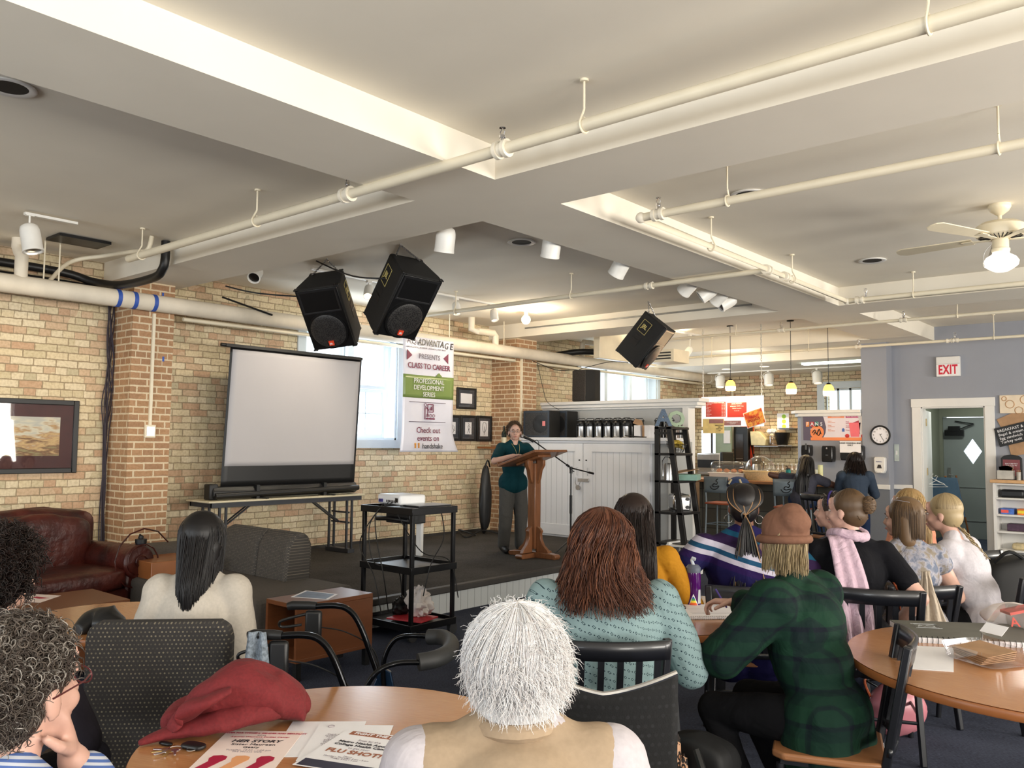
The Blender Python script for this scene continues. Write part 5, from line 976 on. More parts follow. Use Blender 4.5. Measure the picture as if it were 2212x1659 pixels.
MB().prism([(0, 0), (.30, 0), (.36, .12), (.37, H*.5), (.33, H-.06), (.28, H), (0, H)], -.006, -.004, 'y').build('purple_panel', mat('poster_purple', (92, 84, 104), .5, noise_amt=.01), t)
MB().bb((.12, -.008, 0), (W, -.004, .05)).build('orange_strip', mat('poster_orange', (240, 140, 84), .5, noise_amt=.01), t)
b = MB(); b.lathe([(.001, 0), (.11, 0), (.11, .003), (.001, .003)], (.225, -.009, .13), 28, (0, 1, 0)); q2 = b.build('orange_disc', mat('poster_orange', (240, 140, 84)), t)
b = MB(); b.tube(bez([(.15, -.011, .12), (.19, -.011, .17), (.22, -.011, .1), (.26, -.011, .18), (.29, -.011, .1)], 5), .008, 5); b.tube(bez([(.17, -.011, .09), (.2, -.011, .13), (.25, -.011, .08), (.28, -.011, .13)], 5), .007, 5); b.build('swirl_mark', M_BLK, t)
for k, (ch, c) in enumerate((('F', (232, 140, 60)), ('A', (190, 60, 70)), ('N', (50, 140, 120)), ('S', (92, 84, 104)))):
    MB().bb((.045+.075*k, -.009, H-.21), (.10+.075*k, -.006, H-.13)).build('letter_tile', mat('tile_%s' % ch, c, .5, noise_amt=0), t); text('lettering', ch, M_PAPER, t, (.0725+.075*k, -.011, H-.17), FY, .08, bold=.001)
text('lettering', 'SMOOTHIES', M_PAPER, t, (.18, -.008, H-.25), FY, .025)
for k, (x, c) in enumerate(((.40, (236, 150, 110)), (.68, (190, 70, 120)))):
    m = mat('poster_tab%d' % k, c, .5, noise_amt=0); MB().bb((x, -.006, H-.075), (x+.26, -.004, H-.04)).build('heading_tab', m, t); text('lettering', 'STRAWBERRY' if k == 0 else 'FRUIT AND ICE CREAM', M_PAPER, t, (x+.13, -.008, H-.057), FY, .022)
    text('lettering', 'Classic\nbanana blend\n\nMango\npeach blend\n\nBerry\nmixed blend' if k == 0 else 'Peach\nvanilla\n\nTropical\npineapple\n\nMango', m, t, (x, -.006, H-.2), FY, .022, align='LEFT')
MB().prism([(.62, .14), (.66, .14), (.66, .18), (.64, .2), (.62, .18)], -.007, -.005, 'y').build('blue_badge', mat('badge_blue', (70, 110, 180), .5), t)
def cup2(x, w_, h, c, nm): MB().prism([(x-w_*.7, .06), (x+w_*.7, .06), (x+w_, .06+h), (x-w_, .06+h)], -.010, -.006, 'y').build(nm, mat(nm, c, .5, noise_amt=.03), t)
MB().prism([(.98, .05), (W, .05), (W, H-.1), (W-.16, H-.16), (W-.1, H-.2)], -.0065, -.004, 'y').build('crimson_shape', mat('poster_crimson', (176, 40, 70), .5), t)
cup2(.96, .085, .33, (206, 202, 204), 'clear_cup_print'); cup2(.82, .09, .22, (236, 110, 120), 'pink_cup_print')
for x in (.7, .94): blob('strawberry_print', mat('berry_red', (190, 40, 40), .5), lambda u, v, x=x: V((x+.035*math.sin(PI*v)*math.cos(2*PI*u), -.008+.004*math.sin(PI*v)*math.sin(2*PI*u), .075+.03*math.cos(PI*v))), 14, 8, t)
# dispensers
def on(px, py): return at(px, py, y=PY)
for (x0, y0, x1, y1, lb, k) in ((1738, 961, 1757, 985, 'narrow black dispenser left of the stacked cups', 0), (1782, 963, 1806, 998, 'glossy black towel dispenser between the two seated people', 1), (1822, 962, 1871, 995, 'wide black towel dispenser behind a washing notice', 2)):
    p, q = on(x0, y0), on(x1, y1); t = thing('towel_dispenser', lb, 'dispenser', ((p.x+q.x)/2, PY, q.z), group='black dispensers on the partition'); w2 = (q.x-p.x)/2
    if p.x+2*w2 > PX1: pass
    MB().prism([(-w2*.92, 0), (w2*.92, 0), (w2, .05), (w2, p.z-q.z-.03), (w2*.9, p.z-q.z), (-w2*.9, p.z-q.z), (-w2, p.z-q.z-.03), (-w2, .05)], -.16, 0, 'y').build('body', mat('gloss_black', (16, 16, 18), .2), t, bevel=.012)
    if k == 1: text('lettering', 'e', M_PAPER, t, (0, -.163, .22), FY, .05)
    MB().bb((-.02, -.164, .10) if k else (.0, -.164, .1), (.02, -.161, .115) if k else (.03, -.161, .2)).build('window_slot', mat('smoke_grey', (80, 82, 84), .3), t)
    if k == 2:
        n_ = MB().bb((-.17, -.168, .12), (.15, -.164, .30)).build('notice', M_PAPER, t); text('lettering', 'HAND WASHING SINK\nONLY', M_BLK, n_, (-.01, -.170, .25), FY, .032, bold=.001)
    if k == 1: b = MB(); b.build
# column things
CY = 13.42; p = at(1902, 940, y=CY); t = thing('wall_clock', 'round black rimmed clock on the blue column', 'clock', (p.x, CY, p.z))
b = MB(); b.lathe([(.125, 0), (.15, 0), (.152, .02), (.14, .035), (.128, .03), (.125, .012)], (0, 0, 0), 40, (0, -1, 0)); b.build('rim', M_BLK, t); MB().lathe([(.001, .009), (.126, .009), (.126, .012), (.001, .0125)], n=36, axis=(0, -1, 0)).build('face', mat('clock_face', (232, 230, 236), .3, noise_amt=0), t)
for k in range(12):
    a = 2*PI*(k+1)/12; text('numeral', str(k+1), M_BLK, t, (.1*math.sin(a), -.0135, .1*math.cos(a)), FY, .034)
MB().bar((-.01, -.016, .02), (.045, -.016, -.075), .005, .002, up=(0, 1, 0)).build('minute_hand', M_BLK, t); MB().bar((0, -.018, 0), (.022, -.018, .02), .008, .002, up=(0, 1, 0)).build('hour_hand', M_BLK, t)
p = at(1904, 1005, y=CY); t = thing('soap_dispenser', 'white wall soap dispenser below the clock', 'soap dispenser', (p.x, CY, p.z)); MB().prism([(-.06, -.12), (.06, -.12), (.08, -.07), (.082, .1), (.07, .125), (-.07, .125), (-.082, .1), (-.08, -.07)], -.1, 0, 'y').build('body', M_WHITE, t, bevel=.012); MB().prism([(-.035, -.045), (.035, -.045), (.02, .01), (-.02, .01)], -.104, -.1, 'y').build('sight_window', mat('soap_dark', (60, 56, 58), .3), t); MB().bb((-.04, -.12, -.115), (.04, -.09, -.09)).build('push_bar', M_WHITE, t, bevel=.006)
text('lettering', 'PURELL', mat('logo_navy', (60, 70, 140), .5), t, (0, -.103, .055), FY, .026)
p = at(1937, 978, y=FYW); t = thing('light_switch', 'tall narrow pale switch plate beside the door frame', 'switch', (p.x, FYW, p.z)); MB().bb((-.035, -.008, -.13), (.035, 0, .13)).build('plate', mat('pale_plate', (188, 196, 188), .5), t, bevel=.003); MB().bb((-.012, -.012, -.03), (.012, -.008, .03)).build('toggle', M_WHITE, t)
# exit sign
p = at(2050, 792, y=FYW); t = thing('exit_sign', 'white exit sign with red letters above the doorway', 'exit sign', (p.x, FYW, p.z))
MB().bb((-.16, -.07, -.15), (.16, 0, .145)).build('housing', M_WHITE, t, bevel=.006); MB().bb((-.155, -.074, -.145), (.155, -.07, .03)).build('face', mat('exit_face', (238, 236, 236), .4, noise_amt=0), t); MB().bb((-.16, -.0735, .036), (.16, -.069, .04)).build('seam', M_GREY, t)
text('lettering', 'EXIT', mat('exit_red', (206, 24, 52), .4, noise_amt=0), t, (0, -.0755, -.055), FY, .19, sx=.62, bold=.006, sp=1.1)
# right hand wall decorations
p = at(2190, 873, y=FYW-.02); t = thing('canvas_print', 'cream canvas with brown coffee rings on the blue wall', 'picture', (p.x, FYW, p.z)); x0 = at(2160, 870, y=FYW).x-p.x; MB().bb((x0, -.03, -.13), (x0+.62, 0, .13)).build('canvas', mat('cream_canvas', (228, 212, 188), .8, noise_amt=.05), t, bevel=.004)
b = MB()
for x, z, r in ((.13, -.0, .055), (.32, .06, .06), (.24, -.09, .05), (.45, -.03, .06), (.06, .08, .03)): b.tube([(x0+x+r*math.cos(k*PI/9), -.031, z+r*math.sin(k*PI/9)) for k in range(18)], .006, 4, closed=True)
b.build('coffee_rings', mat('ring_brown', (190, 150, 110), .8), t)
def card(name, lb, px, py, w_, h, rot, m, y, lines=None):
    p = at(px, py, y=y); e = thing(name, lb, 'sign', (p.x, y, p.z)); e.rotation_euler = (0, R(rot), 0); MB().bb((-w_/2, 0, -h/2), (w_/2, .006, h/2)).build('board', m, e, bevel=.002)
    if lines: text('lettering', lines, M_PAPER, e, (-w_/2+.03, -.002, 0), FY, .055, align='LEFT')
    return e
card('kraft_sign', 'upper brown card sign tucked behind the black menu', 2200, 905, .5, .22, -25, M_KRAFT, FYW-.02)
card('kraft_sign', 'lower brown card sign showing below the black menu', 2215, 965, .40, .2, -12, M_KRAFT, FYW-.02)
card('black_menu_sign', 'tilted black menu sign with white writing', 2200, 935, .56, .27, -15, M_BLK, FYW-.045, 'BREAKFAST & LUNCH\nBagel & cream cheese\nEgg sandwich\nTurkey melt   Soup')
# shelf unit at right edge
YS = 13.3; p = at(2144, 1036, y=YS); q = at(2152, 1175, y=YS); sx0 = p.x; sh = p.z; t = thing('snack_shelf', 'white snack shelf unit with a wooden top', 'shelf unit', (sx0, YS, 0)); W = 1.3
MB().bb((-.03, -.03, sh-.045), (W+.03, .36, sh)).build('wooden_top', M_BEIGE if 0 else mat('maple_top', (206, 162, 112), .4, noise_amt=.1), t, bevel=.005)
b = MB(); b.bb((0, 0, 0), (.035, .35, sh-.045)); b.bb((W-.035, 0, 0), (W, .35, sh-.045)); b.bb((0, .33, 0), (W, .35, sh-.045)); b.build('side_panels', M_WHITE, t)
zs = [at(2160, y, y=YS).z for y in (1077, 1113, 1149, 1189)]
for z in [sh-.06]+zs: MB().bb((.03, .0, z-.012), (W-.03, .34, z+.012)).build('shelf_board', M_WHITE, t, bevel=.002)
def pack(lb, x, z, d, c, nm='snack_pack', rnd=0, c2=None):
    e = thing(nm, lb, 'snack', (sx0+x, YS+.1, z+.012)); MB().bb((0, 0, 0), d).build('pack', mat('pk_'+'_'.join(map(str, c)), c, .45, noise_amt=.25, scale=25), e, bevel=rnd or .004)
    if c2: MB().bb((.005, -.003, d[2]*.25), (d[0]*.6, 0, d[2]*.75)).build('printed_label', mat('pk_'+'_'.join(map(str, c2)), c2, .45), e)
pack('black plastic sandwich tray on the top snack shelf', .06, zs[0], (.30, .2, .11), (24, 26, 30), 'food_tray', .03)
pack('dark brown snack pack at the right of top shelf', .40, zs[0], (.2, .2, .09), (70, 48, 40), rnd=.02)
pack('blue snack bar box on the second snack shelf', .07, zs[1], (.16, .2, .08), (70, 110, 190), c2=(230, 90, 80)); pack('orange snack bar box on the second snack shelf', .27, zs[1], (.2, .2, .08), (226, 120, 40), c2=(230, 210, 60))
pack('open brown carton flap behind the snack bar boxes', .08, zs[1], (.32, .22, .1), (150, 110, 80)) if 0 else None
pack('purple wrapped snacks in a grey tray on third shelf', .14, zs[2], (.3, .2, .1), (72, 50, 70), rnd=.01)
pack('cream wrapped rolls in a grey tray on fourth shelf', .19, zs[3], (.3, .2, .09), (206, 190, 150), rnd=.03)
# on the top
t = thing('menu_stand', 'black arched menu stand with dark red sheet', 'menu stand', (at(2185, 1030, y=13.5).x, 13.52, sh)); MB().prism([(-.13, 0), (.13, 0), (.13, .30), (.09, .335), (0, .35), (-.09, .335), (-.13, .30)], 0, .03, 'y').build('frame', M_BLK, t, bevel=.004); MB().bb((-.105, -.003, .05), (.105, 0, .28)).build('sheet', mat('dark_red_sheet', (120, 56, 60), .4), t); text('lettering', 'DAILY SPECIALS\nSoup of the day\nSalad\nWraps', M_PAPER, t, (0, -.005, .19), FY, .022)
t = thing('napkin_holder', 'clear napkin holder with brown napkins on the snack shelf', 'napkin holder', (at(2172, 1030, y=13.36).x, 13.40, sh)); MB().bb((-.1, -.06, 0), (.1, .06, .012)).build('base', M_DOME, t); M_FR = mat('frosted_plastic', (210, 206, 196), .3, alpha=.6)
for yy in (-.058, .058): MB().bb((-.1, yy-.002, .01), (.1, yy+.002, .13)).build('clear_side', M_FR, t); MB().prism([(-.05, .02), (.05, .02), (.09, .17), (.02, .2), (-.08, .18)], -.04, .04, 'y').build('napkins', M_KRAFT, t)
t = thing('stir_stick_cup', 'small clear cup of stir sticks beside the napkins', 'cup', (at(2200, 1030, y=13.38).x, 13.40, sh)); MB().lathe([(.001, 0), (.028, 0), (.03, .11), (.027, .11), (.001, .005)], n=16).build('cup', mat('frosted_plastic', (210, 206, 196)), t); b = MB()
for k in range(9): b.cyl((.012*math.cos(k), .012*math.sin(k), .01), (.022*math.cos(k), .022*math.sin(k), .14), .002, n=5)
b.build('stir_sticks', M_KRAFT, t)
# hall
tag(MB().bb((-3.35, 15.6, 2.70), (-1.9, 15.72, 2.75)).build('strip_light', mat('tube_glow', (235, 250, 245))), 'fluorescent strip light on the hall ceiling', 'strip light')
pc = at(2030, 1060, y=15.2); t = thing('easel_board', 'blue grey chalk easel standing in the hall', 'easel', (pc.x, 15.2, 0)); b = MB(); b.bar((-.22, .1, 0), (-.12, 0, 1.12), .03, .02); b.bar((.42, .1, 0), (.25, 0, 1.12), .03, .02); b.bar((.1, .5, 0), (.08, .05, 1.1), .03, .02); b.build('leg', M_WOOD, t); MB().prism([(-.16, .45), (.38, .45), (.27, 1.08), (-.10, 1.08)], -.03, -.01, 'y').build('board', mat('chalk_blue', (96, 128, 156), .4, noise_amt=.1), t)
for k in range(2):
    pc = at(2012+10*k, 1035, y=14.2); t = thing('coat_hanger', 'white plastic coat hanger '+('lower' if k else 'upper')+' on the open door', 'hanger', (pc.x, 14.2, pc.z-.04*k), R(30+20*k)); b = MB(); b.tube([(-.2, 0, -.08), (.2, 0, -.08), (0, 0, .02)], .006, 6, closed=True); b.tube([(0, 0, .02), (0, 0, .05), (.03, 0, .08), (.0, 0, .1), (-.02, 0, .08)], .004, 6); b.build('hanger_body', M_WHITE, t)
# ------------------------------------------------------------------ round cafe tables
def table_mat(name, c1, c2):
    t = NT(name); tc = t.n('TexCoord').outputs['Object']; a = t.n('TexNoise', i_Vector=t.n('Mapping', i_Vector=tc, i_Scale=(6, 90, 6)).outputs[0], i_Scale=2.0, i_Detail=5.0)
    t.set(t.b.inputs['Base Color'], t.ramp(a.outputs[0], [(.3, lin(c1)), (.7, lin(c2))])); t.b.inputs['Roughness'].default_value = .25; t.b.inputs['Coat Weight'].default_value = .35; t.b.inputs['Coat Roughness'].default_value = .1; return t.m
M_TTOP = table_mat('honey_laminate', (172, 118, 74), (188, 134, 88)); M_TEDGE = mat('oak_edge', (150, 92, 50), .35, noise_amt=.08, scale=8)
TZ = .75
def round_table(lb, c, r, h=TZ, rot=0):
    t = thing('round_table', lb, 'table', (c[0], c[1], 0), rot, 'round wooden cafe tables')
    MB().lathe([(.001, h-.004), (r-.012, h-.004), (r-.004, h), (r-.006, h+.0), (.001, h)], n=72).build('tabletop', M_TTOP, t, ang=20)
    MB().lathe([(.001, h-.034), (r-.004, h-.034), (r, h-.028), (r, h-.008), (r-.003, h-.003), (.001, h-.003)], n=72).build('table_edge', M_TEDGE, t)
    MB().lathe([(.001, h-.05), (.16, h-.05), (.16, h-.035), (.001, h-.035)], n=20).build('top_plate', M_BLKM, t); MB().cyl((0, 0, .04), (0, 0, h-.05), .045, n=24).build('column', M_BLKM, t)
    for k in range(4):
        b = MB(M4.Rotation(PI/4+k*PI/2, 4, 'Z')); b.prism([(.03, .03), (r*.68, .01), (r*.7, .022), (r*.68, .035), (.05, .075), (.03, .075)], -.035, .035, 'y'); b.build('foot', M_BLKM, t, bevel=.004)
    return t
TA, TB, TC = (-1.9, 1.5), (-2.22, 3.7), (-.55, 3.84)
round_table('round wooden table in front holding flyers, keys and red jacket', TA, .542, rot=.4)
round_table('round wooden table with the purple water bottle and open notebook', TB, .543)
round_table('large round wooden table with plastic box and grey notebook', TC, .74)
round_table('low round wooden table behind the grey dotted chair', (-4.30, 1.95), .45, .68)
round_table('round wooden table between the woman with pink scarf and her neighbours', (-2.15, 6.2), .54)
# ------------------------------------------------------------------ black slat back chairs
M_CH = mat('chair_black', (20, 21, 26), .35, noise_amt=.08, coat=.2); M_CSEAT = mat('chair_seat_wood', (142, 96, 62), .35, noise_amt=.1, scale=5)
def cafe_chair(lb, loc, rz, seat=M_CSEAT, group='black slat back chairs', cat='chair', hgt=.86):
    t = thing('cafe_chair', lb, cat, (loc[0], loc[1], 0), rz, group)
    MB().prism([(-.19, -.19), (.19, -.19), (.21, -.1), (.215, .16), (.18, .2), (-.18, .2), (-.215, .16), (-.21, -.1)], .435, .462).build('seat', seat, t, bevel=.008)
    MB().bb((-.19, -.17, .415), (.19, .17, .435)).build('seat_frame', M_CH, t)
    for sx in (-1, 1):
        MB().tube([(sx*.19, .17, .42), (sx*.205, .20, 0)], .015, 10).build('front_leg', M_CH, t)
        MB().bar((sx*.18, -.18, .44), (sx*.195, -.25, 0), .03, .03).build('rear_leg', M_CH, t, bevel=.005)
        MB().bar((sx*.18, -.18, .42), (sx*.205, -.265, hgt), .035, .03).build('back_post', M_CH, t, bevel=.006)
    cv = lambda u, z: V(((u-.5)*.41, -.18-.085*(z-.42)/.44-.035*math.sin(u*PI), z))
    MB().grid(lambda u, v: cv(u, hgt-.075+.075*v), 14, 2).build('top_rail', M_CH, t, solid=.02); MB().grid(lambda u, v: cv(u, .49+.03*v), 14, 2).build('lower_rail', M_CH, t, solid=.016)
    for k in range(5):
        u = .12+.19*k; MB().bar(cv(u, .5), cv(u, hgt-.07), .026, .012).build('slat', M_CH, t)
    MB().tube([(-.2, .19, .2), (.2, .19, .2), (.2, -.22, .2), (-.2, -.22, .2)], .009, 8, closed=True).build('stretcher', M_CH, t)
    return t
def face(a, b): return math.atan2(-(b[0]-a[0]), b[1]-a[1])
cafe_chair('black slat back chair, empty, standing beside the bar', (-3.85, 10.6), R(-20), hgt=.98); cafe_chair('black chair carrying a black backpack at the right edge', (-1.05, 6.55), R(-100))
# black dotted stacking chair with chrome trim
def dots_mat(name, base, dot, scale, lo=.16, hi=.22, rough=.9):
    t = NT(name); tc = t.n('TexCoord').outputs['Object']; mp = t.n('Mapping', i_Vector=tc, i_Scale=(scale, scale, scale))
    v = t.n('TexVoronoi', i_Vector=mp.outputs[0], i_Scale=1.0, i_Randomness=.35); t.set(t.b.inputs['Base Color'], t.ramp(v.outputs[0], [(lo, lin(dot)), (hi, lin(base))])); t.b.inputs['Roughness'].default_value = rough; t.b.inputs['Sheen Weight'].default_value = .15; return t.m
def grid_mat(name, base, dot, sx, sz, r, jit=0, rough=.9, ax=(0, 2), alt=None):
    t = NT(name); sp = t.n('SeparateXYZ', i_Vector=t.n('TexCoord').outputs['Object']); a = t.math('DIVIDE', sp.outputs[ax[0]], sx); b_ = t.math('DIVIDE', sp.outputs[ax[1]], sz)
    row = t.math('FLOOR', b_); a = t.math('ADD', a, t.math('MULTIPLY', t.math('MODULO', row, 2.0), .5)); fa = t.math('SUBTRACT', t.math('FRACT', a), .5); fb = t.math('SUBTRACT', t.math('FRACT', b_), .5)
    d = t.math('SQRT', t.math('ADD', t.math('POWER', t.math('MULTIPLY', fa, sx/sz), 2.0), t.math('POWER', fb, 2.0)))
    wn = t.n('TexWhiteNoise', noise_dimensions='3D', i_Vector=t.n('CombineXYZ', i_X=t.math('FLOOR', a), i_Y=row, i_Z=1.0).outputs[0])
    m = t.math('LESS_THAN', d, r); c = t.mix(t.math('MULTIPLY', wn.outputs[0], .9), (*lin(dot), 1), (*lin(alt or base), 1)); nz = t.n('TexNoise', i_Scale=180.0, i_Vector=t.n('TexCoord').outputs['Object'])
    t.set(t.b.inputs['Base Color'], t.mix(m, t.mix(t.math('MULTIPLY', nz.outputs[0], .4), (*lin(base), 1), (*[q*.5 for q in lin(base)], 1)), c)); t.b.inputs['Roughness'].default_value = rough; t.bump(nz.outputs[0], .3, .003); return t.m
M_DOTF = grid_mat('dotted_upholstery', (46, 43, 42), (118, 110, 92), .0145, .0145, .22); M_DOTFS = grid_mat('sofa_weave', (70, 66, 62), (120, 112, 98), .012, .012, .27, ax=(0, 2)); M_SOFA = mat('sofa_fabric', (84, 78, 72), .95, noise_amt=.1, scale=60, bump=.3)
M_BMESH = grid_mat('black_perforated', (9, 9, 10), (28, 28, 30), .022, .03, .2)
t = thing('stacking_chair', 'black dotted stacking chair with chrome top trim, empty', 'chair', (-1.66, 2.42, 0), R(35))
def sb(u, v, e=0): x = (u-.5)*.46; return V((x, -.2+e-.06*v+.05*(2*abs(u-.5))**2, .40+(.40+.06*(2*abs(u-.5))**1.3)*v))
MB().grid(lambda u, v: sb(u, v), 20, 12).build('back_shell', M_BMESH, t, solid=.02); MB().tube([sb(i/20, 1.01) for i in range(21)], .009, 8).build('chrome_trim', M_CHROME, t)
MB().grid(lambda u, v: V(((u-.5)*.46, -.2+.44*v, .44-.02*math.sin(u*PI))), 10, 6).build('seat', M_BMESH, t, solid=.03)
for sx in (-1, 1):
    for yy in (-.22, .2): MB().tube([(sx*.22, yy*.8, .43), (sx*.24, yy*1.2, 0)], .011, 8).build('leg', M_CHROME, t)
# grey dotted side chair
g = thing('upholstered_chair', 'large charcoal dotted upholstered chair seen from behind', 'chair', (-2.98, 1.53, 0), R(46))
def gb(u, v): x = (u-.5)*.50; z = .38+.55*v; return V((x*(1-.02*v), -.02-.07*v, z-.02*v*(u-.5)*2*0))
b = MB(); pr = [(-.25, .36), (.25, .36), (.255, .86), (.245, .905), (.21, .925), (-.21, .925), (-.245, .905), (-.255, .86)]; b.prism(pr, -.05, .03, 'y'); b.build('backrest', M_DOTF, g, bevel=.02)
MB().bb((-.25, .03, .36), (.25, .50, .47)).build('seat', M_DOTF, g, bevel=.03)
for sx in (-1, 1):
    for yy in (-.02, .46): MB().bar((sx*.22, yy, .36), (sx*.23, yy*1.05, 0), .035, .035).build('leg', M_BLKM, g)
# ------------------------------------------------------------------ leather armchair
def leather_mat():
    t = NT('oxblood_leather'); tc = t.n('TexCoord').outputs['Object']; a = t.n('TexNoise', i_Vector=tc, i_Scale=5.0, i_Detail=6.0); t.set(t.b.inputs['Base Color'], t.ramp(a.outputs[0], [(.3, lin((40, 14, 10))), (.55, lin((68, 22, 15))), (.75, lin((88, 40, 30)))])); t.b.inputs['Roughness'].default_value = .38; v = t.n('TexNoise', i_Vector=tc, i_Scale=14.0, i_Detail=5.0); t.bump(v.outputs[0], .5, .02); return t.m
M_LEA = leather_mat(); t = thing('leather_armchair', 'wide oxblood leather armchair with rolled arms by the brick wall', 'armchair', (-7.35, 2.72, 0), R(-78))
def soft(name, c, d, m, par, e=.5, nu=28, nv=16, wob=.012, seed=1):
    def fn(u, v):
        a = 2*PI*u; p = PI*(v-.5); sg = lambda q, w_: math.copysign(abs(q)**w_, q); x, y, z = sg(math.cos(a), e)*abs(math.cos(p))**e, sg(math.sin(a), e)*abs(math.cos(p))**e, sg(math.sin(p), e)
        q = V((x*d[0]/2, y*d[1]/2, z*d[2]/2)); k = noise.noise(q*5+V((seed, 0, 0)))*wob; return V(c)+q+q.normalized()*k
    return MB().grid(fn, nu, nv).build(name, m, par)
soft('backrest', (0, -.33, .62), (1.25, .30, .72), M_LEA, t, .35, wob=.04); soft('back_cushion', (0, -.17, .66), (1.12, .22, .56), M_LEA, t, .5, wob=.05, seed=4); soft('seat_cushion', (0, .12, .42), (1.1, .70, .20), M_LEA, t, .4, wob=.03, seed=6)
MB().bb((-.58, -.35, .06), (.58, .42, .34)).build('base', M_LEA, t, bevel=.03)
for sx in (-1, 1):
    b = MB(); b.bb((sx*.58-.09, -.38, .06), (sx*.58+.09, .42, .5)); b.cyl((sx*.60, -.4, .54), (sx*.60, .44, .54), .145, n=28); b.build('rolled_arm', M_LEA, t, bevel=.02)
    b = MB(); b.tube([(sx*.60+(.012+.008*k*.12)*k*.12*math.cos(k*.5)*8*.14, .445, .54+(.012+.008*k*.12)*k*.12*math.sin(k*.5)*8*.14) for k in range(2, 44)], .007, 5); b.build('arm_scroll', M_LEA, t)
    for yy in (-.3, .36): MB().cyl((sx*.55, yy, 0), (sx*.55, yy, .07), .03, .04).build('foot', M_ESP, t)
# ------------------------------------------------------------------ grey lounge sofa against the stage end
t = thing('lounge_sofa', 'long grey woven lounge sofa backed against the stage end', 'sofa', (-6.45, 3.95, 0))
MB().prism([(-1.0, .48), (.40, .48), (.40, .1), (-1.0, .1)], .12, .40).build('back_base', M_SOFA, t, bevel=.02) if 0 else None
def sofa_back(x0, x1):
    b = MB(); b.prism([(.44, .12), (.44, .70), (.40, .78), (.33, .81), (.24, .77), (.19, .68), (.16, .40), (.16, .12)], x0, x1, 'x'); return b
sofa_back(-.62, -.005).build('backrest', M_DOTFS, t, bevel=.03); sofa_back(.005, .45).build('backrest', M_DOTFS, t, bevel=.03)
MB().prism([(-1.0, -.62), (.86, -.62), (1.02, -.45), (1.02, .44), (.46, .44), (.46, .17), (-1.0, .17)], .10, .42).build('seat', M_SOFA, t, bevel=.035)
soft('end_arm', (-.98, -.22, .40), (.32, .82, .48), M_SOFA, t, .35, wob=.01)
for x in (-.9, .8):
    for y in (-.5, .3): MB().cyl((x, y, 0), (x, y, .11), .02).build('foot', M_BLK, t)
# side cupboard with shaker
q = at(345, 1203, z=.56); t = thing('side_cabinet', 'low brown wooden cabinet at the foot of the near pillar', 'cabinet', (q.x, q.y, 0)); MB().bb((-.3, -.22, 0), (.3, .22, .56)).build('body', M_TEDGE, t, bevel=.005)
q = at(303, 1206, z=.56); t = thing('shaker_bottle', 'black protein shaker bottle beside the near brick pillar', 'bottle', (max(q.x, -7.9), q.y, .56)); MB().lathe([(.001, 0), (.036, 0), (.045, .13), (.001, .13)], n=20).build('body', mat('shaker_navy', (22, 24, 36), .3), t); b = MB(); b.lathe([(.047, .13), (.048, .165), (.02, .17), (.02, .19), (.001, .19)], n=20); b.tube([(-.045, 0, .16), (-.02, 0, .2), (.015, 0, .19)], .008, 6); b.build('lid', M_BLK, t)
# ------------------------------------------------------------------ wooden box tables
M_BOX = mat('box_veneer', (112, 66, 38), .35, noise_amt=.12, scale=2.5, stretch=(1, 1, 9))
def box_table(lb, x0, x1, y0, y1, z1, z0=.06, rz=0):
    c = ((x0+x1)/2, (y0+y1)/2); t = thing('box_table', lb, 'side table', (c[0], c[1], 0), rz, 'brown veneered box tables'); a, b_ = (x1-x0)/2, (y1-y0)/2
    MB().bb((-a, -b_, z1-.03), (a, b_, z1)).build('top_panel', M_BOX, t, bevel=.003); MB().bb((-a, -b_, z0), (a, b_, z0+.025)).build('bottom_panel', M_BOX, t, bevel=.003)
    for sx in (-1, 1): MB().bb((sx*a-(.025 if sx > 0 else 0), -b_, z0+.025), (sx*a+(.025 if sx < 0 else 0), b_, z1-.03)).build('side_panel', M_BOX, t)
    for sx in (-1, 1):
        for sy in (-1, 1): MB().bb((sx*(a-.03)-.02, sy*(b_-.03)-.02, 0), (sx*(a-.03)+.02, sy*(b_-.03)+.02, z0)).build('foot', M_BLK, t)
    return t
box_table('brown box table with open end beside the lounge sofa', -5.06, -4.70, 3.33, 3.97, .50, .12); box_table('brown box table in front of the leather armchair', -6.40, -5.80, 1.9, 2.74, .48)
def flyer(name, lb, cs, z, m, th=.001, cat='flyer', group=None):
    c = sum((V(q) for q in cs), V((0, 0, 0)))/4; t = thing(name, lb, cat, (c.x, c.y, z), group=group); MB().prism([((V(q)-c).x, (V(q)-c).y) for q in cs], 0, th).build('sheet', m, t, smooth=False)
    ux = ((V(cs[1])-V(cs[0]))+(V(cs[2])-V(cs[3])))/2; return t, math.atan2(ux.y, ux.x), ux.length, ((V(cs[3])-V(cs[0])).length)
def sheet_at(cx, cy, ang, w_=.216, h_=.279):   # corners TL, TR, BR, BL of a letter sheet
    M = M4.Rotation(ang, 3, 'Z'); return [V((cx, cy, 0))+M @ V(q) for q in ((-w_/2, h_/2, 0), (w_/2, h_/2, 0), (w_/2, -h_/2, 0), (-w_/2, -h_/2, 0))]
def ft(t, ang, s, x, y, size, m, z=.0018, **k):
    M = M4.Rotation(ang, 3, 'Z'); q = M @ V((x, y, 0)); return text('lettering', s, m, t, (q.x, q.y, z), (0, 0, ang), size, ext=.0002, **k)
VA = R(31)
M_PK = mat('flyer_cream', (240, 222, 214), .6, noise_amt=.02); M_CRI = mat('flyer_crimson', (170, 20, 60), .6, noise_amt=0); M_INK = mat('flyer_ink', (44, 38, 44), .6, noise_amt=0); M_LINK = mat('pale_ink', (150, 140, 146), .6, noise_amt=0); M_TAN = mat('flyer_tan', (226, 160, 110), .6, noise_amt=0); M_RUST = mat('flyer_rust', (150, 84, 50), .6, noise_amt=0); M_NAVY = mat('flyer_navy', (38, 36, 60), .6, noise_amt=.2)
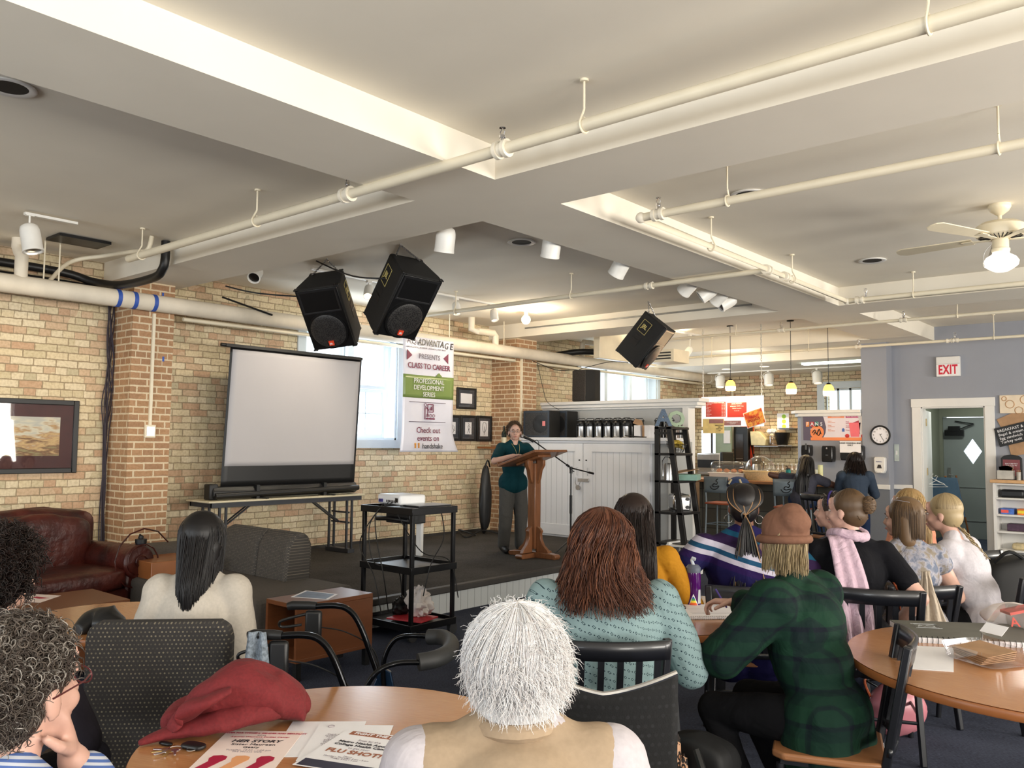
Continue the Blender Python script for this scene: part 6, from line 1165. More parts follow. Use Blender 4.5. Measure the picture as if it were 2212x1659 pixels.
def P2(px, py): q = at(px, py, z=TZ+.003); return q
q1, q2 = P2(520, 1580), P2(634, 1582); A1 = math.atan2((q2-q1).y, (q2-q1).x)
def place(px, py, A): # sheet whose top centre is at pixel
    q = P2(px, py); M = M4.Rotation(A, 3, 'Z'); c = q+M @ V((0, -.14, 0)); return sheet_at(c.x, c.y, A)
cs = place(575, 1578, A1); t, A, W_, H_ = flyer('event_flyer', 'cream event flyer with three raised fists on the front table', cs, TZ+.001, M_PK)
ft(t, A, 'CENTER FOR WOMEN, GENDER AND SEXUALITY', 0, .118, .011, M_CRI, bold=.0003); ft(t, A, 'and the', 0, .102, .008, M_INK); ft(t, A, "Aquinas Women's Studies Center", 0, .088, .012, M_CRI); ft(t, A, 'present', 0, .074, .008, M_LINK)
ft(t, A, 'HER STORY', 0, .055, .026, M_INK, bold=.0006, shear=.2); ft(t, A, 'Sister Maureen', 0, .03, .02, M_INK); ft(t, A, 'Geary', 0, .009, .018, M_INK); ft(t, A, 'Tuesday, 12:30 - 1:30 pm\nThe Moose Cafe', 0, -.018, .012, M_LINK)
Mx = M4.Rotation(A, 4, 'Z'); 
for k, (x, c) in enumerate(((-.065, M_CRI), (-.005, M_TAN), (.06, M_CRI))):
    b = MB(Mx @ M4.Translation((x, -.085, .0015))); b.prism([(-.03, -.06), (.0, -.06), (.02, -.01), (.028, .005), (.026, .025), (.01, .034), (-.012, .03), (-.018, .012), (-.012, -.01)], 0, .0004); b.build('raised_fist', c, t, smooth=False)
cs = place(712, 1557, A1+.06); t, A, W_, H_ = flyer('letter_sheet', 'white printed letter under the flu flyer, left one', cs, TZ+.0005, M_PAPER)
cs = place(770, 1566, A1+.03); cs = [c+V((0, 0, 0)) for c in cs]; t, A, W_, H_ = flyer('letter_sheet', 'white printed letter showing a round crest, right one', cs, TZ+.0022, M_PAPER)
MB(M4.Rotation(A, 4, 'Z')).tube([(-.07+.009*math.cos(k*PI/6), .125+.009*math.sin(k*PI/6), .0018) for k in range(12)], .0012, 4, closed=True).build('crest', M_LINK, t); ft(t, A, '\n'.join(['Thank you for joining us for the', 'Professional Development Series.', 'Please take a few minutes to fill', 'in the form and to share any', 'questions with the Career office', 'before the end of the semester.']*2), 0, .0, .0105, M_LINK)
q1, q2 = P2(762, 1580), P2(888, 1597); A2 = math.atan2((q2-q1).y, (q2-q1).x)
cs = place(824, 1587, A2); t, A, W_, H_ = flyer('flu_flyer', 'white flu shot flyer with rust banner on the front table', cs, TZ+.0045, M_PAPER)
MB(M4.Rotation(A, 4, 'Z')).bb((-.085, .105, .001), (.085, .132, .0014)).build('rust_banner', M_RUST, t); ft(t, A, 'FIGHT THE FLU', 0, .118, .021, M_PAPER, bold=.0004)
ft(t, A, 'Stop by the', 0, .07, .015, M_LINK); ft(t, A, 'Metro Health Aquinas', 0, .05, .0185, M_INK, bold=.0004); ft(t, A, 'College Health Center', 0, .030, .0185, M_INK, bold=.0004); ft(t, A, 'to get your', 0, .010, .014, M_LINK)
ft(t, A, 'FLU SHOT!', 0, -.018, .034, M_RUST, bold=.001); ft(t, A, 'Hours\nMonday - Thursday, 8 am - 5 pm\nFriday, 8 am - 1 pm', 0, -.058, .010, M_LINK); MB(M4.Rotation(A, 4, 'Z')).bb((-.1, -.135, .001), (.1, -.09, .0014)).build('navy_strip', M_NAVY, t)
# keys
kq = at(378, 1622, z=TZ); t = thing('key_bunch', 'bunch of brass and steel keys with a black fob', 'keys', (kq.x, kq.y, TZ), R(20)); M_BRS = mat('key_brass', (186, 164, 104), .3, metal=.9)
MB().tube([(.018*math.cos(k*PI/8), .018*math.sin(k*PI/8), .006) for k in range(16)], .0016, 6, closed=True).build('ring', M_CHROME, t); MB().tube([(.045+.012*math.cos(k*PI/8), .01+.012*math.sin(k*PI/8), .006) for k in range(16)], .0014, 6, closed=True).build('ring', M_CHROME, t)
soft('fob', (.035, .03, .008), (.07, .04, .015), M_BLK, t, .6, 16, 10, 0); soft('fob', (-.05, .02, .006), (.045, .016, .01), M_BLKM, t, .8, 14, 8, 0)
for k in range(5):
    a = R(200+28*k); b = MB(M4.Translation((0, 0, .003+.0015*k)) @ M4.Rotation(a, 4, 'Z')); b.prism([(.015, -.009), (.032, -.009), (.034, -.004), (.06, -.003), (.058, .002), (.034, .004), (.032, .009), (.015, .009)], 0, .0018); b.build('key', M_BRS if k % 2 else M_STEEL, t, smooth=False)
# red jacket piled on the table
def jacket_mat():
    t = NT('red_jacket_cloth'); tc = t.n('TexCoord').outputs['Object']; a = t.n('TexNoise', i_Vector=tc, i_Scale=120.0, i_Detail=3.0); t.set(t.b.inputs['Base Color'], t.ramp(a.outputs[0], [(.3, lin((98, 20, 24))), (.7, lin((112, 26, 30)))])); t.b.inputs['Roughness'].default_value = .85; w_ = t.n('TexNoise', i_Vector=tc, i_Scale=7.0, i_Detail=3.0, i_Distortion=1.2); t.bump(t.math('ADD', w_.outputs[0], t.math('MULTIPLY', a.outputs[0], .05)), .5, .03); return t.m
M_JK = jacket_mat()
def wrap(name, path, rad, flat, m, parent, seed=0, n=26, amp=.42, zmin=TZ+.002):  # soft flattened tube: path of points, rad list
    P = bez(path, 7); N = len(P); rr = [rad[min(int(i/(N-1)*(len(rad)-1)), len(rad)-2)]*(1-(i/(N-1)*(len(rad)-1)) % 1 if i < N-1 else 0)+rad[min(int(i/(N-1)*(len(rad)-1))+1, len(rad)-1)]*((i/(N-1)*(len(rad)-1)) % 1 if i < N-1 else 1) for i in range(N)]
    b = MB(); vs = []
    for i, p in enumerate(P):
        d = (P[min(i+1, N-1)]-P[max(i-1, 0)]).normalized(); s = d.cross(V((0, 0, 1))).normalized()
        for k in range(n):
            a = 2*PI*k/n; q = p+s*(rr[i]*math.cos(a))+V((0, 0, rr[i]*flat*math.sin(a))); w_ = noise.noise(q*7+V((seed, 0, 0)))*amp*rr[i]+noise.noise(q*22+V((0, seed, 0)))*amp*.3*rr[i]; q += (q-p).normalized()*w_; q.z = max(q.z, zmin); vs.append(q)
    fs = [(i*n+k, i*n+(k+1) % n, (i+1)*n+(k+1) % n, (i+1)*n+k) for i in range(N-1) for k in range(n)]; fs += [tuple(range(n-1, -1, -1)), tuple((N-1)*n+k for k in range(n))]
    b.add(vs, fs); return b.build(name, m, parent, sub=1)
t = thing('red_jacket', 'red cloth jacket heaped across the front table', 'jacket', (0, 0, 0))
j = lambda px, py, z: at(px, py, z=z)
wrap('body', [j(662, 1530, .79), j(610, 1502, .83), j(540, 1486, .86), j(470, 1492, .85), j(410, 1528, .80), j(375, 1570, .77)], [.045, .10, .115, .10, .07, .03], .62, M_JK, t, 3)
wrap('sleeve', [j(650, 1512, .80), j(570, 1528, .81), j(490, 1552, .80), j(405, 1572, .78), j(345, 1588, .77), j(300, 1606, .76)], [.05, .065, .055, .042, .024, .010], .6, M_JK, t, 9)
wrap('collar', [j(370, 1575, .79), j(395, 1545, .82), j(440, 1520, .86), j(500, 1490, .89)], [.02, .035, .03, .02], .6, M_JK, t, 12)
q = j(432, 1552, .79); tag(MB(M4.Translation(q) @ M4.Rotation(R(35), 4, 'Z')).bb((-.07, -.035, -.02), (.06, .03, -.008)).build('dark_phone', M_BLKM, bevel=.004), 'dark phone tucked under the red jacket collar', 'phone')
# ------------------------------------------------------------------ things on the middle table
cs = [V((q.x, q.y, 0)) for q in (at(1455, 1311, z=TZ), at(1588, 1311, z=TZ), at(1588, 1338, z=TZ), at(1486, 1339, z=TZ))]
a = cs[0]; u = (cs[1]-cs[0]); t, A, W_, H_ = flyer('open_notebook', 'open spiral notebook under the hand with a purple pen', cs, TZ+.001, M_PAPER, .012, 'notebook')
b = MB(); c0 = sum(cs, V((0, 0, 0)))/4
for k in range(22): p = cs[3]-c0+(cs[2]-cs[3])*((k+.5)/22); b.tube([p+V((.004*math.cos(q*PI/4)*0, 0, .008))+(cs[0]-cs[3]).normalized()*(.007*math.cos(q*PI/4))+V((0, 0, .008*math.sin(q*PI/4))) for q in range(8)], .0011, 4, closed=True)
b.build('spiral', M_STEEL, t); b = MB()
random.seed(2)
for k in range(7):
    p = cs[0]-c0+(cs[3]-cs[0])*(.15+.1*k)+(cs[1]-cs[0])*.12; b.bar(p+V((0, 0, .0125)), p+(cs[1]-cs[0])*(.4+.3*random.random())+V((0, 0, .0125)), .0012, .0004)
b.build('pen_writing', M_LINK, t)
q = at(1452, 1312, z=TZ); t = thing('phone', 'black phone peeking from under the open notebook', 'phone', (q.x-.01, q.y, TZ), R(35)); MB().bb((-.04, -.03, 0), (.08, .03, .01)).build('body', M_BLKM, t, bevel=.004)
q = at(1498, 1310, z=TZ); t = thing('purple_bottle', 'purple water bottle with rainbow triangle sticker', 'bottle', (q.x, q.y, TZ), R(10)); M_PUR = mat('purple_plastic', (82, 18, 104), .12, noise_amt=.05, trans=.35)
MB().lathe([(.001, 0), (.035, 0), (.0375, .006), (.0375, .16), (.036, .175), (.001, .176)], n=28).build('body', M_PUR, t); b = MB(); b.lathe([(.001, .174), (.037, .174), (.038, .18), (.038, .198), (.026, .212), (.001, .214)], n=28); b.build('lid', mat('bottle_lid_grey', (84, 90, 104), .4), t)
MB().tube([(0, 0, .21), (-.008, 0, .235), (-.004, 0, .245), (.012, 0, .24)], .009, 8).build('bite_valve', M_DOME if 0 else mat('valve_grey', (176, 184, 192), .3), t)
fw = math.atan2(-q.y, -q.x)-R(10); S = M4.Rotation(fw, 4, 'Z')
def curved_tri(w0, w1, z0, z1, m, e, nm):   # strip following the bottle wall, width at z0 and z1
    MB(S).grid(lambda u, v: V(((.0377+e)*math.cos((u-.5)*2*(w0+(w1-w0)*v)/.0375), (.0377+e)*math.sin((u-.5)*2*(w0+(w1-w0)*v)/.0375), z0+(z1-z0)*v)), 8, 2).build(nm, m, t)
curved_tri(.029, .001, .0, .068, M_PAPER, .0006, 'sticker_edge')
for k, c in enumerate(((190, 30, 40), (226, 100, 40), (236, 208, 60), (70, 160, 80), (40, 80, 170))):
    z0, z1 = .006+.01*k, .016+.01*k; f = lambda z: max(.001, .024*(1-(z-.004)/.058)); curved_tri(f(z0), f(z1), z0, z1, mat('rainbow%d' % k, c, .5, noise_amt=0), .0011, 'rainbow_stripe')
MB(M4.Rotation(fw+.95, 4, 'Z')).grid(lambda u, v: V((.0382*math.cos((u-.5)*.7*(1-.4*v)), .0382*math.sin((u-.5)*.7*(1-.4*v)), .02+.07*v)), 6, 4).build('sticker', mat('sticker_grey', (170, 172, 176), .5), t)
# ------------------------------------------------------------------ things on the right table
cs = [V((q.x, q.y, 0)) for q in (at(1922, 1341, z=TZ+.02), at(2225, 1352, z=TZ+.02), at(2225, 1390, z=TZ+.02), at(1985, 1378, z=TZ+.02))]
t, A, W_, H_ = flyer('grey_notebook', 'thick grey spiral notebook with pale square emblem', [c for c in cs], TZ, M_PAPER, .022, 'notebook'); c0 = sum(cs, V((0, 0, 0)))/4
MB().prism([((q-c0).x, (q-c0).y) for q in cs], .022, .025).build('cover', mat('notebook_grey', (92, 92, 84), .5), t, smooth=False)
b = MB()
for k in range(20): p = cs[3]-c0+(cs[2]-cs[3])*((k+.5)/20); b.tube([p+(cs[0]-cs[3]).normalized()*(.010*math.cos(q*PI/4)+.004)+V((0, 0, .013+.015*math.sin(q*PI/4))) for q in range(8)], .0014, 4, closed=True)
b.build('spiral', M_BLKM, t); ec = (cs[0]-c0)*.45+(cs[3]-c0)*.1; s_ = .06
for r_ in (.055, .045):
    b = MB(M4.Translation(ec+V((0, 0, .0255))) @ M4.Rotation(A, 4, 'Z')); b.tube([(-r_, -r_*.8, 0), (r_, -r_*.8, 0), (r_, r_*.8, 0), (-r_, r_*.8, 0)], .001, 4, closed=True); b.build('emblem_line', M_GREY, t)
text('lettering', 'AQ', M_GREY, t, ec+V((0, 0, .0255)), (0, 0, A), .055, ext=.0003)
cs = [V((q.x, q.y, 0)) for q in (at(1932, 1393, z=TZ), at(2060, 1400, z=TZ), at(2060, 1452, z=TZ), at(1971, 1446, z=TZ))]; t, A, W_, H_ = flyer('printed_note', 'white paper note with small crest under the plastic box', cs, TZ+.0008, M_PAPER, .001, 'paper')
MB(M4.Translation((cs[0]-sum(cs, V((0, 0, 0)))/4)*.65) @ M4.Rotation(A, 4, 'Z')).tube([(.012*math.cos(k*PI/6), .007*math.sin(k*PI/6), .0015) for k in range(12)], .001, 4, closed=True).build('crest', M_LINK, t)
cc = at(2130, 1430, z=TZ); M_CLAM = glass('clamshell_plastic', (.93, .93, .95), .9, .12)
t = thing('plastic_clamshell', 'clear open plastic food box holding brown napkins', 'food box', (cc.x, cc.y, TZ), R(-30))
def tray(u, v, w_, d_, h_): 
    a = 2*PI*u; e = .35; sg = lambda q: math.copysign(abs(q)**e, q); s = .8+.2*min(1, v*1.4) if v < .7 else 1.0; k = min(1, v/.25) if v < .25 else 1; z = 0 if v < .25 else (v-.25)/.75*h_; r = (v/.25 if v < .25 else 1)*(.86+.14*(z/h_)); return V((sg(math.cos(a))*w_*r, sg(math.sin(a))*d_*r+.002*math.sin(a*40)*(v > .3), z+.002))
MB().grid(lambda u, v: tray(u, v, .13, .11, .06), 120, 10).build('base_tray', M_CLAM, t)
MB(M4.Translation((-.02, .13, .055)) @ M4.Rotation(R(40), 4, 'X') @ M4.Translation((0, .10, .0))).grid(lambda u, v: tray(u, v, .15, .11, .05) @ M4.Diagonal(V((1, 1, -1, 1))).to_3x3() if 0 else V((tray(u, v, .15, .11, .05).x, tray(u, v, .15, .11, .05).y, -tray(u, v, .15, .11, .05).z+.02)), 80, 10).build('open_lid', M_CLAM, t)
MB(M4.Translation((-.02, .05, .10)) @ M4.Rotation(R(40), 4, 'X')).bb((-.05, .0, 0), (.05, .05, .001)).build('price_label', M_PAPER, t)
for k in range(5): 
    n_ = thing('brown_napkin', 'brown paper napkin in the plastic box, %s of the fanned stack' % ['bottom', 'second lowest', 'middle', 'second highest', 'top'][k], 'napkin', (cc.x, cc.y, TZ+.02+.007*k), R(-50+3*k), 'brown napkins in the plastic box'); MB(M4.Rotation(R(8), 4, 'X')).bb((-.10, -.07, 0), (.09, .06, .003)).build('fold', M_KRAFT, n_)
t = thing('shopping_bag', 'crumpled white plastic bag with red print on the table', 'bag', (0, 0, 0)); q = at(2175, 1345, z=TZ)
wrap('bag_body', [at(2125, 1325, z=TZ+.04), at(2150, 1330, z=TZ+.05), at(2190, 1335, z=TZ+.05), at(2240, 1345, z=TZ+.05), at(2290, 1350, z=TZ+.04)], [.02, .07, .075, .09, .05], .8, mat('bag_white', (226, 216, 214), .45, noise_amt=.03, bump=.2), t, 5, zmin=TZ+.026)
w1 = at(2195, 1332, z=TZ+.11); text('lettering', 'A', M_MRED, t, at(2192, 1345, z=TZ+.10), (R(62), 0, R(38)), .055, bold=.001)
tag(MB(M4.Translation(at(2218, 1318, z=TZ+.12)) @ M4.Rotation(R(40), 4, 'Z') @ M4.Rotation(R(-12), 4, 'Y')).bb((-.09, -.03, 0), (.1, .05, .012)).build('red_packet', M_MRED), 'red and white packet lying on the plastic bag', 'packet')
# papers on the other tables
cs = [V((q.x, q.y, 0)) for q in (at(60, 1283, z=.48), at(132, 1287, z=.48), at(88, 1302, z=.48), at(42, 1300, z=.48))]; t, A, W_, H_ = flyer('event_flyer', 'cream flyer with crimson marks on the box table by the armchair', cs, .481, M_PK); MB().prism([(-.07, .02), (.06, .06), (.03, .0), (-.05, -.02)], .0011, .0014).build('crimson_print', M_CRI, t)
cs = [V((q.x, q.y, 0)) for q in (at(660, 1276, z=.50), at(730, 1284, z=.50), at(708, 1296, z=.50), at(628, 1290, z=.50))]; t, A, W_, H_ = flyer('postcard', 'colour postcard with blue photo on the box table', cs, .501, M_PAPER, cat='postcard'); c0 = sum(cs, V((0, 0, 0)))/4; MB().prism([((q-c0).x*.85, (q-c0).y*.85) for q in cs], .0011, .0014).build('photo', mat('postcard_photo', (84, 104, 130), .4, noise_amt=.35, scale=14), t)
t = thing('black_garment', 'black cloth heaped on the low round table', 'garment', (0, 0, 0)); wrap('cloth', [at(165, 1362, z=.70), at(200, 1350, z=.71), at(240, 1345, z=.72), at(272, 1352, z=.70)], [.03, .08, .09, .04], .8, M_BLK, t, 4, zmin=.682)
# ------------------------------------------------------------------ rollator
WG = V((-2.86, 1.90, 0)); t = thing('rollator_walker', 'black wheeled walker with curved grips and a padded back bar', 'walker', WG, R(41))
M_WT = mat('walker_black_tube', (14, 15, 18), .18, metal=.6, noise_amt=0); M_WB = mat('walker_blue', (26, 52, 80), .25, metal=.5)
for sy in (-1, 1):
    y = sy*.27; MB().tube(bez([(.10, y, .885), (.2, y, .89), (.26, y, .87), (.31, y, .80), (.38, y, .62), (.44, y, .48)], 5), .0125, 12).build('handle_tube', M_WT, t); MB().tube([(.0, y, .885), (.02, y, .89), (.09, y, .89), (.12, y, .888)], [.016, .019, .018, .016], 12).build('grip', M_BLK, t)
    MB().tube([(.39, y, .61), (.45, y, .45), (.58, y, .12)], .017, 12).build('front_leg', M_WB, t); MB().tube([(.44, y, .5), (.22, y, .35), (.0, y, .12)], .015, 10).build('rear_leg', M_WB, t)
    b = MB(); b.prism([(.34, .5), (.4, .64), (.44, .62), (.47, .48), (.42, .42)], y-.012, y+.012, 'y'); b.build('joint_plate', M_WB, t, bevel=.003)
    MB().tube(bez([(.1, y, .86), (.0, y-.01, .835), (-.03, y-.01, .82), (-.02, y, .80), (.06, y, .81)], 5), .006, 8).build('brake_lever', M_BLK, t); MB(M4.Translation((.11, y, .83))).bb((-.035, -.015, -.08), (.035, .015, .04)).build('brake_housing', M_BLK, t, bevel=.012)
    MB().tube(bez([(.14, y, .80), (.25, y, .78), (.36, y+.03, .70), (.40, y+.02, .55), (.42, y, .4)], 6), .003, 6).build('brake_cable', M_CORD, t)
    for wx in (.60, -.02): MB().cyl((wx, y-.012, .10), (wx, y+.012, .10), .10, n=28).build('wheel', mat('wheel_grey', (60, 60, 62), .6), t)
    b = MB(); b.tube(bez([(.42, sy*.24, .52), (.41, sy*.25, .66), (.45, sy*.25, .75), (.52, sy*.22, .78), (.62, sy*.20, .78)], 6), .010, 10); b.build('back_bar', M_WT, t)
MB().tube(bez([(.60, -.20, .78), (.66, -.17, .785), (.70, -.07, .785), (.70, .07, .785), (.66, .17, .785), (.60, .20, .78)], 6), .032, 16).build('back_pad', mat('foam_black', (36, 36, 36), .6), t)
MB().bb((.12, -.24, .50), (.42, .24, .53)).build('seat', M_BLK, t, bevel=.01); MB().bb((.1, -.2, .28), (.38, .2, .42)).build('basket', M_BLK, t, bevel=.02)
MB().bar((-.04, -.27, .84), (-.04, .27, .2), .03, .002).build('strap', M_BLK, t) if 0 else None
tag(MB(M4.Translation(WG) @ M4.Rotation(R(41), 4, 'Z')).bb((.16, -.2, .532), (.40, .08, .545)).build('brown_folder', mat('manila', (150, 124, 108), .6)), 'brown card folder lying on the walker seat', 'folder')
ts = thing('knit_scarf', 'pale blue woven scarf hanging from the walker grip', 'scarf', WG, R(41)); MB().grid(lambda u, v: V((.04+(u-.5)*.06*(1+.8*v), -.292-.012*math.sin(u*9+v*3), .905-.27*v)), 10, 14).build('cloth', mat('scarf_tweed', (120, 130, 140), .9, noise_amt=.5, scale=90), ts, solid=.006)
# ------------------------------------------------------------------ bags on the floor
def leopard():
    t = NT('leopard_cloth'); tc = t.n('TexCoord').outputs['Object']; v = t.n('TexVoronoi', i_Vector=t.n('Mapping', i_Vector=tc, i_Scale=(1, 1, .7)).outputs[0], i_Scale=55.0, feature='F1'); v2 = t.n('TexNoise', i_Vector=tc, i_Scale=60.0)
    t.set(t.b.inputs['Base Color'], t.ramp(t.math('ADD', v.outputs[0], t.math('MULTIPLY', v2.outputs[0], .3)), [(.28, lin((170, 120, 84))), (.42, lin((24, 18, 16))), (.62, lin((40, 28, 24))), (.75, lin((196, 152, 120)))], 'CONSTANT')); t.b.inputs['Roughness'].default_value = .8; return t.m
q = ad(1446, 1600, 3.15); t = thing('leopard_scarf', 'leopard print cloth stuffed beside the black backpack', 'cloth', (q.x, q.y, 0)); MB().grid(lump((0, 0, .24), (.07, .07, .26), 2, .3, 2.6, zmin=.0), 30, 26).build('cloth', leopard(), t)
q = ad(1512, 1610, 3.2); t = thing('black_backpack', 'black backpack standing on the floor by the leopard cloth', 'backpack', (q.x, q.y, 0)); soft('body', (0, 0, .24), (.28, .18, .46), mat('nylon_black', (9, 9, 11), .7), t, .3, wob=.06); MB().tube(bez([(.05, -.12, .46), (.12, -.16, .34), (.14, -.14, .15), (.1, -.1, .05)], 5), .014, 6).build('strap', M_BLK, t); MB().tube(bez([(-.05, -.1, .46), (-.1, -.16, .3), (-.12, -.12, .1)], 5), .014, 6).build('strap', M_BLK, t)
q = at(1938, 1588, z=0); t = thing('pink_bag', 'rose pink leather bag lying on the carpet', 'handbag', (q.x, q.y, 0), R(40)); M_PINK = mat('rose_leather', (178, 112, 122), .32, noise_amt=.06); 
MB().grid(lambda u, v: lump((0, 0, .14), (.16, .10, .145), 6, .06, 1.5, zmin=.001)(u, v), 32, 22).build('body', M_PINK, t); MB().tube(bez([(-.14, 0, .2), (-.18, -.02, .3), (-.1, .0, .34)], 5), .007, 6).build('strap', M_SEATR, t)
q = at(2195, 1245, z=.6); t = thing('black_backpack', 'large black backpack hanging on a chair at the right edge', 'backpack', (-1.20, 6.62, .22), R(30)); soft('body', (.02, 0, .3), (.44, .28, .62), mat('nylon_black', (18, 18, 22)), t, .55, wob=.05, seed=3); MB().tube(bez([(-.1, -.05, .58), (-.02, -.1, .66), (.1, -.05, .6)], 5), .012, 6).build('grab_loop', M_BLK, t); MB().tube(bez([(-.15, -.1, .5), (-.24, -.12, .3), (-.18, -.12, .1)], 5), .016, 6).build('strap', M_BLK, t)
q = at(2080, 1330, z=.0); t = thing('black_satchel', 'black satchel on the floor under the white shirt woman', 'bag', (-1.55, 6.75, 0), R(30)); soft('body', (0, 0, .15), (.34, .18, .3), mat('nylon_black', (18, 18, 22)), t, .5, wob=.02)
# booklet / strips by the grey chair
q = ad(232, 1598, 2.2); tag(MB(M4.Translation(q) @ M4.Rotation(R(60), 4, 'Z') @ M4.Rotation(R(50), 4, 'Y')).bb((-.06, -.03, 0), (.06, .03, .004)).build('folded_leaflet', mat('leaflet_cream', (196, 190, 160), .6)), 'small cream leaflet standing by the curly haired man', 'leaflet') if 0 else None
# ------------------------------------------------------------------ people
ln = lambda c: tuple(v*.62 for v in lin(c))
def skin_mat(name, c):
    t = NT(name); tc = t.n('TexCoord').outputs['Object']; a = t.n('TexNoise', i_Vector=tc, i_Scale=14.0, i_Detail=4.0); l = tuple(v*.8 for v in lin(c))
    t.set(t.b.inputs['Base Color'], t.ramp(a.outputs[0], [(.3, tuple(v*.9 for v in l)), (.7, tuple(min(1, v*1.08) for v in l))])); t.b.inputs['Roughness'].default_value = .5
    t.b.inputs['Subsurface Weight'].default_value = .06; t.b.inputs['Subsurface Radius'].default_value = (.6, .25, .15); t.b.inputs['Subsurface Scale'].default_value = .012; return t.m
SK1, SK2, SK3, SK4 = skin_mat('skin_fair', (212, 168, 148)), skin_mat('skin_rosy', (212, 166, 148)), skin_mat('skin_brown', (128, 82, 62)), skin_mat('skin_deep', (92, 58, 44))
def hair_mat(name, c1, c2, c3=None, rough=.45, sat=0):
    ln_ = (lambda c: tuple(v*.72 for v in lin(c))) if name == 'hair_white' else ln; t = NT(name); g = t.n('NewGeometry').outputs['Random Per Island']; st = [(0, ln_(c1)), (.75, ln_(c2))]+([(1, ln(c3))] if c3 else [])
    t.set(t.b.inputs['Base Color'], t.ramp(g, st)); t.b.inputs['Roughness'].default_value = rough; t.b.inputs['Specular IOR Level'].default_value = .35; return t.m
def cloth_mat(name, c, rough=.85, scale=7, fold=.35, na=.05):
    t = NT(name); tc = t.n('TexCoord').outputs['Object']; l = ln(c); a = t.n('TexNoise', i_Vector=tc, i_Scale=90.0, i_Detail=2.0)
    t.set(t.b.inputs['Base Color'], t.ramp(a.outputs[0], [(.3, tuple(v*(1-na) for v in l)), (.7, tuple(min(1, v*(1+na)) for v in l))])); t.b.inputs['Roughness'].default_value = rough; t.b.inputs['Specular IOR Level'].default_value = .15
    w_ = t.n('TexNoise', i_Vector=tc, i_Scale=float(scale), i_Detail=3.0, i_Distortion=1.5); t.bump(w_.outputs[0], fold, .03); return t.m
def recolor(m, fn):   # fn(NT, object coords) -> colour socket
    t = NT.__new__(NT); t.m = m; t.t = m.node_tree; t.b = t.t.nodes['Principled BSDF']; tc = t.n('TexCoord').outputs['Object']; t.set(t.b.inputs['Base Color'], fn(t, tc)); return m
PPL = []; M_BEIG2 = mat('cream_band', (190, 176, 140), .8)
SC2 = bpy.data.scenes.new('workshop'); TME = bpy.data.meshes.new('blank'); TOB = bpy.data.objects.new('blank', TME); SC2.collection.objects.link(TOB)
RMOD = TOB.modifiers.new('r', 'REMESH'); RMOD.mode = 'VOXEL'; SMOD = TOB.modifiers.new('s', 'SMOOTH'); SMOD.factor = .6
def remesh(mb, name, mts, parent, vox=.009, it=3, fold=0, fs=6, seed=0):
    TME.clear_geometry(); TME.from_pydata([tuple(v) for v in mb.v], [], mb.f); TME.update(); RMOD.voxel_size = vox; SMOD.iterations = it; TOB.update_tag()
    SC2.view_layers[0].update(); dg = SC2.view_layers[0].depsgraph; m2 = bpy.data.meshes.new_from_object(TOB.evaluated_get(dg))
    m2.name = name; m2.materials.clear(); m2.materials.append(mts)
    if fold:
        ns = [v.normal.copy() for v in m2.vertices]; cs = [v.co.copy() for v in m2.vertices]; out = []
        for c, nn in zip(cs, ns):
            k = noise.noise(V((c.x*fs+seed, c.y*fs, c.z*fs*.55)))+.5*noise.noise(V((c.x*fs*2.3, c.y*fs*2.3+seed, c.z*fs*1.6))); out.extend(c+nn*(k*fold))
        m2.vertices.foreach_set('co', out)
    m2.polygons.foreach_set('use_smooth', [True]*len(m2.polygons)); 
    if parent is None: return m2
    r = bpy.data.objects.new(name, m2); COL.objects.link(r); r.parent = parent; return r
def strands(paths, r, name, m, parent, taper=.35, sides=3, base=None):
    vs = []; fs = []; 
    for P_ in paths:
        n = len(P_); b0 = len(vs); x = None
        for i, p in enumerate(P_):
            z = (P_[min(i+1, n-1)]-P_[max(i-1, 0)]); z = z.normalized() if z.length > 1e-7 else V((0, 0, 1)); x = (z.orthogonal() if x is None else x-z*x.dot(z)); x = x.normalized() if x.length > 1e-6 else z.orthogonal().normalized(); y = z.cross(x)
            rr = r*(1-(1-taper)*(i/(n-1))**2)
            for k in range(sides): a = 2*PI*k/sides; vs.append(p+x*(rr*math.cos(a))+y*(rr*math.sin(a)))
        for i in range(n-1):
            for k in range(sides): fs.append((b0+i*sides+k, b0+i*sides+(k+1) % sides, b0+(i+1)*sides+(k+1) % sides, b0+(i+1)*sides+k))
    if base is not None:   # solid under-layer joined into the same hair mesh
        me = base; b0 = len(vs); vs += [v.co.copy() for v in me.vertices]; fs += [tuple(b0+i for i in p.vertices) for p in me.polygons]
    me = bpy.data.meshes.new(name); me.from_pydata([tuple(v) for v in vs], [], fs); me.materials.append(m); me.polygons.foreach_set('use_smooth', [True]*len(fs)); o = bpy.data.objects.new(name, me); COL.objects.link(o); o.parent = parent; return o
def ik(s, w, L1, L2, pole):
    d = w-s; D = min(d.length, (L1+L2)*.999); d = d.normalized(); a = (L1*L1-L2*L2+D*D)/(2*D); h = math.sqrt(max(0, L1*L1-a*a)); p = V(pole); p = (p-d*p.dot(d)).normalized(); return s+d*a+p*h, s+d*D
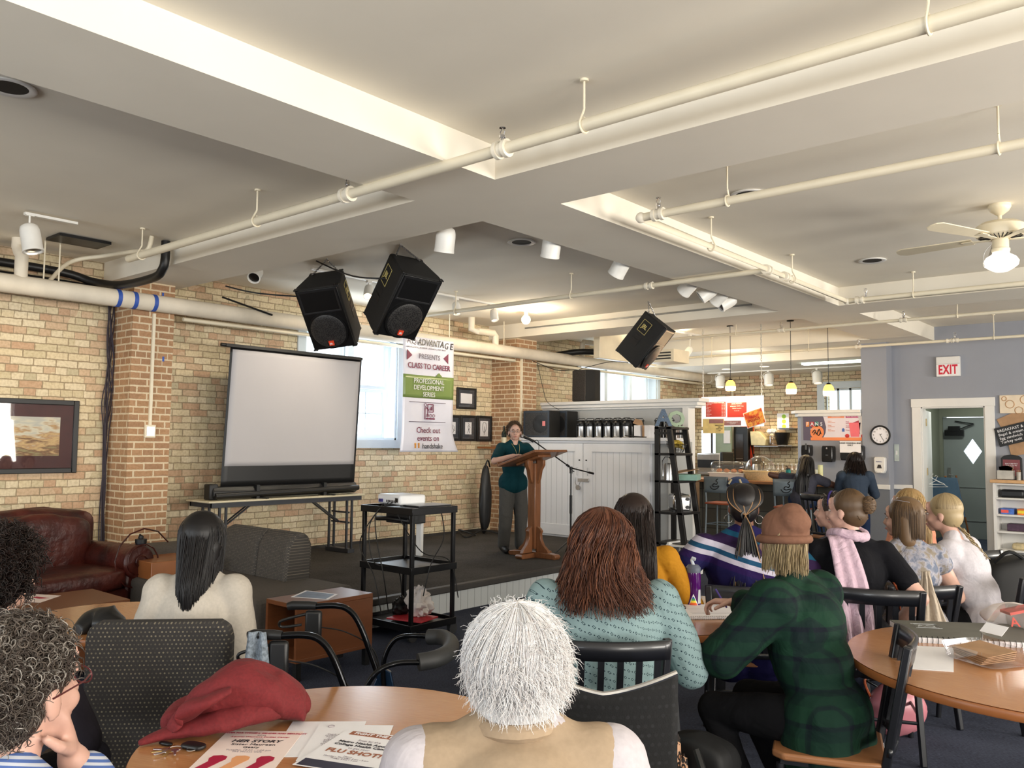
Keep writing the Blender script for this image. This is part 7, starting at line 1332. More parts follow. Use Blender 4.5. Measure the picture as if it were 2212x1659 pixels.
def hand(mb, w, d, n, side, curl=.5, s=1.0, spread=.1):   # wrist, finger direction, palm-facing normal, +1 right / -1 left
    d = d.normalized(); n = (n-d*n.dot(d)).normalized(); x = d.cross(n)*side; e = []
    for k in (-1, -.33, .33, 1): mb.capsule(w+d*.012*s, w+d*.078*s+x*(.026*k*s), .017*s, .013*s, 8)
    for k, (ln, o) in enumerate(((.072, .034), (.080, .0115), (.075, -.0115), (.060, -.034))):
        p = w+d*.082*s+x*(o*.85*s); dd = (d+x*(o*spread*8)).normalized(); a = 0
        for q, f in enumerate((.42, .32, .26)):
            a += curl*(.75 if q == 0 else 1.0)*(1+.12*(k-1.5)*.5); v = dd*math.cos(a)+n*math.sin(a); p2 = p+v*(ln*f*s); mb.capsule(p, p2, (.0092-.0008*q)*s, (.0086-.0009*q)*s, 8); p = p2
    p = w+d*.02*s+x*.02*s; v = (d*.55+x*.75+n*.35).normalized(); p2 = p+v*.045*s; mb.capsule(p, p2, .013*s, .0105*s, 8); v2 = (d*.8+x*.25+n*.5).normalized(); mb.capsule(p2, p2+v2*.032*s, .0105*s, .0085*s, 8)
def head_prims(mb, H, kid=1.0):   # H: matrix of the head (origin at head centre, +Y the face)
    q = H.to_3x3(); S = lambda c, r, n=14: mb.sph(H @ V(c), r, n, q)
    S((0, -.012, .022), (.075, .094, .088), 20); S((0, .028, -.035), (.060, .062, .074), 16); S((0, .060, -.092), (.027, .024, .021)); S((0, .02, -.075), (.050, .055, .035))
    for s in (-1, 1): S((s*.034, .062, -.038), (.023, .022, .024)); S((s*.076, -.004, -.022), (.008, .019, .031)); S((s*.026, .076, .012), (.024, .012, .009))
    mb.capsule(H @ V((0, .088, .0)), H @ V((0, .104, -.036)), .008, .013, 10); S((-.011, .096, -.040), .009, 8); S((.011, .096, -.040), .009, 8)
    S((0, .088, -.066), (.022, .010, .0055), 10); S((0, .086, -.077), (.019, .011, .007), 10); S((0, .082, .04), (.045, .008, .03))
def face_bits(H, par, brow=(70, 50, 36), glasses=None, lips=(170, 90, 84)):
    q = H.to_3x3()
    for s in (-1, 1):
        e = MB().sph(H @ V((s*.029, .0785, -.004)), (.011, .0085, .006), 12, q).build('eye', mat('eye_white', (176, 168, 160), .3), par); MB().sph(H @ V((s*.029, .0855, -.004)), (.005, .003, .005), 10, q).build('iris', mat('iris_dark', (46, 34, 26), .2), e)
        b = MB(); b.tube([H @ V((s*x, y, z)) for x, y, z in ((.014, .093, .014), (.03, .091, .019), (.044, .078, .014))], [.003, .0035, .002], 6); b.build('eyebrow', mat('brow%d' % brow[0], brow, .8), par)
    b = MB(); b.tube([H @ V((x, y, z)) for x, y, z in ((-.02, .088, -.071), (0, .099, -.070), (.02, .088, -.071))], [.002, .0055, .002], 8); b.build('lips', mat('lip%d' % lips[0], lips, .5), par)
    if glasses: glasses_on(H, par, glasses)
def glasses_on(H, par, col, up=0, back=0):
    b = MB(); z = -.006+up
    for s in (-1, 1): b.tube([H @ V((s*.031+.023*math.cos(k*PI/8), .100-back+.004*abs(math.cos(k*PI/8))*0, z+.016*math.sin(k*PI/8))) for k in range(16)], .0016, 5, closed=True); b.tube([H @ V((s*.053, .098-back, z+.004)), H @ V((s*.080, .06-back, z+.006)), H @ V((s*.084, -.01-back, z-.002))], .0017, 5)
    b.tube([H @ V((-.009, .101-back, z+.004)), H @ V((.009, .101-back, z+.004))], .0016, 5); b.build('glasses', mat('specs%d' % col[0], col, .3, metal=.3), par)
def cap_base(H, k=1.0, extra=None, low=0):
    mb = MB(); q = H.to_3x3(); mb.sph(H @ V((0, -.022, .030)), (.084*k, .096*k, .091*k), 20, q); mb.sph(H @ V((0, -.045, -.02+low)), (.076*k, .07*k, .075*k), 16, q)
    if extra: extra(mb)
    return mb
def fall_paths(H, n, L, puff=1.05, wave=.0, wf=3, back=.05, side=150, start=(0, -.02, .118), K=14, seed=1, spread=0, gather=None, rim=-.1, jit=.06, curlend=0, clump=14):
    rnd = random.Random(seed); out = []; R3 = H.to_3x3(); c = V((0, -.018, .02))
    for i in range(n):
        if i % clump == 0 or i > n*.62: c0 = (R(rnd.uniform(-side, side)), rnd.uniform(0, 6.28), L*rnd.uniform(.76, 1.05), rnd.uniform(1-jit, 1+jit*.5))
        ph = c0[0]+rnd.gauss(0, .055); k = puff*c0[3]*rnd.uniform(.985, 1.015); Li = c0[2]*rnd.uniform(.9, 1.05); pr = c0[1]+rnd.gauss(0, .3); pts = []; e0 = R(rnd.uniform(60, 112)); wr = wave*rnd.uniform(.6, 1.3)
        for j in range(K):
            t = j/(K-1); s = t*(Li+.16)
            if s < .16:
                el = e0+(rim-e0)*(s/.16); p = c+V((.084*k*math.sin(ph)*math.cos(el), -.094*k*math.cos(ph)*math.cos(el), .092*k*math.sin(el))); w = H @ p; last = w; lp = ph
            else:
                f = s-.16; g = min(1, f/.15); o = R3 @ V((math.sin(ph), -math.cos(ph), 0)); o.z = 0
                w = last+V((0, 0, -f))+o*(spread*f+.0)+V((0, -back*min(1, f/.2)*max(.2, math.cos(ph)), 0))
                if gather is not None: w = w.lerp(V((gather[0]+.012*math.cos(pr), gather[1]+.012*math.sin(pr), w.z)), min(1, f/.12)*.8)
            wv = wr*min(1, s/.12); q = V((math.sin(s*wf*6.28+pr)*wv, math.cos(s*wf*5.1+pr)*wv, 0)); 
            if curlend and t > .75: q += (R3 @ V((math.sin(ph), -math.cos(ph), 0)))*curlend*(t-.75)*4*(1 if rnd.random() > .1 else .6)
            pts.append(w+q)
        out.append(pts)
    return out
def scalp_paths(H, n, L, puff=1.0, curl=0, K=8, seed=1, comb=(0, -.6, -.3), cut=.35, noise_=.25, sidez=-.07, ow=1.0):
    rnd = random.Random(seed); out = []; R3 = H.to_3x3()
    while len(out) < n:
        d = V((rnd.gauss(0, 1), rnd.gauss(0, 1), rnd.gauss(0, 1))).normalized()
        if d.y > cut+.5*max(0, d.z) or (d.z < -.86) or (d.y > .15 and d.z < .15): continue
        p = V((d.x*.084*puff, -.02+d.y*.096*puff, .025+d.z*.093*puff))
        if p.z < sidez+.03 and d.y > -.25: continue
        g = (d*ow+V(comb)+V((rnd.gauss(0, 1), rnd.gauss(0, 1), rnd.gauss(0, 1)))*noise_).normalized(); l = L*rnd.uniform(.6, 1.15); a = g.orthogonal().normalized(); b = g.cross(a); pr = rnd.uniform(0, 6.28); pts = []
        for j in range(K):
            t = j/(K-1); q = p+g*(l*t)+V(comb)*(l*.3*t*t); 
            if curl: q = q+a*(curl*math.sin(pr+t*9)*min(1, t*3))+b*(curl*math.cos(pr+t*9)*min(1, t*3))
            pts.append(H @ q)
        out.append(pts)
    return out
def person(label, hp, dep, az, head_az=None, pitch=0, lean=6, slean=0, skin=SK1, w=1.0, seat=.45, base=0, stand=False, wr=None, wl=None, poleR=(.6, -.3, -.8), poleL=(-.6, -.3, -.8), top=None, sleeve=1.0, sl_r=.014, pants=None, shoes=M_BLK, hr=None, hl=None, vox=.0075, neck=.15, fold=.007, hem=0, group=None, topname='shirt', ts=1.0, puff=0, forelegs=.0, shw=.160, wrW=None, wlW=None, legf=0):
    HP = ad(hp[0], hp[1], dep); hipz = (.86 if stand else seat+.10)+base; L = R(lean); SL = R(slean); T = (HP.z-hipz-neck*math.cos(L*.5))/math.cos(L); u = V((math.sin(SL), math.sin(L), math.cos(L))).normalized(); hip = V((0, 0, hipz-base)); nb = hip+u*T
    hc = nb+V((0, .02+.10*math.sin(L), neck*math.cos(L*.4))); rz = R(az); off = M4.Rotation(rz, 3, 'Z') @ V((hc.x, hc.y, 0)); loc = V((HP.x-off.x, HP.y-off.y, base)); hc.z = HP.z-base
    t = thing('person', label, 'person', loc, rz, group); ha = R((head_az if head_az is not None else az)-az); H = M4.Translation(hc) @ M4.Rotation(ha, 4, 'Z') @ M4.Rotation(R(-pitch), 4, 'X')
    f = V((0, math.cos(L), -math.sin(L))); q3 = M4((V((1, 0, 0)), f, u)).transposed(); sw = shw*w
    def torso(mb, e):
        mb.sph(hip+u*.01, (.165*w+e, .125*w+e, .12+e), 16, q3); mb.sph(hip+u*T*.36, (.135*w+e, .105*w+e, .14+e), 16, q3); mb.sph(hip+u*T*.66, (.152*w+e, .115*w+e, .15+e), 16, q3); mb.sph(hip+u*T*.5+f*.02, (.14*w+e, .10*w+e, .2+e), 16, q3)
        mb.capsule(hip+u*T*.86+V((-sw*.92, 0, 0)), hip+u*T*.86+V((sw*.92, 0, 0)), .056+e, .056+e, 12)
        for s in (-1, 1): mb.capsule(hip+u*T*.88+V((s*sw*.7, 0, 0)), nb+V((s*.02, 0, .01)), .045+e*.8, .045+e*.5, 10)
    Wl = lambda q: M4.Rotation(-rz, 3, 'Z') @ (V(q)-loc)
    if wrW is not None: wr = Wl(wrW)
    if wlW is not None: wl = Wl(wlW)
    shs = {s: hip+u*T*.86+V((s*sw, 0, 0)) for s in (-1, 1)}; arms = {}
    for s, tg, pl in ((1, wr, poleR), (-1, wl, poleL)):
        tg = V(tg) if tg is not None else V((s*.16, .30, hipz-base+.12)); arms[s] = ik(shs[s], tg, .29, .25, pl)
    def arm(mb, s, e, fr=1.0):
        a, (el, wp) = shs[s], arms[s]; mb.sph(a, .058+e, 12)
        if fr <= .55: k = fr/.55; mb.capsule(a, a.lerp(el, k), .052*w**.5+e, (.052-.012*k)*w**.5+e*1.3, 12)
        else: k = (fr-.55)/.45; mb.capsule(a, el, .052*w**.5+e, .041*w**.5+e, 12); mb.capsule(el, el.lerp(wp, k), .041*w**.5+e, (.041-.014*k)*w**.5+e, 12)
    def legs(mb, e, shoe=False):
        for s in (-1, 1):
            if stand: hj, kn, an = hip+V((s*.085, 0, -.02)), V((s*.10, .02, .46)), V((s*.11, -.02, .09))
            else: hj, kn, an = hip+V((s*.09, .0, -.01)), V((s*.13, .42, seat+.06)), V((s*.14, .40-forelegs, .09))
            if shoe: mb.capsule(an+V((0, -.02, -.035)), an+V((s*.02, .15, -.05)), .045, .038, 12); continue
            mb.capsule(hj, kn, .088*w**.5+e, .058+e+legf*(e > 0), 14); mb.capsule(kn, an, .056+e+legf*(e > 0), .038+e*1.6+legf*(e > 0), 12)
    mb = MB(); torso(mb, -.008); legs(mb, -.006); mb.capsule(nb-u*.06, H @ V((0, -.015, -.06)), .056, .05, 14); head_prims(mb, H)
    for s, hd in ((1, hr), (-1, hl)):
        arm(mb, s, 0); el, wp = arms[s]; mb.capsule(wp, wp+(wp-el).normalized()*.015, .026, .022, 10); hd = hd or {}
        d0 = (wp-el).normalized(); hand(mb, wp+d0*.01, V(hd.get('d', d0+V((0, 0, -.15)))), V(hd.get('n', (0, 0, -1))), s, hd.get('curl', .35), hd.get('s', 1.0))
    remesh(mb, 'body', skin, t, vox, 3)
    if pants:
        mb = MB(); mb.sph(hip+u*.0, (.165*w+.006, .125*w+.008, .115), 16, q3); legs(mb, .008); remesh(mb, 'trousers', pants, t, .011, 4, .005, 8, 3)
        mb = MB(); legs(mb, 0, True); remesh(mb, 'shoes', shoes, t, .009, 2)
    if top:
        mb = MB(); torso(mb, .012+puff)
        if sleeve > 0:
            for s in (-1, 1): arm(mb, s, sl_r, sleeve)
        if hem: mb.capsule(hip+u*.0+V((-.06*w, 0, 0)), hip+V((-.05*w, 0, -hem)), .13*w, .14*w, 14); mb.capsule(hip+V((.06*w, 0, 0)), hip+V((.05*w, 0, -hem)), .13*w, .14*w, 14)
        remesh(mb, topname, top, t, .010, 4, fold, 7, len(label))
    PPL.append((t, az))
    return t, H, dict(nb=nb, hip=hip, u=u, T=T, sh=shs, arms=arms, f=f, sw=sw, q3=q3)
HM_BLACK = hair_mat('hair_black', (10, 8, 9), (26, 20, 20)); HM_WHITE = hair_mat('hair_white', (255, 246, 242), (255, 255, 255), rough=.6); HM_GREY = hair_mat('hair_salt_pepper', (58, 46, 40), (110, 98, 88), (196, 188, 178), rough=.55)
HM_RED = hair_mat('hair_auburn', (60, 32, 24), (112, 66, 46), (150, 96, 68)); HM_DK = hair_mat('hair_dark_brown', (22, 14, 12), (48, 32, 26)); HM_BROWN = hair_mat('hair_brown', (70, 52, 38), (126, 98, 68)); HM_BLONDE = hair_mat('hair_blonde', (150, 112, 66), (216, 184, 128)); HM_ASH = hair_mat('hair_ash_blonde', (120, 98, 66), (204, 180, 136)); HM_SHORT = hair_mat('hair_short_brown', (62, 44, 32), (110, 86, 64)); HM_TAN = hair_mat('braid_tan', (120, 84, 52), (170, 128, 84))
def hairmesh(t, H, m, paths, r, k=1.0, vox=.009, extra=None, low=0, sides=3): b = remesh(cap_base(H, k, extra, low), 'hair_base', m, None, vox, 3); return strands(paths, r, 'hair', m, t, sides=sides, base=b)
# 1 white haired person in front
M_BEI = cloth_mat('beige_vest', (188, 164, 136), fold=.25, scale=5); M_WSH = cloth_mat('white_shirt', (216, 208, 212)); 
t, H, B = person('white haired person in a beige vest seen from behind in front', (1112, 1436), 1.66, 44, 47, -10, 8, 0, SK2, 1.15, neck=.112, top=M_WSH, sleeve=.95, sl_r=.02, wr=(.16, .30, .70), wl=(-.16, .30, .70), pants=cloth_mat('dark_trousers', (34, 34, 40)), fold=.006)
mb = MB(); hp, u, T, q3, sw = B['hip'], B['u'], B['T'], B['q3'], B['sw']
for c, r in ((.02, (.213, .175, .15)), (.36, (.20, .165, .19)), (.64, (.205, .168, .18))): mb.sph(hp+u*T*c, r, 16, q3)
mb.capsule(hp+u*T*.865+V((-sw*.86, 0, 0)), hp+u*T*.865+V((sw*.86, 0, 0)), .079, .079, 12)
for s in (-1, 1): mb.capsule(hp+u*T*.87+V((s*sw*.7, 0, 0)), B['nb']+V((s*.045, 0, -.01)), .066, .056, 10)
remesh(mb, 'vest', M_BEI, t, .009, 4, .004, 6, 2); MB().tube([B['nb']+V((.07*math.cos(a), .005+.07*math.sin(a), .012)) for a in [k*PI/8 for k in range(16)]], .017, 8, closed=True).build('vest_collar', M_BEI, t)
sp = scalp_paths(H, 3400, .036, 1.10, .003, 7, 5, comb=(.15, -.35, -.75), cut=.55, noise_=.45, ow=.5)+fall_paths(H, 2200, .075, 1.20, .006, 6, -.04, 128, K=14, seed=8, jit=.08, spread=-.25); hairmesh(t, H, HM_WHITE, sp, .0008, 1.10, .008, low=-.01)
# 2 curly grey haired man at left front
def stripe(m, c1, c2, pitch, ax):
    return recolor(m, lambda t, tc: t.mix(t.math('GREATER_THAN', t.math('FRACT', t.math('DIVIDE', t.math('ADD', t.n('SeparateXYZ', i_Vector=tc).outputs[ax], t.math('MULTIPLY', t.n('SeparateXYZ', i_Vector=tc).outputs[1], .35)), pitch)), .5), (*ln(c1), 1), (*ln(c2), 1)))
M_STR = stripe(cloth_mat('striped_shirt', (200, 210, 230)), (96, 124, 190), (226, 230, 240), .011, 2)
hw = ad(152, 1560, 1.50); t, H, B = person('curly grey haired person in a blue striped shirt, chin on hand', (50, 1484), 1.50, 35, 20, -4, 16, 0, SK2, 1.1, top=M_STR, sleeve=.92, sl_r=.016, wr=(.055, .245, .985), poleR=(.5, .2, -1), hr=dict(d=(-.15, -.25, 1), n=(-.6, -.6, .1), curl=.75, s=1.1), pants=cloth_mat('dark_trousers2', (30, 32, 44)), vox=.006)
sp = scalp_paths(H, 3200, .036, 1.04, .008, 12, 3, comb=(0, -.2, -.5), cut=.42, noise_=.5, ow=.6, sidez=.0)+fall_paths(H, 700, .06, 1.06, .009, 9, .02, 78, K=18, seed=9, clump=8); hairmesh(t, H, HM_GREY, sp, .0016, 1.02, .008); glasses_on(H, t, (90, 40, 44))
rw, rd = B['arms'][1][1], (B['arms'][1][1]-B['arms'][1][0]).normalized(); MB().lathe([(.03, -.018), (.034, -.01), (.033, .01), (.029, .018)], rw-rd*.03, 20, rd).build('purple_wristband', cloth_mat('purple_band', (72, 30, 72)), t)
# 3 dark curly haired person at the left edge
t, H, B = person('dark curly haired person at the left edge of the picture', (8, 1240), 2.55, 38, 34, 0, 10, 0, SK1, 1.0, top=cloth_mat('dark_top', (40, 36, 44)), pants=cloth_mat('dark_top2', (34, 32, 40)))
hairmesh(t, H, HM_DK, scalp_paths(H, 1500, .05, 1.15, .010, 10, 7, comb=(0, -.1, -.4), cut=.42, noise_=.4), .002, 1.15)
# 4 white sweater, long straight black hair
t, H, B = person('woman with long straight black hair in a cream sweater', (440, 1166), 3.55, 46, 42, -3, 12, 0, SK1, 1.0, top=cloth_mat('cream_sweater', (224, 214, 200), fold=.3), sleeve=.93, sl_r=.024, pants=cloth_mat('jeans_navy', (40, 50, 74)), wl=(-.17, .30, .70), wr=(.15, .28, .68), poleL=(-.35, -.3, -1), poleR=(.25, -.3, -1), fold=.009, shw=.145)
hairmesh(t, H, HM_BLACK, fall_paths(H, 1500, .42, 1.08, .003, 1.5, .09, 140, K=16, seed=2, spread=-.06), .0024, 1.08, extra=lambda mb: [mb.capsule(H @ V((x, -.05, -.02)), H @ V((x*.6, -.13, -.30)), .06, .03, 12) for x in (-.035, 0, .035)])
# 5 auburn hair, teal dotted shirt
def dotty(t, tc):
    sp = t.n('SeparateXYZ', i_Vector=tc); P_ = .029; nz = t.n('TexNoise', i_Vector=tc, i_Scale=6.0, i_Detail=1.0); a = t.math('ADD', t.math('MULTIPLY', nz.outputs[0], .9), t.math('DIVIDE', t.math('ADD', sp.outputs[0], t.math('MULTIPLY', sp.outputs[1], .6)), P_)); b = t.math('ADD', t.math('MULTIPLY', nz.outputs[0], 1.6), t.math('DIVIDE', t.math('ADD', sp.outputs[2], t.math('MULTIPLY', sp.outputs[0], .35)), P_)); row = t.math('FLOOR', b); a = t.math('ADD', a, t.math('MULTIPLY', t.math('MODULO', row, 2.0), .5))
    fa = t.math('ABSOLUTE', t.math('SUBTRACT', t.math('FRACT', a), .5)); fb = t.math('ABSOLUTE', t.math('SUBTRACT', t.math('FRACT', b), .5)); d = t.math('ADD', fa, fb); ring = t.math('MULTIPLY', t.math('LESS_THAN', d, .22), t.math('GREATER_THAN', d, .13))
    fa2 = t.math('ABSOLUTE', t.math('SUBTRACT', t.math('FRACT', t.math('ADD', a, .5)), .5)); d2 = t.math('SQRT', t.math('ADD', t.math('POWER', fa2, 2.0), t.math('POWER', fb, 2.0))); m = t.math('MAXIMUM', ring, t.math('LESS_THAN', d2, .09)); return t.mix(m, (*ln((150, 176, 178)), 1), (*ln((40, 62, 72)), 1))
M_TEAL = recolor(cloth_mat('teal_shirt', (150, 174, 176), fold=.35), dotty)
t, H, B = person('woman with wavy auburn hair in a pale teal dotted shirt', (1300, 1172), 3.32, 44, 38, 0, 9, 0, SK1, 1.42, top=M_TEAL, sleeve=.78, sl_r=.022, wr=(.26, .26, .78), wl=(-.24, .26, .74), poleR=(.5, -.4, -1), poleL=(-.5, -.4, -1), hem=.08, pants=cloth_mat('dark_trousers', (34, 34, 40)), fold=.011, shw=.155)
hairmesh(t, H, HM_RED, fall_paths(H, 2700, .25, 1.24, .020, 4.5, .06, 150, K=22, seed=6, spread=.28, jit=.10, curlend=.02), .0028, 1.24, extra=lambda mb: [mb.capsule(H @ V((x, -.035, -.0)), H @ V((x*1.5, -.08, -.21)), .068, .055, 12) for x in (-.055, 0, .055)])
# 6 mustard sweater
t, H, B = person('woman with long dark hair in a mustard sweater behind the auburn haired woman', (1366, 1118), 4.35, 48, 50, 0, 6, 0, SK1, 1.0, top=cloth_mat('mustard_sweater', (206, 142, 34), fold=.4), sleeve=.9, sl_r=.028, wr=(.24, .32, .78), pants=cloth_mat('black_jeans', (24, 24, 28)), fold=.009)
hairmesh(t, H, HM_DK, fall_paths(H, 1200, .40, 1.12, .007, 3, .10, 150, K=15, seed=11, spread=.03), .0028, 1.12, extra=lambda mb: [mb.capsule(H @ V((x, -.05, -.02)), H @ V((x*1.2, -.12, -.36)), .062, .05, 12) for x in (-.04, 0, .04)])
# 7 braids, navy striped top
def navy(t, tc):
    s = t.n('SeparateXYZ', i_Vector=tc); v = t.math('ADD', s.outputs[2], t.math('MULTIPLY', s.outputs[0], .28)); f = t.n('MapRange', i_0=v, i_1=.70, i_2=1.16)
    return t.ramp(f.outputs[0], [(0, ln((34, 30, 84))), (.42, ln((48, 28, 88))), (.50, ln((214, 208, 226))), (.555, ln((34, 84, 120))), (.61, ln((214, 208, 226))), (.68, ln((54, 34, 74))), (.80, ln((34, 96, 128))), (.86, ln((40, 34, 92))), ], 'CONSTANT')
t, H, B = person('woman with tied back braids in a navy top with white stripes', (1606, 1092), 4.62, 30, 30, 0, 5, 0, SK3, 1.35, top=recolor(cloth_mat('navy_stripe_top', (40, 34, 90)), navy), sleeve=.30, sl_r=.018, wl=(-.33, .04, .68), wr=(.28, .26, .76), poleL=(-.6, -.6, -.5), poleR=(1, -.2, -.6), pants=cloth_mat('black_jeans', (24, 24, 28)), hem=.05)
bc = B['nb']; tie = H @ V((0, -.115, -.045)); b = []
for k in range(84):
    a = R(-80+160*k/83); s = V((.085*math.sin(a), -.10*math.cos(a)*.8, .1-.05*(k % 3)))*1.0; c = [H @ V((s.x*.5, .02, .118)), H @ V((s.x*1.05, -.055, .09)), H @ V((s.x*1.0, -.105, .02)), tie]; b.append(bez(c, 6)+[tie+V(((.017*math.cos(k*2.3)+.006*math.sin(k*1.7))*j**.7, -.022*j**.5-.010+.005*math.sin(k*3.1)*j**.5, -.042*j)) for j in range(1, 11 if k % 3 else 9)])
o = hairmesh(t, H, HM_BLACK, b, .0052, 1.02, sides=5); strands([[q+V((0, -.002, 0)) for q in p] for p in b[4::17]], .0038, 'tan_braid', HM_TAN, t, sides=6, taper=.7)
MB().tube([tie+V((.022*math.cos(a*PI/5), .006*math.sin(a), .022*math.sin(a*PI/5))) for a in range(10)], .006, 6, closed=True).build('hair_tie', M_BLK, t)
for s in (-1, 1): MB().tube([H @ V((s*.082+.022*math.cos(a*PI/8), -.005, -.075+.022*math.sin(a*PI/8))) for a in range(16)], .0016, 5, closed=True).build('hoop_earring', M_CHROME, t)
# 8 tan beanie, green plaid
def plaid(t, tc):
    s = t.n('SeparateXYZ', i_Vector=tc); F = lambda o, p, w_, ph=0: t.math('LESS_THAN', t.math('FRACT', t.math('ADD', t.math('DIVIDE', o, p), ph)), w_)
    h = F(s.outputs[2], .11, .16); h2 = F(s.outputs[2], .11, .5, .35); v = F(t.math('ADD', s.outputs[0], s.outputs[1]), .12, .14); v2 = F(t.math('ADD', s.outputs[0], s.outputs[1]), .12, .5, .4); nz = t.n('TexNoise', i_Vector=tc, i_Scale=30.0)
    c = t.mix(t.math('MULTIPLY', t.math('ADD', h2, v2), .45), (*ln((24, 58, 42)), 1), (*ln((16, 40, 36)), 1)); return t.mix(t.math('MULTIPLY', t.math('ADD', h, v), .5), c, (*ln((16, 24, 34)), 1))
hw = ad(1565, 1308, 3.62)
t, H, B = person('woman in a tan beanie and oversized dark green plaid shirt', (1688, 1168), 3.42, 84, 58, -8, 17, 4, SK1, 1.12, top=recolor(cloth_mat('green_plaid', (24, 58, 42), fold=.4), plaid), sleeve=.93, sl_r=.040, wrW=ad(1590, 1303, 3.80), wl=(-.06, .36, .80), poleR=(.9, .1, -.7), poleL=(-1, -.15, -.35), pants=cloth_mat('black_jeans', (24, 24, 28)), hem=.13, vox=.0065, hr=dict(n=(-.2, 0, -1), curl=.75, s=1.05), hl=dict(n=(0, 0, -1), curl=.5), fold=.011, puff=.012, forelegs=.2)
hairmesh(t, H, HM_ASH, fall_paths(H, 900, .14, .91, .012, 4, .0, 150, K=14, seed=21, spread=.05), .0026, 1.0)
Q = H.to_3x3(); q = MB(); q.sph(H @ V((0, -.018, .045)), (.091, .103, .098), 22, Q); q.sph(H @ V((0, -.075, .095)), (.062, .06, .058), 14, Q); q.sph(H @ V((0, -.055, .125)), (.05, .05, .04), 14, Q); M_BEAN = cloth_mat('tan_knit', (140, 100, 80), fold=.3); be = remesh(q, 'beanie', M_BEAN, t, .007, 3, .006, 16, 5)
R3 = H.to_3x3(); MB().tube([H @ V((.090*math.cos(a), -.016+.103*math.sin(a), .012-.022*math.sin(a))) for a in [k*PI/16 for k in range(32)]], .017, 10, closed=True).build('beanie_cuff', M_BEAN, t)
rh = B['arms'][1][1]; MB().tube([rh+V((-.03, .03, -.02)), rh+V((-.01, .10, .05))], .004, 6).build('purple_pen', mat('pen_purple', (80, 60, 150), .3), t)
# 9 bun and pink scarf
t, H, B = person('woman with a brown bun, black top and pale pink scarf', (1828, 1102), 4.6, 38, 84, 0, 8, 0, SK2, 1.12, top=cloth_mat('black_top', (18, 18, 24)), sleeve=.34, sl_r=.014, wr=(.22, .06, .60), wl=(-.2, .3, .78), poleR=(.5, -.6, -.4), pants=cloth_mat('dark_denim', (28, 34, 50)), hem=.04)
face_bits(H, t); pc = H @ V((0, -.105, .035)); rnd = random.Random(4); bun = []
for k in range(420):
    a, e = rnd.uniform(0, 6.28), rnd.uniform(-1.4, 1.4); bun.append([pc+(H.to_3x3() @ V((.042*math.cos(a+j*.35)*math.cos(e), -.02+.036*math.sin(a+j*.35)*math.cos(e), .044*math.sin(e)+.004*math.sin(j)))) for j in range(8)])
for k in range(60): a = rnd.uniform(-1, 1); bun.append([H @ V((a*.05+rnd.gauss(0, .01), -.09-.006*j, -.02-.012*j+.004*math.sin(j+a*9))) for j in range(3)])
hairmesh(t, H, HM_BROWN, [[H @ V((.080*math.sin(ph)*math.cos(el), -.018-.098*math.cos(ph)*math.cos(el)*.98, .03+.09*math.sin(el))) for el in [R(100-14*j) if abs(ph) < 1.2 else R(96-10*j) for j in range(9)]] for ph in [rnd.uniform(-1.9, 1.9) for _ in range(700)]]+bun, .0022, .99, extra=lambda mb: mb.sph(pc+H.to_3x3() @ V((0, -.018, 0)), .038, 12))
M_SC = cloth_mat('pink_scarf', (226, 196, 212), fold=.5, scale=14); nb = B['nb']
q = MB(); q.tube([nb+V((.085*math.cos(a), .012+.082*math.sin(a), .022+.012*math.sin(a*2))) for a in [k*PI/10 for k in range(20)]], .030, 10, closed=True); remesh(q, 'scarf_loop', M_SC, t, .008, 3, .008, 16, 2)
hp, u, T = B['hip'], B['u'], B['T']
MB().grid(lambda a, v: (nb+V((-.075, -.055, .02))).lerp(hp+V((-.05, -.20, -.02)), v)+V(((a-.5)*(.12+.04*math.sin(v*3)), -.085*math.sin(v*PI)**.6-.012*math.sin(a*16)*(.4+v), .05*math.sin(PI*v)*0)), 16, 24).build('scarf_tail', M_SC, t, solid=.006)
e0 = hp+V((-.05, -.185, -.02)); strands([[e0+V((-.05+.1*k/17, -.01*math.sin(k), -.014*j+.004*math.sin(k+j))) for j in range(7)] for k in range(18)], .0022, 'fringe', M_SC, t)
# 10 short grey haired neighbour
t, H, B = person('short haired person with a purple headband behind the bun haired woman', (1797, 1104), 5.4, 80, 92, -6, 10, 0, SK2, .95, top=cloth_mat('grey_top', (90, 88, 100)), pants=cloth_mat('black_jeans', (24, 24, 28))); face_bits(H, t)
hairmesh(t, H, HM_GREY, scalp_paths(H, 900, .03, 1.02, 0, 6, 9, comb=(0, -.6, -.5), cut=.45, noise_=.2), .002, 1.0); MB().tube([H @ V((.088*math.cos(a), .052*math.sin(a)*0-.005+.02*math.sin(a), .03+.095*math.sin(a))) for a in [k*PI/12 for k in range(13)]], .007, 8).build('headband', cloth_mat('band_purple', (70, 60, 130)), t)
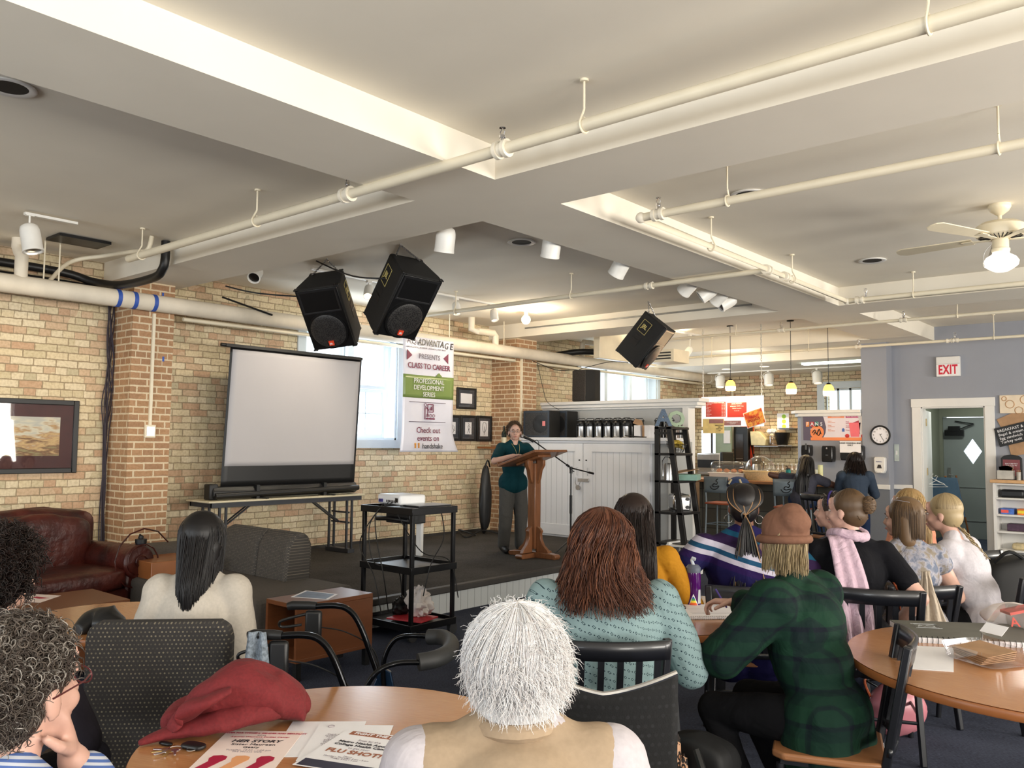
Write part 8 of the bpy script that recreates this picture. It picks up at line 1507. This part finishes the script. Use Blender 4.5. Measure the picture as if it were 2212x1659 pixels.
# 11 brown bob, floral dress
def floral(t, tc):
    a = t.n('TexNoise', i_Vector=tc, i_Scale=22.0, i_Detail=4.0); return t.ramp(a.outputs[0], [(.38, ln((110, 120, 142))), (.5, ln((178, 176, 186))), (.62, ln((150, 138, 122)))])
t, H, B = person('woman with a straight brown bob and sunglasses on her head in a grey floral dress', (1950, 1118), 4.95, 46, 86, 0, 8, 0, SK1, 1.05, top=recolor(cloth_mat('floral_dress', (170, 170, 180), rough=.5, fold=.6), floral), sleeve=.12, wr=(.22, .3, .76), pants=recolor(cloth_mat('floral_skirt', (170, 170, 180)), floral), topname='dress', hem=.12); face_bits(H, t)
hairmesh(t, H, HM_BROWN, fall_paths(H, 1300, .145, 1.08, .0015, 1, .0, 118, K=12, seed=31, jit=.05), .0024, 1.06, extra=lambda mb: [mb.capsule(H @ V((x, -.03, 0)), H @ V((x*1.1, -.04, -.13)), .05, .048, 12) for x in (-.045, 0, .045)]); glasses_on(H, t, (190, 188, 196), .105, .06)
# 12 long blonde, peach top
t, H, B = person('woman with long blonde hair in a peach top near the doorway', (1958, 1092), 6.05, 70, 88, -3, 6, 0, SK2, 1.0, top=cloth_mat('peach_top', (232, 160, 130)), sleeve=.3, pants=cloth_mat('black_jeans', (24, 24, 28))); face_bits(H, t)
hairmesh(t, H, HM_BLONDE, fall_paths(H, 1100, .38, 1.12, .006, 2.5, .03, 125, K=14, seed=41, spread=.05), .0028, 1.1, extra=lambda mb: [mb.capsule(H @ V((x, -.05, -.02)), H @ V((x*1.2, -.09, -.3)), .06, .045, 12) for x in (-.03, .03)])
# 13 ponytail braid, white long sleeve
t, H, B = person('woman with a low blonde braid in a white long sleeved shirt', (2036, 1108), 5.15, 84, 92, 2, 22, 0, SK2, 1.02, top=cloth_mat('white_longsleeve', (226, 220, 226), fold=.35), sleeve=.94, sl_r=.018, wr=(.10, .42, .76), wl=(-.1, .42, .76), poleR=(1, -.2, -.7), poleL=(-1, -.2, -.7), pants=cloth_mat('black_jeans', (24, 24, 28)), hem=.03, hl=dict(curl=.8), fold=.004); face_bits(H, t)
rnd = random.Random(7); tie = H @ V((0, -.10, -.09)); b = [[H @ V((.084*math.sin(ph)*math.cos(el), -.02-.096*math.cos(ph)*math.cos(el), .03+.092*math.sin(el))) for el in [R(92-13*j) for j in range(8)]]+[(H @ V((.05*math.sin(ph), -.075, -.075))), tie] for ph in [rnd.uniform(-2.0, 2.0) for _ in range(800)]]
br = [[tie+V((.016*math.sin(j*1.3+k*2.09)+.002*math.cos(m_), -.014*j-.010*math.cos(j*1.3+k*2.09)-.003*math.sin(m_), -.017*j)) for j in range(11)] for k in range(3) for m_ in range(26)]
hairmesh(t, H, HM_ASH, b+br, .0030, 1.02)
wp, el = B['arms'][1][1], B['arms'][1][0]; aa = B['sh'][1]; dq = (el-aa).normalized(); q = aa.lerp(el, .62); text('sleeve_letters', 'SB', mat('print_maroon', (110, 26, 50), .6), t, q+V((.078, 0, 0)), (PI/2, PI/2+.3, PI/2), .11, bold=.004)
MB().bb((-.05+wp.x, wp.y+.03, wp.z-.03), (.03+wp.x, wp.y+.16, wp.z-.02)).build('phone_in_hand', M_BLKM, t)
# 14 long black braids at the bar
t, H, B = person('person with very long black braids leaning on the bar', (1742, 1003), 11.35, 8, 8, 18, 30, 0, SK4, 1.0, seat=.76, top=cloth_mat('slate_top', (74, 74, 86)), sleeve=.25, wl=(-.38, .34, 1.10), wr=(.2, .45, 1.10), poleL=(-1, 0, .1), poleR=(.8, 0, -.3), pants=cloth_mat('jeans_blue', (36, 52, 84)), shoes=mat('maroon_canvas', (100, 30, 40), .8), vox=.01)
hairmesh(t, H, HM_BLACK, [p for p in fall_paths(H, 240, .55, 1.06, .004, 2, .22, 120, K=16, seed=51, spread=.10)], .008, 1.08, extra=lambda mb: mb.capsule(H @ V((0, -.06, 0)), H @ V((.05, -.17, -.2)), .07, .05, 12), sides=5)
t, H, B = person('person in a faded denim jacket writing at the bar', (1846, 996), 11.0, 22, 34, -16, 22, 0, SK1, 1.0, seat=.76, top=recolor(cloth_mat('denim_jacket', (74, 98, 130)), lambda t, tc: t.ramp(t.n('MapRange', i_0=t.n('SeparateXYZ', i_Vector=tc).outputs[2], i_1=1.15, i_2=1.55).outputs[0], [(0, lin((52, 62, 76))), (.6, lin((68, 80, 94))), (.8, lin((116, 126, 134))), (1, lin((84, 94, 106)))])), topname='denim_jacket', sleeve=.95, sl_r=.02, wl=(-.14, .40, 1.12), wr=(.1, .40, 1.12), poleL=(-.3, -.2, -1), pants=cloth_mat('jeans_blue', (36, 52, 84)), vox=.009, hl=dict(curl=.8))
hairmesh(t, H, HM_DK, fall_paths(H, 700, .16, 1.12, .010, 4, .08, 150, K=12, seed=61, spread=.3), .0045, 1.1); glasses_on(H, t, (40, 36, 36)); wq = B['arms'][-1][1]; MB().tube([wq+V((.0, .05, -.02)), wq+V((-.02, .02, .13))], .006, 6).build('pen', M_BLK, t)
tag(MB().box((wq.x*0+t.location.x-.25, 12.05, CTZ+.012), (.24, .2, .02)).build('paper_pad', M_PAPER), 'white paper pad under the hand of the person in denim', 'paper')
# 16 speaker at the lectern
M_DT = cloth_mat('dark_teal_tee', (10, 62, 70), fold=.35)
t, H, B = person('short haired woman in a dark teal top and grey trousers speaking at the lectern', (1112, 932), 10.34, -118, -134, -3, 2, 0, SK1, 1.0, base=SZ, stand=True, shw=.16, legf=.022, top=M_DT, sleeve=.42, sl_r=.018, wrW=V((-6.50, 7.60, 1.425)), wlW=V((-6.50, 8.0, 1.40)), poleR=(1, -.5, -.5), poleL=(-1, -.5, -.6), pants=cloth_mat('grey_slacks', (92, 90, 86)), vox=.0065, hr=dict(n=(0, .1, -1), curl=.45), hl=dict(n=(0, 0, -1), curl=.4), hem=.02, neck=.145)
face_bits(H, t, glasses=(120, 110, 100)); hairmesh(t, H, HM_SHORT, scalp_paths(H, 1500, .032, 1.0, 0, 6, 12, comb=(.25, -.3, -.45), cut=.48, noise_=.18), .0022, 1.0, extra=None, low=.012)
nb = B['nb']; MB().tube(bez([nb+V((-.05, .04, .0)), nb+V((-.03, .115, -.07)), nb+V((0, .135, -.15)), nb+V((.03, .115, -.07)), nb+V((.05, .04, .0))], 6), .0018, 5).build('necklace', M_GOLD, t); b = MB(); b.bar(nb+V((0, .14, -.15)), nb+V((0, .142, -.19)), .005, .003); b.bar(nb+V((-.012, .141, -.163)), nb+V((.012, .141, -.163)), .005, .003); b.build('cross_pendant', M_GOLD, t)
q = at(1594, 1047, y=11.0); t = thing('blue_cap', 'blue cap with two cream stripes on the bar stool behind the braids', 'cap', (q.x, 11.02, q.z))
MB().sph((0, 0, 0), (.16, .12, .115), 24).build('crown', cloth_mat('cap_blue', (74, 92, 138)), t); MB().lathe([(.10, -.012), (.165, -.012), (.165, .0), (.10, .0)], n=28).build('dark_band', M_BLK, t)
for s in (-1, 1): MB().tube([V((s*.06+s*.012*k, -.09-.006*k, .075-.022*k)) for k in range(4)], .016, 6).build('cream_stripe', M_BEIG2, t)
# ------------------------------------------------------------------ draped garments, bottle
t = thing('white_cardigan', 'cream white cardigan draped over the chair of the woman in floral dress', 'cardigan', (0, 0, 0)); c0 = ad(2000, 1235, 4.62); rr = V((CR.x, CR.y, 0)).normalized(); fw_ = V((CF.x, CF.y, 0)).normalized()
MB().grid(lambda a, v: c0+rr*((a-.5)*(.03+.13*v)+.02*v)+fw_*(.012*math.sin(a*14+v*2)-.03*v)+V((0, 0, -.30*v)), 20, 14).build('cloth', cloth_mat('cream_knit', (214, 198, 178), fold=.4), t, solid=.012)
q = ad(1892, 1160, 4.9); t = thing('glass_bottle', 'silver capped clear bottle standing on the table by the black top', 'bottle', (q.x, q.y, TZ)); MB().lathe([(.001, 0), (.034, 0), (.036, .15), (.018, .19), (.018, .2), (.001, .2)], n=18).build('body', glass('clear_plastic'), t); MB().lathe([(.001, .195), (.021, .195), (.021, .235), (.001, .238)], n=16).build('cap', M_STEEL, t)
tag(MB().tube(bez([at(1930, 1255, z=.87), at(1938, 1275, z=.82), at(1945, 1320, z=.65), at(1948, 1345, z=.55)], 5), .007, 6).build('leather_strap', M_SEATR), 'thin tan leather strap hanging over the black chair rail', 'strap')

for k, sh, dz, hg, lb in ((0, .03, 0, .86, 'black chair mostly hidden under the white haired person'), (4, .06, 0, 1.04, 'black slat back chair behind the teal dotted shirt'), (5, -.12, 0, .78, 'black chair under the woman in the mustard sweater'), (6, .03, 0, .86, 'black chair under the woman in the navy striped top'), (7, .06, 26, .88, 'black chair with wooden seat under the woman in the tan beanie'), (8, .02, -14, .86, 'black slat back chair behind the woman with the pink scarf'), (9, .02, 0, .86, 'black chair under the short haired person with headband'), (10, -.10, 0, .80, 'black chair under the woman in the grey floral dress'), (11, .02, 0, .86, 'black chair under the long haired blonde woman'), (12, .02, 0, .86, 'black chair under the woman in the white long sleeved shirt')):
    p, az = PPL[k]; q = p.location+M4.Rotation(R(az), 3, 'Z') @ V((.10 if k == 8 else 0, -sh+.05, 0)); c = cafe_chair(lb, (q.x, q.y), R(az+dz), hgt=hg); c.scale = (.86,)*3 if k == 4 else (1, 1, 1)
bpy.data.scenes.remove(SC2)
